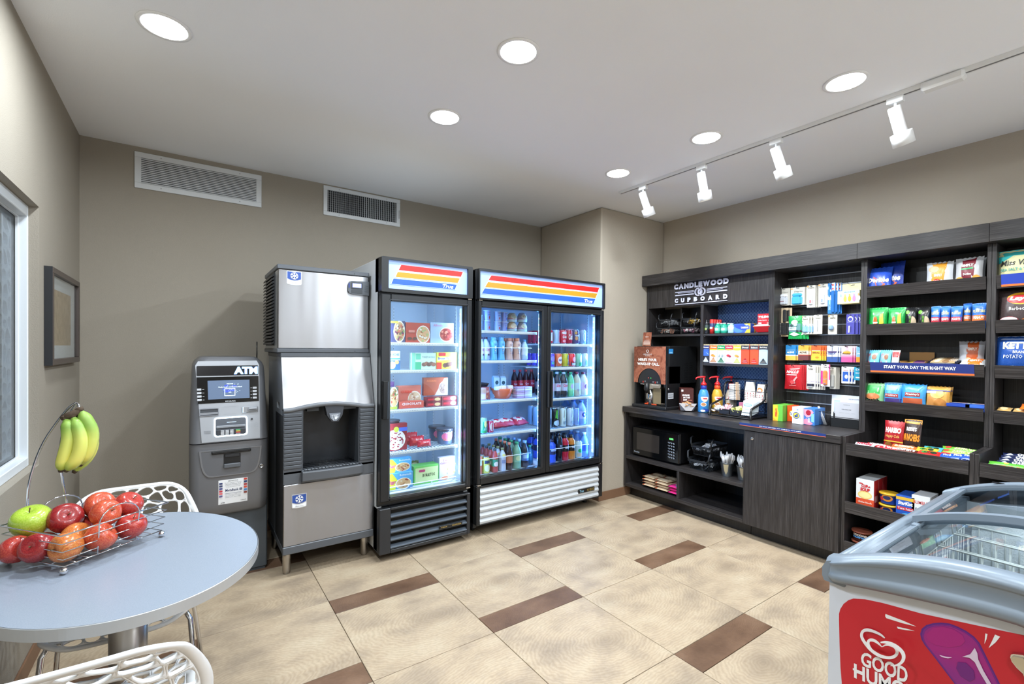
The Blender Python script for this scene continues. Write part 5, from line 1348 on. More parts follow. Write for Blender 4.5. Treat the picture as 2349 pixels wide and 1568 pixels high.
# heart ribbon: outer and inner swirls as strips of quads
def ribbon(P, wd_, c):
    L = []; n = len(P)
    Lp, Rp = [], []
    for i, (x, y) in enumerate(P):
        a = P[max(i-1, 0)]; b = P[min(i+1, n-1)]; dx, dy = b[0]-a[0], b[1]-a[1]; l = math.hypot(dx, dy) or 1; w = wd_[i]/2
        Lp.append((x-dy/l*w, y+dx/l*w)); Rp.append((x+dy/l*w, y-dx/l*w))
    for i in range(n-1): L.append(('p', [fc(*Lp[i]), fc(*Lp[i+1]), fc(*Rp[i+1]), fc(*Rp[i])], c))
    return L
def cr2(P, m=5):
    Q = []
    for i in range(len(P)-1):
        p0, p1, p2, p3 = P[max(i-1, 0)], P[i], P[i+1], P[min(i+2, len(P)-1)]
        for k in range(m):
            t = k/m; Q.append(tuple(.5*((2*p1[j])+(-p0[j]+p2[j])*t+(2*p0[j]-5*p1[j]+4*p2[j]-p3[j])*t*t+(-p0[j]+3*p1[j]-3*p2[j]+p3[j])*t**3) for j in range(3)))
    return Q+[P[-1]]
HO = [(785, 845, 20), (740, 805, 34), (660, 765, 44), (590, 748, 50), (545, 765, 46), (535, 815, 46), (570, 880, 46), (640, 960, 48), (730, 1020, 52), (820, 1045, 46), (890, 1040, 50), (935, 1010, 50), (948, 965, 50), (925, 920, 46), (870, 895, 36), (820, 895, 26), (790, 912, 10)]
q_ = cr2(HO); ops += ribbon([(p[0], p[1]) for p in q_], [p[2]*.72 for p in q_], wh)
HI = [(785, 912, 12), (745, 868, 34), (695, 835, 46), (650, 835, 46), (640, 872, 46), (670, 925, 40), (720, 972, 26), (778, 998, 4)]
q_ = cr2(HI); ops += ribbon([(p[0], p[1]) for p in q_], [p[2]*.72 for p in q_], wh)
HR = [(785, 848, 20), (850, 845, 44), (930, 868, 52), (1000, 912, 56), (1045, 965, 58), (1050, 1020, 54), (1020, 1065, 44), (965, 1088, 26), (910, 1088, 6)]
q_ = cr2(HR); ops += ribbon([(p[0], p[1]) for p in q_], [p[2]*.72 for p in q_], wh)
ops_on(st, sf, ops, off=.00025)
def quadtext(mb, txt, TL, TR, BR, BL, c, o, bold=.03):
    V, F, asp = glyphs(txt, bold); mb.m(c); out = []
    for x, y in V:
        top = (TL[0]+(TR[0]-TL[0])*x, TL[1]+(TR[1]-TL[1])*x); bot = (BL[0]+(BR[0]-BL[0])*x, BL[1]+(BR[1]-BL[1])*x)
        p = fc(bot[0]+(top[0]-bot[0])*y, bot[1]+(top[1]-bot[1])*y); out.append(sf(p[0], p[1], o))
    mb.add(out, F)
quadtext(st, 'GOOD', (524, 990), (1046, 1178), (1040, 1362), (514, 1146), wh, .002); quadtext(st, 'HUMOR', (440, 1125), (1150, 1400), (1150, 1580), (440, 1290), wh, .002)
ops_on(st, sf, [tri((427, 1180), (560, 1232), (560, 1255), (427, 1203))], off=.0021)
def pop_fn(nt, b, N, L):
    tc = N('TexCoord'); sp = N('SeparateXYZ'); L(tc.outputs['Object'], sp.inputs[0])
    n = N('TexNoise'); n.inputs['Scale'].default_value = 14; n.inputs['Detail'].default_value = 1; L(tc.outputs['Object'], n.inputs[0])
    mr = N('MapRange'); mr.inputs[1].default_value = .62; mr.inputs[2].default_value = .79; L(sp.outputs[2], mr.inputs[0])
    a = N('Math', operation='MULTIPLY_ADD'); a.inputs[1].default_value = .22; L(n.outputs[0], a.inputs[0]); L(mr.outputs[0], a.inputs[2])
    r = ramp(N, [(.0, 'D8542E'), (.24, 'C8402F'), (.30, '8A2A7E'), (.55, '8C2584'), (.8, 'A3207A'), (1, '98207C')]); L(a.outputs[0], r.inputs[0]); L(r.outputs[0], b.inputs['Base Color']); b.inputs['Roughness'].default_value = .3
POP = [(1182, 800), (1200, 740), (1250, 700), (1330, 678), (1420, 672), (1510, 682), (1600, 715), (1700, 765), (1790, 830), (1850, 900), (1900, 1000), (2100, 1400), (2100, 1600), (1750, 1600), (1500, 1270), (1340, 1060), (1230, 920), (1195, 860)]
c_ = (1600, 1000)
ops = [('p', [fc(*p) for p in POP], mat('5E2280', .35)), ('p', [fc(p[0]+(c_[0]-p[0])*.05, p[1]+(c_[1]-p[1])*.05) for p in POP], mat('7A2484', .35)), ('p', [fc(p[0]+(c_[0]-p[0])*.10, p[1]+(c_[1]-p[1])*.10) for p in POP], nodemat('popsicle_print', pop_fn)),
       ('p', [fc(*p) for p in ((1250, 800), (1330, 730), (1440, 715), (1560, 745), (1660, 810), (1690, 880), (1640, 930), (1500, 950), (1350, 920), (1270, 870))], mat('A51E78', .35)),
       ('p', [fc(*p) for p in ((1610, 1110), (1700, 1120), (1790, 1210), (1800, 1300), (1740, 1330), (1640, 1270), (1590, 1180))], mat('6E1F78', .35)),
       ('p', [fc(*p) for p in ((1400, 1030), (1480, 1050), (1545, 1058), (1500, 1068), (1430, 1055))], mat('E3C4E4', .35)),
       ('p', [fc(*p) for p in ((1800, 950), (1830, 1010), (1840, 1080), (1900, 1210), (1990, 1363), (1940, 1363), (1860, 1230), (1800, 1110), (1740, 1060), (1660, 1050), (1750, 1020))], mat('D9C6DE', .35))]
ops_on(st, sf, ops, off=.0006); st.obj('printed_panel', fz)
hl = MB(m_chrome); p = [fc(*q) for q in ((2207, 1040), (2215, 1010), (2240, 1003), (2349, 1015), (2420, 1060), (2470, 1150), (2440, 1260), (2380, 1300), (2349, 1222), (2280, 1160), (2225, 1090))]
hl.prism([(a, b) for a, b in p], XF-LX-.012, XF-LX-.001, 'x'); hl.m('B9A98C').prism([fc(*q) for q in ((2215, 1050), (2240, 1025), (2349, 1045), (2440, 1130), (2420, 1230), (2375, 1260), (2349, 1200), (2280, 1140))], XF-LX-.016, XF-LX-.012, 'x'); hl.obj('oval_latch', fz)
# ------------------------------------------------------------------ goods: packets, boxes, bottles, cans
def face(px0, px1, pt, zb, x=None, y=None):
    a = at(px0, pt, x=x, y=y); b = at(px1, pt, x=x, y=y); c = (a+b)/2
    return (abs(a.y-b.y) if x is not None else abs(a.x-b.x)), c.z-zb, c
def put(me, name, label, cat, loc, rz=0, group=None):
    o = bpy.data.objects.new(name, me); COL.objects.link(o); return place(o, None, loc, rz, label, cat, group)
RZ = -PI/2
ORD = ('front', 'second', 'third', 'fourth', 'fifth', 'sixth', 'seventh')
def box_mesh(w, d, h, base, ops=(), side=(), name='box'):
    b = MB(mat(base, .4) if isinstance(base, str) else base).box(-w/2, w/2, 0, d, 0, h, .0008)
    if ops: ops_on(b, lambda u, v, o: (-w/2+u*w, -o, v*h), ops, .0003)
    if side: ops_on(b, lambda u, v, o: (w/2+o, u*d, v*h), side, .0003)
    return b.mesh(name)
def food(cx, cy_, rx, ry, cols, n=26, sd=1, s=.16):
    """a heap of small printed blobs: a dish photograph on a pack"""
    r = random.Random(sd); L = [('e', cx, cy_, rx*1.12, ry*1.12, 'E9E4DA'), ('e', cx, cy_, rx, ry, cols[0])]
    for _ in range(n):
        a = r.uniform(0, 2*PI); k = math.sqrt(r.random())*.85; q = r.uniform(.5, 1)*s
        L.append(('e', cx+rx*k*math.cos(a), cy_+ry*k*math.sin(a), rx*q*1.3, ry*q, r.choice(cols)))
    return [(o[:-1]+(mat(o[-1], .45),)) for o in L]
def M_(ops): return [tuple(o[:-1])+(mat(o[-1], .4),) if isinstance(o[-1], str) and o[0] in 'rep' else ((o[:6]+(mat(o[6], .4),)+tuple(o[7:])) if o[0] == 't' and isinstance(o[6], str) else o) for o in ops]
def bag_mesh(w, h, t, base, ops=(), sd=0, crimp=.07, name='bag', foil=.28):
    r = random.Random(sd); N1, N2 = 12, 14; ph = [r.uniform(0, 6) for _ in range(4)]
    def T(u, v):
        a = 1-abs(2*u-1)**2.6; c = max(0, min(1, (v-crimp*.6)/(1-1.2*crimp))); b = math.sin(PI*c)**.55 if 0 < c < 1 else 0
        wr = 1+.10*math.sin(9*u+ph[0]+5*v)*math.cos(7*v+ph[1])+.05*math.sin(21*u+ph[2])*math.sin(17*v+ph[3])
        return t/2*max(0, a)**.6*b*wr+.0012
    def P(u, v, s, o=0):
        k = 1-.06*math.sin(PI*v)*1; x = (u-.5)*w*k; z = v*h
        if v < .02 or v > .98: z += .003*math.sin(u*40)
        return (x, s*(T(u, v)+o), z)
    b = MB(mat(base, foil) if isinstance(base, str) else base)
    for s in (-1, 1):
        V = [P(i/N1, j/N2, s) for j in range(N2+1) for i in range(N1+1)]
        F = [(j*(N1+1)+i, j*(N1+1)+i+1, (j+1)*(N1+1)+i+1, (j+1)*(N1+1)+i) for j in range(N2) for i in range(N1)]
        b.add(V, F if s < 0 else [f[::-1] for f in F], True)
    ops_on(b, lambda u, v, o: P(u, v, -1, o), ops, .0009, res=6)
    return b.mesh(name)
def pouch_mesh(w, h, t, base, ops=(), sd=0, **k): return bag_mesh(w, h, t, base, M_(ops), sd, **k)
PROF = {'can': ((.70, 0, 's'), (.80, .005, 's'), (1, .05, 0), (1, .90, 0), (.80, .975, 's'), (.82, 1, 's')),
        'bottle': ((.8, 0, 0), (1, .04, 0), (.97, .26, 1), (.97, .56, 0), (1, .60, 0), (.78, .74, 0), (.40, .88, 0), (.38, .91, 2), (.44, .915, 2), (.44, 1, 2)),
        'sport': ((.85, 0, 0), (1, .04, 0), (.9, .2, 0), (1, .36, 1), (1, .62, 0), (.9, .70, 0), (.95, .76, 0), (.5, .87, 0), (.48, .88, 2), (.52, .885, 2), (.52, 1, 2)),
        'milk': ((.95, 0, 0), (1, .03, 0), (.82, .3, 0), (.95, .5, 0), (1, .74, 0), (.86, .82, 0), (.62, .87, 2), (.66, .88, 2), (.66, 1, 2)),
        'cup': ((.78, 0, 0), (.8, .02, 0), (1, .93, 1), (1.06, .94, 1), (1.06, .98, 1), (.98, 1, 1)),
        'jar': ((.8, 0, 0), (.97, .05, 0), (1, .3, 2), (1.02, .32, 2), (1.02, .36, 1), (.95, .6, 1), (.7, .9, 1), (.5, 1, 1)),
        'aero': ((1, 0, 0), (1, .45, 1), (1, .72, 2), (.96, .73, 2), (.96, .97, 2), (.9, 1, 2)),
        'bowl': ((.62, 0, 0), (.7, .03, 0), (.86, .35, 0), (.98, .8, 0), (1, .97, 0), (.96, 1, 0)),
        'tub': ((.82, 0, 0), (.84, .04, 0), (.96, .84, 1), (1.03, .85, 1), (1.03, .95, 1), (1.0, 1, 1))}
def round_mesh(kind, r, h, cols, ops=(), name='bottle', n=18, clear=False):
    s = mat('C5C9CE', .25, .8); m = []
    for c in cols: m.append(mat(c, .22) if isinstance(c, str) else c)
    pr = PROF[kind]; b = MB(m[0])
    b.lathe([(q[0]*r, q[1]*h) for q in pr], n, mats=[s if q[2] == 's' else m[q[2]] for q in pr[:-1]])
    def sf(u, v, o):
        z = v
        for a, c in zip(pr, pr[1:]):
            if a[1] <= z <= c[1]+1e-9: rr = a[0]+(c[0]-a[0])*((z-a[1])/(c[1]-a[1]+1e-9)); break
        else: rr = 1
        th = -PI/2+(u-.5)*2.2; return ((rr*r+o)*math.cos(th), (rr*r+o)*math.sin(th), z*h)
    if ops: ops_on(b, sf, M_(ops), .0004, res=4)
    return b.mesh(name)
def card_mesh(w, h, base, ops=(), blister=None, name='packet', t=.0015):
    """flat hanging card with a hang hole and an optional moulded blister (x0, z0, x1, z1, depth, colour)"""
    b = MB(mat(base, .45)).prism(rpoly(-w/2, 0, w/2, h, .004, 3), 0, t, 'y')
    q = lambda u, v, o: (-w/2+u*w, -o, v*h)
    ops_on(b, q, M_([('p', ellipse(.5, .955, .13, .018, 10), '2A2A2C')]+list(ops)), .0003)
    if blister:
        for x0, z0, x1, z1, d, c in blister:
            b.m(mat(c, .25)); b.box(-w/2+x0*w, -w/2+x1*w, -d, -.0004, z0*h, z1*h, min(d*.4, .008))
    return b.mesh(name)
HOOK = MB(m_chrome).tube([(0, .0, 0), (0, -.13, 0), (0, -.142, .008)], .002, 5).mesh('display_hook'); HOOKB = MB(mat('1A1B1D', .4)).tube([(0, .0, 0), (0, -.13, 0), (0, -.142, .008)], .0028, 5).mesh('display_hook')
def hang(px0, px1, pt, pb, mesh_fn, n, lab, grp, cat='packet', X=3.94, step=.012, tilt=0., dark=False, name='hanging_packet', side=.0):
    """n packets on one hook, seen at photo columns px0..px1"""
    a = at(px0, pt, x=X); b = at(px1, pt, x=X); c = at((px0+px1)/2, pb, x=X)
    w, h, y = a.y-b.y, (a.z+b.z)/2-c.z, (a.y+b.y)/2; me = mesh_fn(w, h); z = c.z
    for i in range(n):
        put(me, name, lab if i == 0 else lab.replace('front ', '', 1)+', '+ORD[i]+' on its hook', cat, (X+i*step, y-side*i, z-.0006*i), (0, tilt, RZ), grp if n > 1 else None)
    o = bpy.data.objects.new('display_hook', HOOKB if dark else HOOK); COL.objects.link(o); place(o, pg, (4.04-XH, y-1.57, z+h*.965-pg.location.z), RZ)
def T(s, x0, y0, x1, y1, c='FFFFFF', *a): return ('t', s, x0, y0, x1, y1, c)+a
KR = 'CFCBC0'
def deo(c1, c2, tx): return lambda w, h: card_mesh(w, h, KR, [('e', .08, .93, .1, .04, 'E8A860'), T(tx, .25, .72, .85, .8, '4A4640', 0, (.0, .3))], [(.14, .04, .72, .48, .022, c1), (.16, .16, .70, .30, .0225, c2), (.16, .48, .70, .66, .02, 'E9EBEE' if c2 != c1 else c1)])
KX = .1084
def cx(a): return 1755+KX*a
def cy2(b): return 630+KX*b
g = 'travel toiletries on the slatwall hooks'
hang(cx(268), cx(530), cy2(290), cy2(650), deo('C9CDD4', '7A3040', 'Old Spice'), 2, 'front grey card with white and maroon deodorant stick, top left hook', g, side=.012)
hang(cx(545), cx(845), cy2(265), cy2(640), deo('4FB6DE', '4FB6DE', 'Degree'), 2, 'front grey card with light blue deodorant stick', g, side=.012)
def tooth(tx, c): return lambda w, h: card_mesh(w, h, KR, [('e', .1, .95, .12, .04, 'E8A860'), T(tx, .12, .84, .85, .92, '4A4640', 0, (.0, .35)), ('r', .05, .04, .95, .12, 'E4E1D8')], [(.28, .12, .68, .55, .014, 'DDE3EA'), (.34, .46, .58, .62, .013, 'F4F5F7'), (.33, .16, .63, .36, .0146, c)])
hang(cx(890), cx(1070), cy2(220), cy2(690), tooth('Colgate', 'C8404A'), 4, 'front narrow card with red and white toothpaste tube', g, side=.008)
hang(cx(1130), cx(1330), cy2(190), cy2(670), tooth('Crest', '8AA0C0'), 3, 'front narrow card with tilted silver-blue toothpaste tube', g, side=.006)
def brush(w, h): return card_mesh(w, h, '2B7DC8', [('r', 0, .45, .4, .6, 'DFF0EA'), ('r', .1, .3, .35, .44, '8FD0E8'), ('p', [(.0, .9), (.45, .75), (.4, .7), (0, .8)], 'F2F4F8'), T('Oral-B', .1, .12, .35, .3, 'CFE6F8'), ('r', .5, .62, .9, 1, 'F0EEEA'), ('r', .5, .9, .75, .95, 'D8484A'), ('r', .5, .78, .75, .83, 'D8484A'), ('r', .5, .66, .75, .71, 'D8484A')], [(.5, .03, .9, .75, .012, '2A6FBE'), (.12, .55, .3, .95, .014, '3F95DC')])
hang(cx(1335), cx(1500), cy2(170), cy2(820), brush, 3, 'front tall blue toothbrush pack with red and white bristles', g, side=.016)
def baby(w, h): return card_mesh(w, h, 'EFE3A8', [('r', 0, .08, 1, .66, 'BFE2F0'), T("Johnson's", .5, .82, .85, .9, '7C8AA8', 0, (.0, .3)), T('take along pack', .3, .55, .8, .62, '4C78B8')]+[('e', .15+.18*i, .27, .075, .14, c) for i, c in enumerate(('D8E8F4', 'D8C25A', 'F0B23A', 'D88AC0', 'E8F0F4'))]+[('r', .11+.18*i, .38, .19+.18*i, .46, c) for i, c in enumerate(('9AB8D8', 'E0CC6A', 'F2C04A', 'D89AC8', 'F0A060'))], [(0.02, .08, .98, .64, .02, 'BFE2F0')])
def baby2(w, h):
    b = MB(mat('EFE3A8', .4)).prism(rpoly(-w/2+w*.14, 0, w/2, h, .004, 3), .0, .0015, 'y').box(-w/2, w/2, -.03, -.0003, .02*h, .66*h, .002)
    ops_on(b, lambda u, v, o: (-w/2+u*w, -.03-o, v*h), M_([('r', 0.01, .09, .99, .655, 'BFE2F0'), T('take along pack', .3, .55, .8, .62, '4C78B8')]+[('e', .16+.2*i, .26, .075, .14, c) for i, c in enumerate(('D8E8F4', 'D8C25A', 'F0B23A', 'D88AC0', 'E8F0F4'))]+[('r', .13+.2*i, .38, .19+.2*i, .49, c) for i, c in enumerate(('9AB8D8', 'E0CC6A', 'F2C04A', 'D89AC8', 'F0A060'))]), .0004)
    ops_on(b, lambda u, v, o: (-w/2+u*w, -o, v*h), M_([T("Johnson's", .5, .80, .85, .88, '7C8AA8', 0, (.0, .3)), ('p', ellipse(.62, .93, .1, .02, 10), '3A3A3C')]), .0004)
    return b.mesh('packet')
hang(cx(1572), cx(2040), cy2(190), cy2(625), baby2, 1, 'yellow and light blue baby care box with coloured bottles printed on it', g)
def comb(w, h):
    b = MB(mat('CDB898', .5)).prism(rpoly(-w/2, 0, w/2, h, .003, 2), 0, .0015, 'y'); b.m('1E1F22').box(-w*.2, w*.22, -.012, 0, .5*h, .93*h, .004).box(-w*.32, w*.28, -.02, 0, .06*h, .48*h, .003)
    for j in range(9):
        for i in range(4): b.m('C9CCD0' if i == 0 else '3A3C40').tube([(-w*.3+i*w*.17, -.02, (.09+j*.045)*h), (-w*.36+i*w*.17, -.032, (.085+j*.045)*h)], .0012, 4)
    return b.mesh('packet')
hang(cx(340), cx(500), cy2(700), cy2(1305), comb, 2, 'front tan card with black hair brush', g, side=.02)
def gbag(w, h): return pouch_mesh(w, h, .03, '1FA353', [('r', .05, .30, .95, .66, '5F8F90'), T("Scope", .45, .70, .9, .8, '1B6B46', 0, (.03, .3)), ('e', .5, .72, .25, .1, 'EAF2EC'), ('r', .0, .38, .66, .52, 'DDEBEA'), T('FORTY', .15, .42, .55, .49, '335B5A'), ('p', [(.1, .2), (.5, .3), (.9, .18), (.5, .12)], 'E4F0EA'), ('e', .3, .58, .1, .06, '3A4A4C'), ('e', .6, .6, .12, .05, 'D5E5E5'), ('e', .75, .34, .1, .04, '2E3C3E')], 3)
hang(cx(500), cx(790), cy2(870), cy2(1355), gbag, 3, 'front green bag with white and teal print', g, 'bag', side=.02, name='hanging_bag')
def small(tx, c, c2): return lambda w, h: card_mesh(w, h, KR, [('e', .1, .95, .12, .04, 'E8A860'), T(tx, .2, .78, .8, .86, '4A4640')], [(.24, .08, .7, .45, .02, c), (.3, .42, .6, .6, .018, c2)])
hang(cx(768), cx(940), cy2(870), cy2(1255), small('Germ-X', '8FC0E8', 'E8EEF4'), 4, 'front card with light blue hand gel bottle', g, side=.014)
def tweez(w, h): return card_mesh(w, h, KR, [T('Tweezers', .2, .8, .8, .85, '4A4640'), ('p', [(.42, .70), (.46, .72), (.5, .45), (.48, .12), (.43, .12), (.40, .45)], '6E7478'), ('p', [(.42, .66), (.44, .66), (.46, .42), (.44, .16), (.42, .42)], 'D8DCDC')])
hang(cx(1030), cx(1215), cy2(845), cy2(1250), tweez, 1, 'grey card with steel tweezers', g)
hang(cx(1338), cx(1530), cy2(848), cy2(1258), lambda w, h: card_mesh(w, h, KR, [('e', .1, .95, .12, .04, 'E8A860'), T('Dental Floss', .22, .8, .8, .9, '4A4640')], [(.14, .22, .66, .46, .024, '8FAFD0')]), 1, 'grey card with small light blue cube-shaped case', g)
hang(cx(1722), cx(1895), cy2(832), cy2(1255), lambda w, h: card_mesh(w, h, '4A4AA8', [('e', .5, .76, .33, .14, 'D8DCF4'), ('e', .5, .74, .24, .08, '4A4AA8'), ('r', .1, .6, .9, .61, 'D8DCF4'), ('p', [(.25, .08), (.4, .08), (.46, .42), (.3, .42)], 'EEF0FA'), ('r', .55, .1, .6, .38, '1C1E4A')]), 3, 'front indigo card with white oval and slim tube', g, side=.018)
K2 = .14027
def dx(a): return 1755+K2*a
def dy(b): return 780+K2*b
g2 = 'medicine packets on the black hooks'
def med(c1, c2, tx, tc, extra=()): return lambda w, h: card_mesh(w, h, c1, [('r', 0, 0, 1, .32, c2)]+list(extra)+[T(tx, .1, .46, .85, .58, tc, 0, (.04, .2)), ('r', .06, .66, .94, .67, 'FFFFFF')], [(.06, .08, .94, .68, .008, c1), (.07, .09, .93, .3, .0083, c2)][:0])
hang(dx(340), dx(505), dy(78), dy(325), med('1F78B4', 'E8B04A', 'ALEVE', 'F2F4F8', [('r', 0, .28, 1, .36, 'F0E8D8')]), 4, 'front blue pain relief packet with yellow base', g2, dark=True, side=.012)
hang(dx(545), dx(715), dy(82), dy(325), med('E0A63C', '6A3A38', 'ADVIL', '3A2A2A', [('r', 0, .32, 1, .62, 'E8D8B8'), ('r', 0, .32, 1, .38, 'C04A3A')]), 4, 'front amber packet with brown base', g2, dark=True, side=.012)
hang(dx(757), dx(920), dy(85), dy(330), med('E0622C', 'E8C23C', 'Airborne', '7A2A1A', [('r', .06, .3, .94, .66, 'F2B43A'), ('e', .6, .2, .2, .07, 'E88A2A'), ('r', 0, 0, 1, .08, 'B8C23A')]), 6, 'front orange and yellow vitamin packet', g2, dark=True, side=.012)
hang(dx(1012), dx(1190), dy(88), dy(355), med('D5DAEA', '3A5A9A', 'Gas-X', '5A6A9A', [('e', .5, .62, .45, .07, '4A3A6E'), ('r', .48, .2, .52, .9, '3A3A5A')]), 4, 'front white and blue packet with a dark stripe cross', g2, dark=True, side=.012)
hang(dx(1250), dx(1432), dy(95), dy(358), med('E9C8D6', 'D85A96', 'Benadryl', '5A3A2A', [('e', .5, .6, .34, .12, 'D8A83A'), ('r', 0, .3, 1, .42, 'E88AB0')]), 4, 'front pink packet with yellow oval', g2, dark=True, side=.011)
hang(dx(1495), dx(1600), dy(95), dy(358), med('7FB8DC', 'E8942E', 'Day', 'F2F4F8'), 1, 'blue and orange packet cut by the right post', g2, dark=True)
def halls(w, h): return pouch_mesh(w, h, .035, 'B81E28', [T('HALLS', .12, .66, .85, .78, 'F6F0F0', 0, (.05, .25)), ('p', [(.3, .84), (.9, .88), (.85, .84), (.4, .81)], 'E9C9C9'), ('r', .14, .58, .75, .615, 'EDD6D6'), ('p', [(.4, .3), (.5, .34), (.75, .55), (.8, .5), (.62, .32), (.7, .26), (.45, .2)], 'E0A0A0'), ('e', .5, .3, .12, .08, 'D8484A'), ('r', .3, .15, .7, .165, 'E6B4B4')], 5)
hang(dx(325), dx(615), dy(405), dy(800), halls, 4, 'front red cough drop bag with white lettering', g2, 'bag', dark=True, side=.01, name='hanging_bag')
hang(dx(682), dx(830), dy(405), dy(800), lambda w, h: card_mesh(w, h, KR, [T('Kotex', .2, .8, .7, .88, '4A4640')], [(.12, .08, .72, .7, .016, 'E6E8EA'), (.12, .09, .72, .26, .0165, '2E2E3E'), (.13, .28, .71, .34, .0166, '8A6AB0')]), 5, 'front tall grey card with black and white wrapped pads', g2, dark=True, side=.012)
hang(dx(917), dx(1065), dy(392), dy(755), lambda w, h: card_mesh(w, h, 'EDE6EA', [('r', 0, 0.1, .2, .7, 'D83A8A'), ('r', .88, .3, 1, 1, 'D83A8A'), T('Dove', .3, .84, .7, .9, '4A4640')], [(.28, .06, .76, .72, .018, 'E8884A'), (.3, .08, .74, .2, .0185, '3A5AB0'), (.3, .42, .74, .52, .0185, 'D8606A'), (.3, .3, .74, .36, .0185, '8AB0D8')]), 1, 'tall white and magenta card with orange tube', g2, dark=True)
hang(dx(1060), dx(1160), dy(440), dy(795), lambda w, h: card_mesh(w, h, KR, [], [(.2, .08, .8, .66, .014, 'B8B8B4')]), 4, 'front plain grey card beside the magenta one', g2, dark=True, X=3.975, side=.004)
hang(dx(1252), dx(1385), dy(430), dy(705), lambda w, h: card_mesh(w, h, 'EEF0F4', [('r', .15, .12, .85, .7, '2E5CB4'), ('e', .6, .4, .2, .12, 'F2F4F8'), T('VISINE', .2, .74, .8, .8, 'C04040')]), 3, 'front white eye drop packet with blue panel', g2, dark=True, side=.014)
hang(dx(1455), dx(1610), dy(440), dy(655), lambda w, h: card_mesh(w, h, '1E93B4', [T('DIS', .2, .74, .9, .88, 'F2F4F8'), T('BAND', .2, .5, .9, .6, 'E8F2F6'), ('r', .2, .15, .9, .26, 'D8ECF2')]), 1, 'teal packet with white letters cut by the right post', g2, dark=True)
# boxes and holders on the counter below
def rbox(px0, px1, pt, X, zb, d, base, ops, name, label, cat, group=None, side=(), n=1, gap=.0015):
    w, h, c = face(px0, px1, pt, zb, x=X); me = box_mesh(w, d, h, base, M_(ops), M_(side), name)
    for i in range(n): put(me, name, label if i == 0 else label.replace('front ', '', 1)+', '+ORD[i]+' in its row', cat, (X+i*(d+gap), c.y, zb+.0006), RZ, group)
    return w, h, c
zc = CT+.0006
gl = 'small detergent boxes on the counter'
rbox(dx(130), dx(290), dy(1060), 3.80, zc, .045, '6CC24A', [('r', 0, 0, .5, 1, 'F0B030'), ('p', [(.0, .2), (.5, 0), (.6, .5), (.4, 1), (0, 1)], 'F2D23A'), ('t', 'GAIN', .22, .25, .45, .8, 'D8402E', 0, (.05,))], 'detergent_box', 'front green and yellow detergent box at the left end', 'detergent box', gl, n=4)
rbox(dx(362), dx(460), dy(1070), 3.86, zc, .05, 'E2551E', [('e', .8, .5, .42, .22, 'F2B43A'), ('e', .8, .5, .34, .17, 'F2E8E0'), T('Tide', .5, .42, .98, .58, '2A3A9A')], 'detergent_box', 'orange detergent box half hidden behind the white one', 'detergent box', gl, n=2)
rbox(dx(445), dx(620), dy(1095), 3.775, zc, .07, 'E6EAF0', [('e', .38, .5, .32, .2, '2A4A9A'), ('e', .38, .5, .26, .16, 'F2E23A'), T('all', .22, .40, .54, .6, '2A4A9A', 0, (.05,)), ('e', .5, .85, .08, .04, '7AA0D0'), T('Free Clear', .7, .3, .8, .7, '8AA8C8')], 'detergent_box', 'white detergent box with blue and yellow roundel', 'detergent box', gl, n=2)
rbox(dx(625), dx(815), dy(1120), 3.795, zc, .085, '3F7FCC', [('p', [(.05, .95), (.7, .95), (.9, .8), (.6, .5), (.3, .45), (.1, .6)], 'E2A0B8'), ('e', .45, .75, .22, .16, 'A82038'), ('p', [(.0, .05), (.6, 0), (.85, .1), (.3, .4), (.05, .3)], 'E890B0'), T('Bounce', .42, .15, .6, .55, 'F4F6FA'), ('r', .7, .2, .95, .7, '8AC8E8')], 'dryer_sheet_box', 'blue and pink dryer sheet box beside the pen cup', 'detergent box', gl, n=2)
pc = thing('pen_cup', 'black mesh pen cup with white pens on the counter', 'pen cup', (3.895, 1.523, zc))
mh = MB(mat('1B1C1F', .4)); w_ = .032
for z, r_ in ((.001, .0015), (.1, .0025)): mh.tube([(-w_, -w_, z), (w_, -w_, z), (w_, w_, z), (-w_, w_, z)], r_, 5, closed=True)
for i in range(12):
    for s in (-1, 1):
        k = -w_+2*w_*i/11
        mh.tube([(k, s*w_, 0), (k, s*w_, .1)], .0006, 3).tube([(s*w_, k, 0), (s*w_, k, .1)], .0006, 3)
        if s > 0: mh.tube([(-w_, -w_, .008*i), (w_, -w_, .008*i), (w_, w_, .008*i), (-w_, w_, .008*i)], .0006, 3, closed=True)
mo = mh.obj('mesh_cup', pc); mo['kind'] = 'stuff'
for i, (a, b) in enumerate(((-.02, .03), (-.01, .034), (.0, .036))):
    put(MB(mat('E8E9EB', .3)).tube([(.02, 0, .006), (-.026+a*.5, .01, .125+b*.3)], .004, 8).mesh('pen'), 'pen', ('white pen leaning farthest left in the mesh cup', 'white pen in the middle of the mesh cup', 'white pen lying lowest in the mesh cup')[i], 'pen', (3.895, 1.523+.008*i, zc), RZ, 'pens in the mesh cup')
lh = thing('letter_tray', 'black mesh letter holder at the right end of the counter', 'letter holder', (3.885, 1.385, zc)); b = MB(mat('141517', .4)); w_ = .088
for y, h in ((0, .072), (.05, .10), (.09, .12)):
    b.tube([(-w_, y, 0), (-w_, y, h), (w_, y, h), (w_, y, 0)], .0028, 6); b.box(-w_, w_, y, y+.001, .004, h-.006)
b.box(-w_, w_, 0, .09, .001, .004); b.obj('mesh_pockets', lh, rz=RZ)
put(box_mesh(.150, .001, .125, 'C9CBD2', M_([T('CANDLEWOOD', .36, .84, .64, .87, '6A6C74'), T('PURCHASE SLIP', .3, .56, .7, .61, '3A3C44'), ('r', .2, .38, .4, .385, '8A8C94'), ('r', .45, .38, .62, .385, '8A8C94'), ('r', .7, .38, .85, .385, '8A8C94')])), 'order_card', 'grey order card standing in the black letter holder', 'card', (3.93, 1.387, zc+.055), (0.08, 0, RZ))
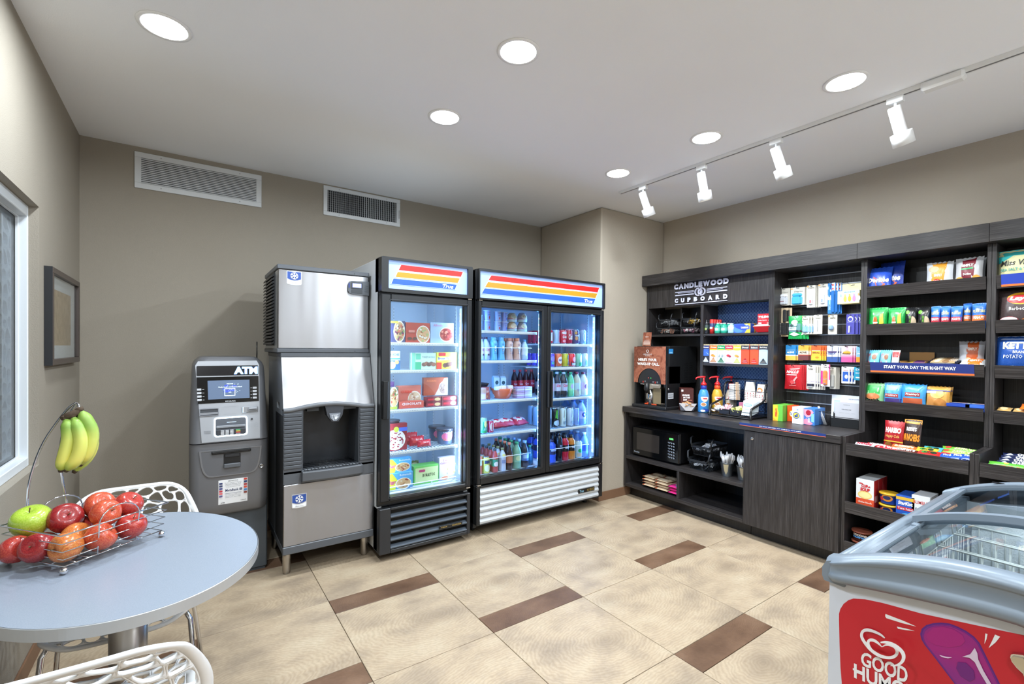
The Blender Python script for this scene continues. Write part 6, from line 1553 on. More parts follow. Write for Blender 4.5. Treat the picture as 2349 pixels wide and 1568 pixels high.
put(box_mesh(.215, .001, .225, 'DDE2EA', M_([T('CANDLEWOOD SUITES', .5, .86, .82, .9, '6A7088'), ('r', .08, .45, .26, .82, 'B8CBE0'), ('e', .17, .6, .05, .08, 'A0B4CC'), ('r', .3, .62, .48, .78, 'E8C0C4'), ('r', .52, .62, .78, .76, 'B8D0E8'), ('r', .82, .4, .98, .74, 'E8C8CA'), ('r', .3, .3, .96, .31, '9AA4B8'), ('r', .3, .2, .96, .21, '9AA4B8')])), 'notice_sheet', 'white printed notice leaning on the slat channels', 'notice', (4.0, 1.408, zc), (-.06, 0, RZ))
# tea boxes
gt = 'tea boxes on the middle hutch shelf'
TE = [(1611.5, 1627.5, '3A4278', '4A70C8', 'Sweet', 'navy tea box with blue night picture, leftmost'), (1628, 1645.3, 'E2762E', 'E6DCEA', 'Orange', 'orange-topped tea box with orange fruit'), (1645.8, 1663, '1E9A5A', 'C9E0E4', 'Mint', 'green-topped tea box with dark green triangle'),
      (1663.5, 1681.5, 'B83A50', 'DCC8DC', 'Apple', 'crimson-topped tea box with red berries'), (1682, 1699.8, 'E2DC3E', 'DDE6E2', 'Lemon', 'tea box with bright yellow top'), (1700.3, 1719, '3C3E44', 'E8502E', 'Decaf', 'orange-red tea box with black top, beside the yellow one'),
      (1720.5, 1740, '3C3E46', 'E8522C', 'Select', 'orange-red tea box with black top, beside the pale blue one'), (1741, 1761.5, '3A3C42', 'AFC4DA', 'Earl Grey', 'pale blue tea box with black top, rightmost')]
for i, (a, b_, c1, c2, tx, lb) in enumerate(TE):
    tri_c = ('C9D6E2', 'B8865A', '1A6A48', 'C8B8C8', 'B8C060', 'A81E24', 'D02A22', '26282C')[i]; bc = c2 if i else '34343E'
    o_ = [('r', 0, .72, 1, 1, c1), ('r', 0, .94, 1, 1, 'D8C8A0'), T('BIGELOW', .06, .945, .94, .985, '6A4A2A'), T(tx, .14, .80, .9, .88, 'F2F0EA', 0, (.03,)), ('e', .5, .715, .5, .03, 'E8D83A' if 0 < i < 5 else c2), ('p', [(.08, .06), (.92, .06), (.52, .32)], tri_c), ('r', .2, .1, .8, .11, 'E8E4DA'), ('r', .3, .17, .7, .18, 'E8E4DA')]
    if i == 0: o_ += [('r', .04, .38, .96, .68, '3E68C4'), ('p', [(.5, .6), (.9, .48), (.85, .45)], 'A8C8F0')]
    if i in (1, 3, 4): o_ += [('e', .42, .42, .22, .06, ('', 'E88A2E', '', 'C83A3A', 'E8A04A')[i]), ('e', .62, .38, .16, .05, ('', 'F0A03E', '', '9A2A3E', 'D88A3A')[i])]
    if i == 2: o_ += [('p', [(.15, .35), (.3, .48), (.4, .45), (.3, .33)], '9AA4AC'), ('p', [(.55, .35), (.62, .48), (.8, .45), (.75, .33)], '9AA4AC')]
    rbox(a, b_, 789.5, 3.836, 1.3125, .15, bc if i else '34343E', o_, 'tea_box', lb, 'tea box', gt)
# top shelf toiletries
KT = .10204
def ex(a): return 1600+KT*a
def ey(b): return 690+KT*b
zt = 1.5746
def rround(px0, px1, pt, X, zb, kind, cols, ops, name, label, cat, group=None, n=1, gap=None):
    w, h, c = face(px0, px1, pt, zb, x=X); r = w/2; me = round_mesh(kind, r, h, cols, ops, name)
    for i in range(n): put(me, name, label if i == 0 else label+', '+ORD[i]+' in its row', cat, (X+r+i*(gap or 2.1*r), c.y, zb+.0006), RZ, group)
gt = 'toiletries on the upper hutch shelf'
rround(ex(145), ex(225), ey(425), 3.85, zt, 'sport', ('2C2E34', '4A5A58', '23252A'), [('e', .5, .35, .3, .08, 'A8C070')], 'spray_bottle', 'dark slim spray bottle at the left end', 'bottle', gt, 2)
rround(ex(258), ex(345), ey(412), 3.84, zt, 'aero', ('C8302E', '33406E', 'D8302C'), [('e', .5, .4, .35, .08, 'E4E4EA')], 'shaving_foam_can', 'red-capped foam can with navy label', 'can', gt, 4)
for i, (a, b_) in enumerate(((355, 485), (490, 640))): rround(ex(a), ex(b_), ey(490), 3.845, zt, 'bottle', (mat('2FA58A', .15), '6FC8B4', 'E4EFEE'), [('e', .5, .4, .3, .13, 'BFE8DC')], 'mouthwash_bottle', ('small green mouthwash bottle next to the foam cans', 'small green mouthwash bottle next to the blue bottle')[i], 'bottle', gt, 2)
rround(ex(648), ex(800), ey(500), 3.84, zt, 'sport', ('A8D4EC', 'D8E4F0', 'B8DCF0'), [('r', .2, .38, .8, .56, 'C0B4CE')], 'lotion_bottle', 'light blue lotion bottle left of the tampon box', 'bottle', gt, 1)
rbox(ex(822), ex(1190), ey(512), 3.85, zt, .06, '3E62CC', [('p', [(.62, 1), (1, 1), (1, 0), (.66, 0), (.8, .4)], 'E2BE44'), ('e', .28, .45, .3, .45, '4F86DC'), ('p', [(.0, .9), (.6, .95), (.95, .75), (.95, .4), (.5, .3), (.1, .6)], '2F4CC0'), T('TAMPAX', .42, .48, .9, .68, 'F2F4FA', 0, (.05,)), ('e', .78, .86, .08, .08, 'A8D0C8')], 'tampon_box', 'blue and yellow tampon box', 'box', gt)
rbox(ex(1200), ex(1260), ey(505), 3.90, zt, .05, 'DDAA3A', [], 'small_carton', 'yellow carton between the tampon box and the red dispenser', 'box', gt)
ty = thing('pill_dispenser_box', 'red and white pain reliever dispenser box with open tray', 'medicine box', (3.845, 1.947, zt+.0006), RZ)
w, h, c = face(ex(1250), ex(1590), ey(290), zt, x=3.86); b = MB(mat('C8242C', .35)).box(-w/2, w/2, .02, .10, 0, h, .001)
ops_on(b, lambda u, v, o: (-w/2+u*w, .02-o, v*h), M_([T('TYLENOL', .05, .76, .93, .9, 'F8F4F4', 0, (.06, .2)), T('EXTRA STRENGTH', .06, .62, .6, .68, 'F2D8D8'), ('e', .8, .64, .11, .03, 'F2E4E4'), ('r', .06, .46, .26, .54, 'F2E4E4'), ('r', .62, .44, .9, .54, 'E88A84')]), .0004); b.obj('carton', ty)
b = MB(mat('B81A24', .35)); b.add([(-w*.62, -.03, h*.33), (w*.5, -.03, h*.33), (w*.36, -.005, .004), (-w*.44, -.005, .004), (-w*.5, .019, h*.42), (w*.46, .019, h*.42), (w*.4, .019, .004), (-w*.46, .019, .004)], [(0, 1, 2, 3)]); b.m('E6E2E4'); b.add([(-w*.62, -.03, h*.33), (w*.5, -.03, h*.33), (w*.46, .019, h*.44), (-w*.5, .019, h*.44), (w*.36, -.005, .004), (w*.4, .019, .004), (-w*.44, -.005, .004), (-w*.46, .019, .004)], [(3, 2, 1, 0), (1, 2, 5, 4), (0, 6, 7, 3)]); b.obj('open_tray', ty)
# slotted stacking bins
def bin_mesh(w=.15, d=.19, h=.075):
    b = MB(mat('222428', .35)); b.box(-w/2+.01, w/2-.01, .01, d, 0, .003)
    for i in range(15):
        x = -w/2+.012+(w-.024)*i/14; b.tube([(x, .012, 0), (x+(x*.12), 0, h*.72)], .0018, 4).tube([(x, d, 0), (x*1.08, d, h)], .0018, 4)
    for i in range(13):
        y = .012+(d-.02)*i/12
        for s in (-1, 1): b.tube([(s*(w/2-.01), y, 0), (s*w/2, y, h*.85)], .0018, 4)
    b.box(-w/2-.002, w/2+.002, -.006, .002, h*.66, h*.86, .002).box(-w/2-.002, w/2+.002, d-.002, d+.003, h*.8, h*1.1, .002)
    for s in (-1, 1):
        b.box(s*w/2-.003, s*w/2+.003, 0, d, h*.8, h, .001)
        b.tube([(s*(w/2-.012), -.004, h*.78), (s*(w/2), -.006, h*1.0), (s*(w/2+.005), .002, h*1.5), (s*(w/2+.002), .02, h*1.62)], .006, 6)
    return b.mesh('stacking_bin')
BIN = bin_mesh()
def sachets(w, d, n, cols, sd, z0=.0):
    r = random.Random(sd); b = MB()
    for i in range(n):
        b.m(mat(r.choice(cols), .5)); x, y = r.uniform(-w/2, w/2), r.uniform(0, d); a = r.uniform(-1.2, 1.2); t = r.uniform(-.5, .5); z = z0+.03*r.random()*(1-(2*x/w)**2)
        b.xf = Matrix.Translation((x, y, z+.014)) @ Matrix.Rotation(a, 4, 'Z') @ Matrix.Rotation(t+.8, 4, 'X') @ Matrix.Rotation(r.uniform(-.5, .5), 4, 'Y'); b.box(-.013, .013, -.02, .02, 0, .002, .0008)
    b.xf = Matrix.Identity(4); return b
gb = 'black slotted stacking bins'
BL = [('upper left bin in the hutch, holding white packets', 3.86, 2.915, 1.5776+.085, .95, ('D8DADD', 'C4C6CA', '8A8C90')), ('lower left bin in the hutch, above the coffee card', 3.845, 2.925, 1.5776, 1., ('D8D0C8', 'C08A70', 'E4E0DA')),
      ('upper right bin in the hutch, holding yellow packets', 3.86, 2.645, 1.5776+.085, .95, ('D9B23A', 'C8A030', 'E8E4DC')), ('lower right bin in the hutch, with pinkish packets', 3.845, 2.652, 1.5776, 1., ('D8C0C8', 'C87890', 'E8E4E4')),
      ('upper bin of the pair beside the microwave, full of white packets', 3.60, 2.335, .4+.125, 1.25, ('E6E8EE', 'D4D8E0', 'B4B8C4')), ('lower bin of the pair beside the microwave', 3.585, 2.35, .4006, 1.3, ('D0D4DA', 'E0E2E6', 'C0C4CC'))]
for i, (lb, x, y, z, s, cols) in enumerate(BL):
    t_ = thing('stacking_bin', 'black slotted '+lb, 'bin', (x, y, z+.0006), RZ, gb)
    o = bpy.data.objects.new('bin_shell', BIN); COL.objects.link(o); place(o, t_); o.scale = (s, s, s)
    sa = sachets(.10*s, .13*s, 40 if i != 5 else 14, cols, 30+i, .012 if i != 4 else .035).mesh('sachets'); o = put(sa, 'sachet_heap', 'small paper packets heaped in the '+lb, 'packets', (x+.02, y, z+.002), RZ); o['kind'] = 'stuff'
# ------------------------------------------------------------------ coffee machine
cm = thing('coffee_machine', 'black coffee dispenser with brown coffee-bean front and arched spout bay', 'coffee machine', (3.585, 2.868, zc), RZ)
w_ = .187; HM = .585
MB(m_blackp).box(-w_, w_, .03, .45, .236, HM, .004).box(-w_, w_, .20, .45, 0, .11).box(-w_, -w_+.02, .0, .2, 0, .4, .004).box(w_-.02, w_, .0, .2, 0, .4, .004).obj('housing', cm)
MB(mat('232427', .35)).box(-w_-.005, w_+.012, -.03, .2, 0, .028, .006).obj('drip_base', cm)
dg = MB(mat('3A3C40', .3, .6))
for i in range(14): dg.box(-.14+i*.021, -.13+i*.021, -.02, .10, .028, .030)
dg.obj('drip_slots', cm)['kind'] = 'stuff'
def bean_fn(nt, b, N, L):
    tc = N('TexCoord'); v = N('TexVoronoi'); v.inputs['Scale'].default_value = 62; L(tc.outputs['Object'], v.inputs[0]); n = N('TexNoise'); n.inputs['Scale'].default_value = 9; n.inputs['Detail'].default_value = 4; n.inputs['Distortion'].default_value = 1.5; L(tc.outputs['Object'], n.inputs[0])
    r1 = ramp(N, [(.05, '3A1E16'), (.3, '8A5240'), (.6, '6E3C2C')]); L(v.outputs['Distance'], r1.inputs[0]); r2 = ramp(N, [(.35, '7A4030'), (.5, 'A86A52'), (.65, '8E5240')]); L(n.outputs[0], r2.inputs[0])
    sp = N('SeparateXYZ'); L(tc.outputs['Object'], sp.inputs[0])
    a = N('Math', operation='SUBTRACT'); L(sp.outputs[2], a.inputs[0]); L(sp.outputs[0], a.inputs[1]); a2 = N('MapRange'); a2.inputs[1].default_value = .50; a2.inputs[2].default_value = .54; L(a.outputs[0], a2.inputs[0])
    mx = N('MixRGB'); L(a2.outputs[0], mx.inputs[0]); L(r2.outputs[0], mx.inputs[1]); L(r1.outputs[0], mx.inputs[2]); L(mx.outputs[0], b.inputs['Base Color']); b.inputs['Roughness'].default_value = .25
m_bean = nodemat('coffee_bean_print', bean_fn)
arch = [(-.135*math.cos(PI*i/20), .235+.14*math.sin(PI*i/20)) for i in range(21)]
fp = MB(m_bean); fy = lambda x, z: .0-(.03*(HM-z)/.35 if z > .2 else 0)
# front print with arched cut-out, built as a strip between the arch and the outline
O = [(-w_+.004, .235)]+[(-w_+.004, .235+(HM-.24)*i/7) for i in range(1, 8)]+[(-w_+.004+(2*w_-.008)*i/5, HM-.005) for i in range(1, 5)]+[(w_-.004, HM-.005)]+[(w_-.004, HM-.005-(HM-.24)*i/8) for i in range(1, 8)]+[(w_-.004, .235)]
n = min(len(O), len(arch)); O = O[:n]; I = arch[:n]
fp.add([(x, -.012, z) for x, z in O]+[(x, -.012, z) for x, z in I], [(i, i+1, n+i+1, n+i) for i in range(n-1)])
fp.m(m_blackp).add([(x, -.012, z) for x, z in O]+[(x, .03, z) for x, z in O], [(n+i, n+i+1, i+1, i) for i in range(n-1)])
wt_ = mat('F2EEEA', .4); sf = lambda u, v, o: (u, -.012-o, v)
ops_on(fp, sf, [('t', "HERE'S YOUR", -.13, .442, .085, .47, wt_, 0, (.05,)), ('t', 'WAKE-UP CALL.', -.142, .402, .115, .43, wt_, 0, (.05,)), ('t', 'CANDLEWOOD', -.075, .502, .03, .513, wt_, 0, (.0,)), ('t', 'SUITES', -.05, .49, .005, .497, wt_, 0, (.0,)), ('e', -.022, .536, .014, .014, wt_), ('e', -.022, .536, .009, .011, m_bean)], .0005); fp.obj('printed_front', cm)
dp = MB(mat('26282C', .35)); dp.prism([(x*.96, z) for x, z in arch]+[(.13, .232), (-.13, .232)], -.008, .03, 'y'); rd = mat('D8443C', .4); 
ops_on(dp, lambda u, v, o: (u, -.008-o, v), [('e', x, z, .009, .009, c) for x, z, c in ((-.075, .245, rd), (.065, .245, rd), (-.048, .25, mat('6A6C70', .4)), (.045, .25, mat('6A6C70', .4)), (.092, .25, mat('6A6C70', .4)))]+[('e', x, z, .0055, .0055, mat('26282C', .35)) for x, z in ((-.075, .245), (.065, .245))]+[('e', -.01, .285, .003, .003, mat('FF5040', .4, em=3.)), ('e', .02, .285, .003, .003, mat('40FF60', .4, em=3.)), ('r', -.1, .222, -.03, .225, wt_), ('r', .03, .222, .11, .225, wt_)], .0006); dp.obj('button_panel', cm)
MB(m_blackp).tube([(-.01, -.03, .24), (-.01, -.035, .18), (-.01, -.02, .15)], [.024, .026, .02], 12).obj('spout', cm)
MB(m_chrome).box(-.13, .13, .09, .10, .03, .234).obj('steel_bay_back', cm)
MB(mat('C4C6C9', .12, 1.)).lathe([(.042, .0), (.042, .15)], 20, c=(-.03, .045, .03)).obj('steel_column', cm)
MB(mat('A89878', .3, .5)).box(.01, .095, .035, .045, .04, .19, .002).obj('serving_panel', cm)
MB(mat('E2542A', .5)).box(-.06, -.02, .0, .004, .034, .044).box(.02, .075, .0, .004, .034, .044).obj('orange_labels', cm)['kind'] = 'stuff'
sd_ = MB(mat('C9CCD2', .5)); ops_on(sd_, lambda u, v, o: (w_+.0006+o, u, v), [('r', .02, .10, .10, .155, mat('C9CCD2', .5)), ('r', .025, .115, .095, .12, mat('5A5C62', .5)), ('r', .025, .135, .09, .14, mat('5A5C62', .5)), ('r', .02, .515, .085, .56, mat('2E86C8', .4)), ('r', .03, .52, .075, .53, mat('8AC4E8', .4))], .0005); sd_.obj('side_stickers', cm)['kind'] = 'stuff'
vt = MB(mat('050506', .6))
for i in range(8):
    for j in range(2): vt.box(w_+.0002, w_+.0012, .26+.075*j, .31+.075*j, .27+.022*i, .278+.022*i)
vt.obj('vent_slots', cm)['kind'] = 'stuff'
lk = MB(m_chrome); lk.xf = Matrix.Translation((w_, .03, .19)) @ Matrix.Rotation(PI/2, 4, 'Y'); lk.lathe([(.011, 0), (.011, .006), (.003, .007)], 14); lk.obj('side_lock', cm)
cdm = box_mesh(.10, .002, .135, m_bean, M_([('r', .1, .1, .9, .3, 'C8A89C'), T('ENJOY', .3, .62, .7, .7, 'F2EEEA'), ('r', .2, .42, .8, .44, 'E8DCD6'), ('r', .15, .34, .85, .36, 'E8DCD6')]), name='card')
put(cdm, 'counter_card', 'brown printed card standing on top of the coffee machine', 'card', (3.66, 2.975, zc+HM+.0005), (-.1, 0, RZ))
# sugar box, creamers
sb_ = thing('sugar_box', 'brown dispenser box of raw sugar packets with open tray', 'box', (3.702, 2.548, zc), math.radians(-47))
b = MB(mat('4A221E', .35)).box(-.055, .055, 0, .12, 0, .205, .001); wh_ = mat('E8E0DC', .4)
ops_on(b, lambda u, v, o: (-.055+u*.11, -o, v*.205), M_([T('SUGAR', .12, .66, .7, .74, 'E8E0DC', 0, (.05, .1)), T('IN THE', .2, .56, .72, .63, 'E8E0DC', 0, (.05, .1)), T('RAW', .2, .45, .5, .53, 'E8E0DC', 0, (.05, .1)), ('r', .54, .47, .88, .5, 'C8806A'), ('r', .04, .85, .2, .94, 'D8D0CC'), ('p', [(.1, .04), (.9, .04), (.85, .3), (.15, .3)], '8A5E40')]), .0004)
ops_on(b, lambda u, v, o: (.055+o, u*.12, v*.205), M_([T('SUGAR', .15, .84, .6, .9, 'D8D0CC'), ('r', .15, .3, .8, .62, 'A8A0A4'), ('r', .15, .08, .8, .12, '9A9498')]), .0004); b.obj('carton', sb_)
b = MB(mat('B8B4B4', .4)); b.add([(-.075, -.05, .075), (.075, -.05, .075), (.055, -.001, .06), (-.055, -.001, .06), (-.02, -.055, .01), (.03, -.055, .01), (.055, -.001, .004), (-.055, -.001, .004)], [(0, 4, 5, 1), (1, 5, 6, 2), (0, 3, 7, 4), (4, 7, 6, 5)]); b.obj('open_tray', sb_)
o = put(sachets(.08, .03, 22, ('B88A5E', 'A87848', 'C8A070'), 9, .04).mesh('sachets'), 'sugar_packets', 'brown raw sugar packets in the tray of the brown box', 'packets', (3.672, 2.515, zc), math.radians(-47)); o['kind'] = 'stuff'
def creamer(x, y, c1, c2, c3, lb, rz):
    t_ = thing('creamer_bottle', lb, 'bottle', (x, y, zc), rz, 'pump creamer bottles on the counter'); r = .047
    b = MB(); b.lathe([(r*.95, 0), (r, .008), (r, .10), (r*.98, .15), (r*.72, .19), (r*.5, .205)], 22, mats=[mat(c1, .3)]*5)
    def sf(u, v, o):
        z = v*.205; rr = r if z < .13 else r*(1-.28*(z-.13)/.06); th = -PI/2+(u-.5)*2.; return ((rr+o)*math.cos(th), (rr+o)*math.sin(th), z)
    ops_on(b, sf, M_([('e', .46, .66, .36, .19, 'F0D8A8'), ('e', .44, .66, .33, .17, 'F4F0EA'), T('Coffee', .24, .68, .66, .76, 'C8303A', 0, (.03, .2)), T('mate', .28, .58, .66, .67, 'C8303A', 0, (.05, .2)), ('e', .35, .36, .26, .09, 'F0ECE6'), ('e', .35, .365, .2, .06, 'C88A5A'), ('p', [(.1, .1), (.8, .06), (.9, .14), (.4, .2)], c3), ('e', .3, .09, .2, .05, 'F0F2F6')]), .0005, res=4); b.obj('bottle_body', t_)
    b = MB(mat(c2, .3)).lathe([(r*.5, .203), (r*.56, .215), (r*.50, .235), (r*.42, .24)], 18); b.obj('neck', t_)
    rd = mat('D8262C', .3); b = MB(rd).lathe([(r*.5, .24), (r*.52, .255), (r*.34, .262), (r*.14, .278), (r*.14, .31)], 14); b.tube([(.012, 0, .312), (-.01, 0, .314), (-.055, 0, .308), (-.066, 0, .302), (-.068, 0, .29)], [.008, .009, .007, .006, .006], 8); b.obj('pump', t_)
creamer(3.765, 2.425, '3F8FD0', '24389A', '2A4AA8', 'light blue pump creamer bottle in front, with navy neck', -.7)
creamer(3.895, 2.375, 'D8A83A', 'E2542A', 'C88A2A', 'yellow pump creamer bottle with orange neck behind the blue one', -.7)
creamer(3.99, 2.30, 'D8CFC0', 'C8303A', 'A83A3A', 'cream-coloured pump creamer bottle half hidden by the rack', -1.2)
# condiment rack
rk = thing('condiment_rack', 'black wire rack holding cups, lids, stirrers and sweeteners', 'rack', (3.645, 2.113, zc)); bw_ = mat('17181B', .35)
rx = lambda x: x-3.645
for s, y in ((1, .175), (-1, -.175)):
    MB(bw_).tube([(-.012, y, .003), (.0, y, .005), (.0, y, .06), (.01, y, .085), (.06, y, .10), (.18, y, .13), (.215, y, .16), (.22, y, .23), (.235, y, .262), (.27, y, .275), (.33, y, .27)], .009, 8).obj('side_arm', rk)
b = MB(bw_)
for z0 in (.02, .055): b.tube([(.01, -.172, z0), (.01, .172, z0), (.20, .172, z0), (.20, -.172, z0)], .002, 5, closed=True)
for i in range(12): b.tube([(.01, -.172+i*.0313, .02), (.20, -.172+i*.0313, .02)], .0015, 4)
for z0 in (.12, .21, .30): b.tube([(.225, -.172, z0), (.225, .172, z0), (.40, .172, z0), (.40, -.172, z0)], .002, 5, closed=True)
for y in (-.172, -.09, .0, .09, .172):
    for x in (.225, .40): b.tube([(x, y, .02), (x, y, .30)], .0018, 4)
for i in range(12): b.tube([(.225, -.172+i*.0313, .12), (.40, -.172+i*.0313, .12)], .0015, 4)
b.obj('wire_frame', rk); MB(bw_).box(.0, .42, -.165, .165, .001, .012, .004).obj('rack_base', rk)
def cupstack(y, h, lb, prt, n=5):
    for i in range(n):
        z0 = .122+i*.014; b = MB(mat('E8E4DE', .45)); b.lathe([(.046, z0), (.0465, z0+.004), (.045, z0+.005), (.033, z0+.105), (.032, z0+.107), (.0005, z0+.104)], 20, cap=False, mats=[mat('E8E4DE', .45), mat('E8E4DE', .45), None, None, None])
        sf = lambda u, v, o: ((.045-.012*v+o)*math.cos(PI+(u-.5)*2.4), (.045-.012*v+o)*math.sin(PI+(u-.5)*2.4)*-1, z0+.005+v*.1)
        ops_on(b, sf, M_([('r', -.2, .03, 1.2, .14, 'B8303C')]+(prt if i == n-1 else [])), .0004, res=6)
        put(b.mesh('paper_cup'), 'paper_cup', lb+(', topmost' if i == n-1 else ', '+ORD[n-1-i]+' from the top'), 'cup', (3.925, y, zc), 0, 'upturned paper cups in the rack')
cupstack(2.094, .17, 'white paper cup with red band, left stack', [T('fresh cup', .3, .6, .7, .68, '9AA0B4', 0, (0, .3))]); cupstack(1.995, .16, 'white paper cup with orange swirl, right stack', [('e', .5, .55, .25, .2, 'E8843A'), ('e', .5, .5, .15, .12, 'E8E4DE'), T('COFFEE', .3, .3, .8, .38, '3A4A8A')], 4)
for i in range(10): put(MB(mat('E6E6E6', .4)).lathe([(.046, 0), (.047, .004), (.045, .008), (.041, .012), (.0005, .012)], 18, cap=False).mesh('cup_lid'), 'cup_lid', 'white plastic cup lid, '+('topmost' if i == 9 else 'number %s below the top' % ('one two three four five six seven eight nine'.split()[8-i]))+' of the stack in the rack', 'lid', (3.925, 2.232, zc+.125+i*.0135), 0, 'cup lids stacked in the rack')
for i in range(9): put(MB(mat('C8A888', .6)).box(-.0025, .0025, -.001, .001, 0, .15, .0005).mesh('stirrer'), 'stir_stick', 'wooden stir stick standing in the wire pocket of the rack', 'stir stick', (3.862+.004*(i % 3), 2.15+.0045*i, zc+.128), (.03*(i-4), 0, .3*i), 'wooden stir sticks')
for y, c, c2, lb in ((2.172, '2A282C', ('E8A8B4', 'F0D0D8'), 'pink'), (2.08, '2A282C', ('A8B04A', 'C8CC7A'), 'green')):
    b = MB(mat(c, .4)).box(-.042, .042, 0, .09, 0, .004).box(-.042, -.039, 0, .09, .004, .04).box(.039, .042, 0, .09, .004, .04).box(-.039, .039, 0, .003, .004, .04).box(-.039, .039, .087, .09, .004, .04)
    put(b.mesh('packet_tray'), 'packet_tray', 'small black tray of '+lb+' sweetener packets', 'tray', (3.665, y, zc+.024), RZ)
    o = put(sachets(.055, .07, 26, c2, len(lb), .01).mesh('sachets'), 'sweetener_packets', lb+' sweetener packets in the small black tray', 'packets', (3.672, y, zc+.032), RZ); o['kind'] = 'stuff'
for i in range(12): put(box_mesh(.035, .003, .06, ('E088A8', 'E8A0B8')[i % 2]), 'sweetener_sachet', 'pink sweetener sachet standing upright in the rack, number '+'one two three four five six seven eight nine ten eleven twelve'.split()[i]+' from the left', 'sachet', (3.80+.004*i, 2.10-.007*i, zc+.06), (.2, .05*(i % 3), RZ+.5), 'pink sachets standing in the rack')
for i in range(6): put(pouch_mesh(.085, .12, .012, 'DDE6EC', [('e', .5, .72, .42, .1, '4A9AC8'), ('e', .5, .72, .36, .07, 'A8D4E8'), T('cocoa', .3, .4, .7, .46, '8AB0C8'), ('r', .2, .2, .8, .23, 'B8CCD8')], i), 'cocoa_packet', 'white and blue drink packet, '+ORD[i]+' in the tilted row at the rack front', 'packet', (3.668+.02*i, 1.985, zc+.03+.004*i), (-.28, 0, RZ), 'white and blue drink packets in the rack')
o = put(sachets(.06, .08, 30, ('E8E8E8', 'D8B8A8', 'B8C8D8', 'E0DCD8'), 77, .0).mesh('sachets'), 'mixed_packets', 'mixed white packets at the left end of the rack', 'packets', (3.68, 2.255, zc+.028), RZ); o['kind'] = 'stuff'
# ------------------------------------------------------------------ microwave, pails, noodle packs
mw = thing('microwave', 'black countertop microwave with green clock', 'microwave', (3.56, 2.79, .4006), RZ); a, h = .262, .285
MB(mat('141416', .35)).box(-a, a, .02, .40, .015, h, .006).box(-a+.03, a-.03, .05, .38, 0, .016).obj('casing', mw)
MB(m_blackg).box(-a, a, 0, .0195, .015, h, .008).obj('front', mw)
b = MB(mat('34302E', .12)); ops_on(b, lambda u, v, o: (u, -o, v), [('p', rpoly(-.205, .07, .055, .235, .006, 3), mat('34302E', .12))], .0006); b.obj('window', mw)
b = MB(); q = lambda u, v, o: (u, -o, v); wt2 = mat('AAB4C4', .4)
ops_on(b, q, [('t', '5:02', .165, .222, .205, .236, mat('50FF60', .4, em=4.), 0, (.03,)), ('t', 'Danby', -.235, .034, -.17, .052, wt2)]+[('p', rpoly(.15+.027*i, .055+.026*j, .17+.027*i, .068+.026*j, .004, 2), wt2) for i in range(3) for j in range(6)]+[('p', rpoly(.152+.027*i, .057+.026*j, .168+.027*i, .066+.026*j, .003, 2), m_blackg) for i in range(3) for j in range(6)], .0005); b.obj('key_panel', mw)['kind'] = 'stuff'
for i, (y, lb) in enumerate(((2.122, 'galvanised pail of wrapped plastic spoons, nearer the bins'), (1.985, 'galvanised pail of wrapped plastic cutlery beside the cabinet side'))):
    t_ = thing('pail', lb, 'pail', (3.635, y, .4006), 0, 'small pails of cutlery'); MB(mat('9AA0A4', .3, .9)).lathe([(.036, 0), (.037, .005), (.050, .105), (.052, .108), (.050, .11), (.035, .008)], 24, cap=False).lathe([(.0005, .003), (.037, .003)], 20, cap=False).obj('pail_body', t_)
    b = MB(mat('B8AA88', .5)); sf = lambda u, v, o: (-(.0375+.013*v+o)*math.cos((u-.5)*1.0+.35), (.0375+.013*v+o)*math.sin((u-.5)*1.0+.35)*-1, .004+v*.1)
    ops_on(b, sf, M_([('p', [(.1, .95), (.9, .95), (.8, .4), (.5, .12), (.2, .4)], 'B8AA88')]), .0008, res=3); b.obj('tag', t_)
    r = random.Random(i); b = MB(mat('E2E4E8', .3))
    for k in range(26):
        aa, rr = r.uniform(0, 6.28), r.uniform(.005, .032); x0, y0 = rr*math.cos(aa), rr*math.sin(aa); x1, y1 = x0*1.75, y0*1.75; zt_ = r.uniform(.16, .19)
        b.xf = Matrix.Identity(4); b.tube([(x0*.6, y0*.6, .02), (x1*.9, y1*.9, zt_-.045), (x1, y1, zt_-.03), (x1*1.05, y1*1.05, zt_)], [.004, .005, .011, .005], 5)
    o = put(b.mesh('cutlery'), 'wrapped_cutlery', 'white wrapped plastic cutlery standing in the '+('pail nearer the bins' if i == 0 else 'pail beside the cabinet side'), 'cutlery', (3.635, y, .401)); o['kind'] = 'stuff'
NM = pouch_mesh(.135, .11, .03, 'D9C0A0', [('r', 0, 0, .13, 1, 'D8603A'), T('Top Ramen', .2, .40, .85, .62, '3A2A26', 0, (.03, .2)), ('r', .14, .1, .9, .2, 'E0D0B8'), ('e', .3, .8, .12, .1, 'D86A3A')], 1); NP = pouch_mesh(.105, .11, .03, 'E83A8E', [('e', .75, .4, .2, .25, '7AA8E0'), T('Shrimp', .1, .4, .55, .6, 'F8E0EC'), ('e', .5, .7, .2, .12, 'E8A05A')], 2)
for c, (y, me, lb) in enumerate(((2.845, NM, 'tan noodle packet, left stack'), (2.70, NM, 'tan noodle packet, middle stack'), (2.572, NP, 'bright pink noodle packet, right stack'))):
    for k in range(4 if c < 2 else 3):
        for d in range(2): put(me, 'noodle_packet', lb+', layer '+('one two three four'.split()[k])+' from the bottom, '+('front' if d == 0 else 'back')+' row', 'noodles', (3.545+.115*d+.006*(k % 2), y+.003*(k % 2)-.002*d, .152+.026*k), (-PI/2+.12*(1-2*(k % 2))*.3, 0, RZ), 'noodle packets in the lower left cubby')
put(pouch_mesh(.14, .11, .03, '4A2420', [('e', .4, .5, .3, .2, '8A5A4A')], 5), 'noodle_packet', 'dark brown noodle packet at the back top of the stacks', 'noodles', (3.80, 2.63, .155), (-.3, 0, RZ), 'noodle packets in the lower left cubby')
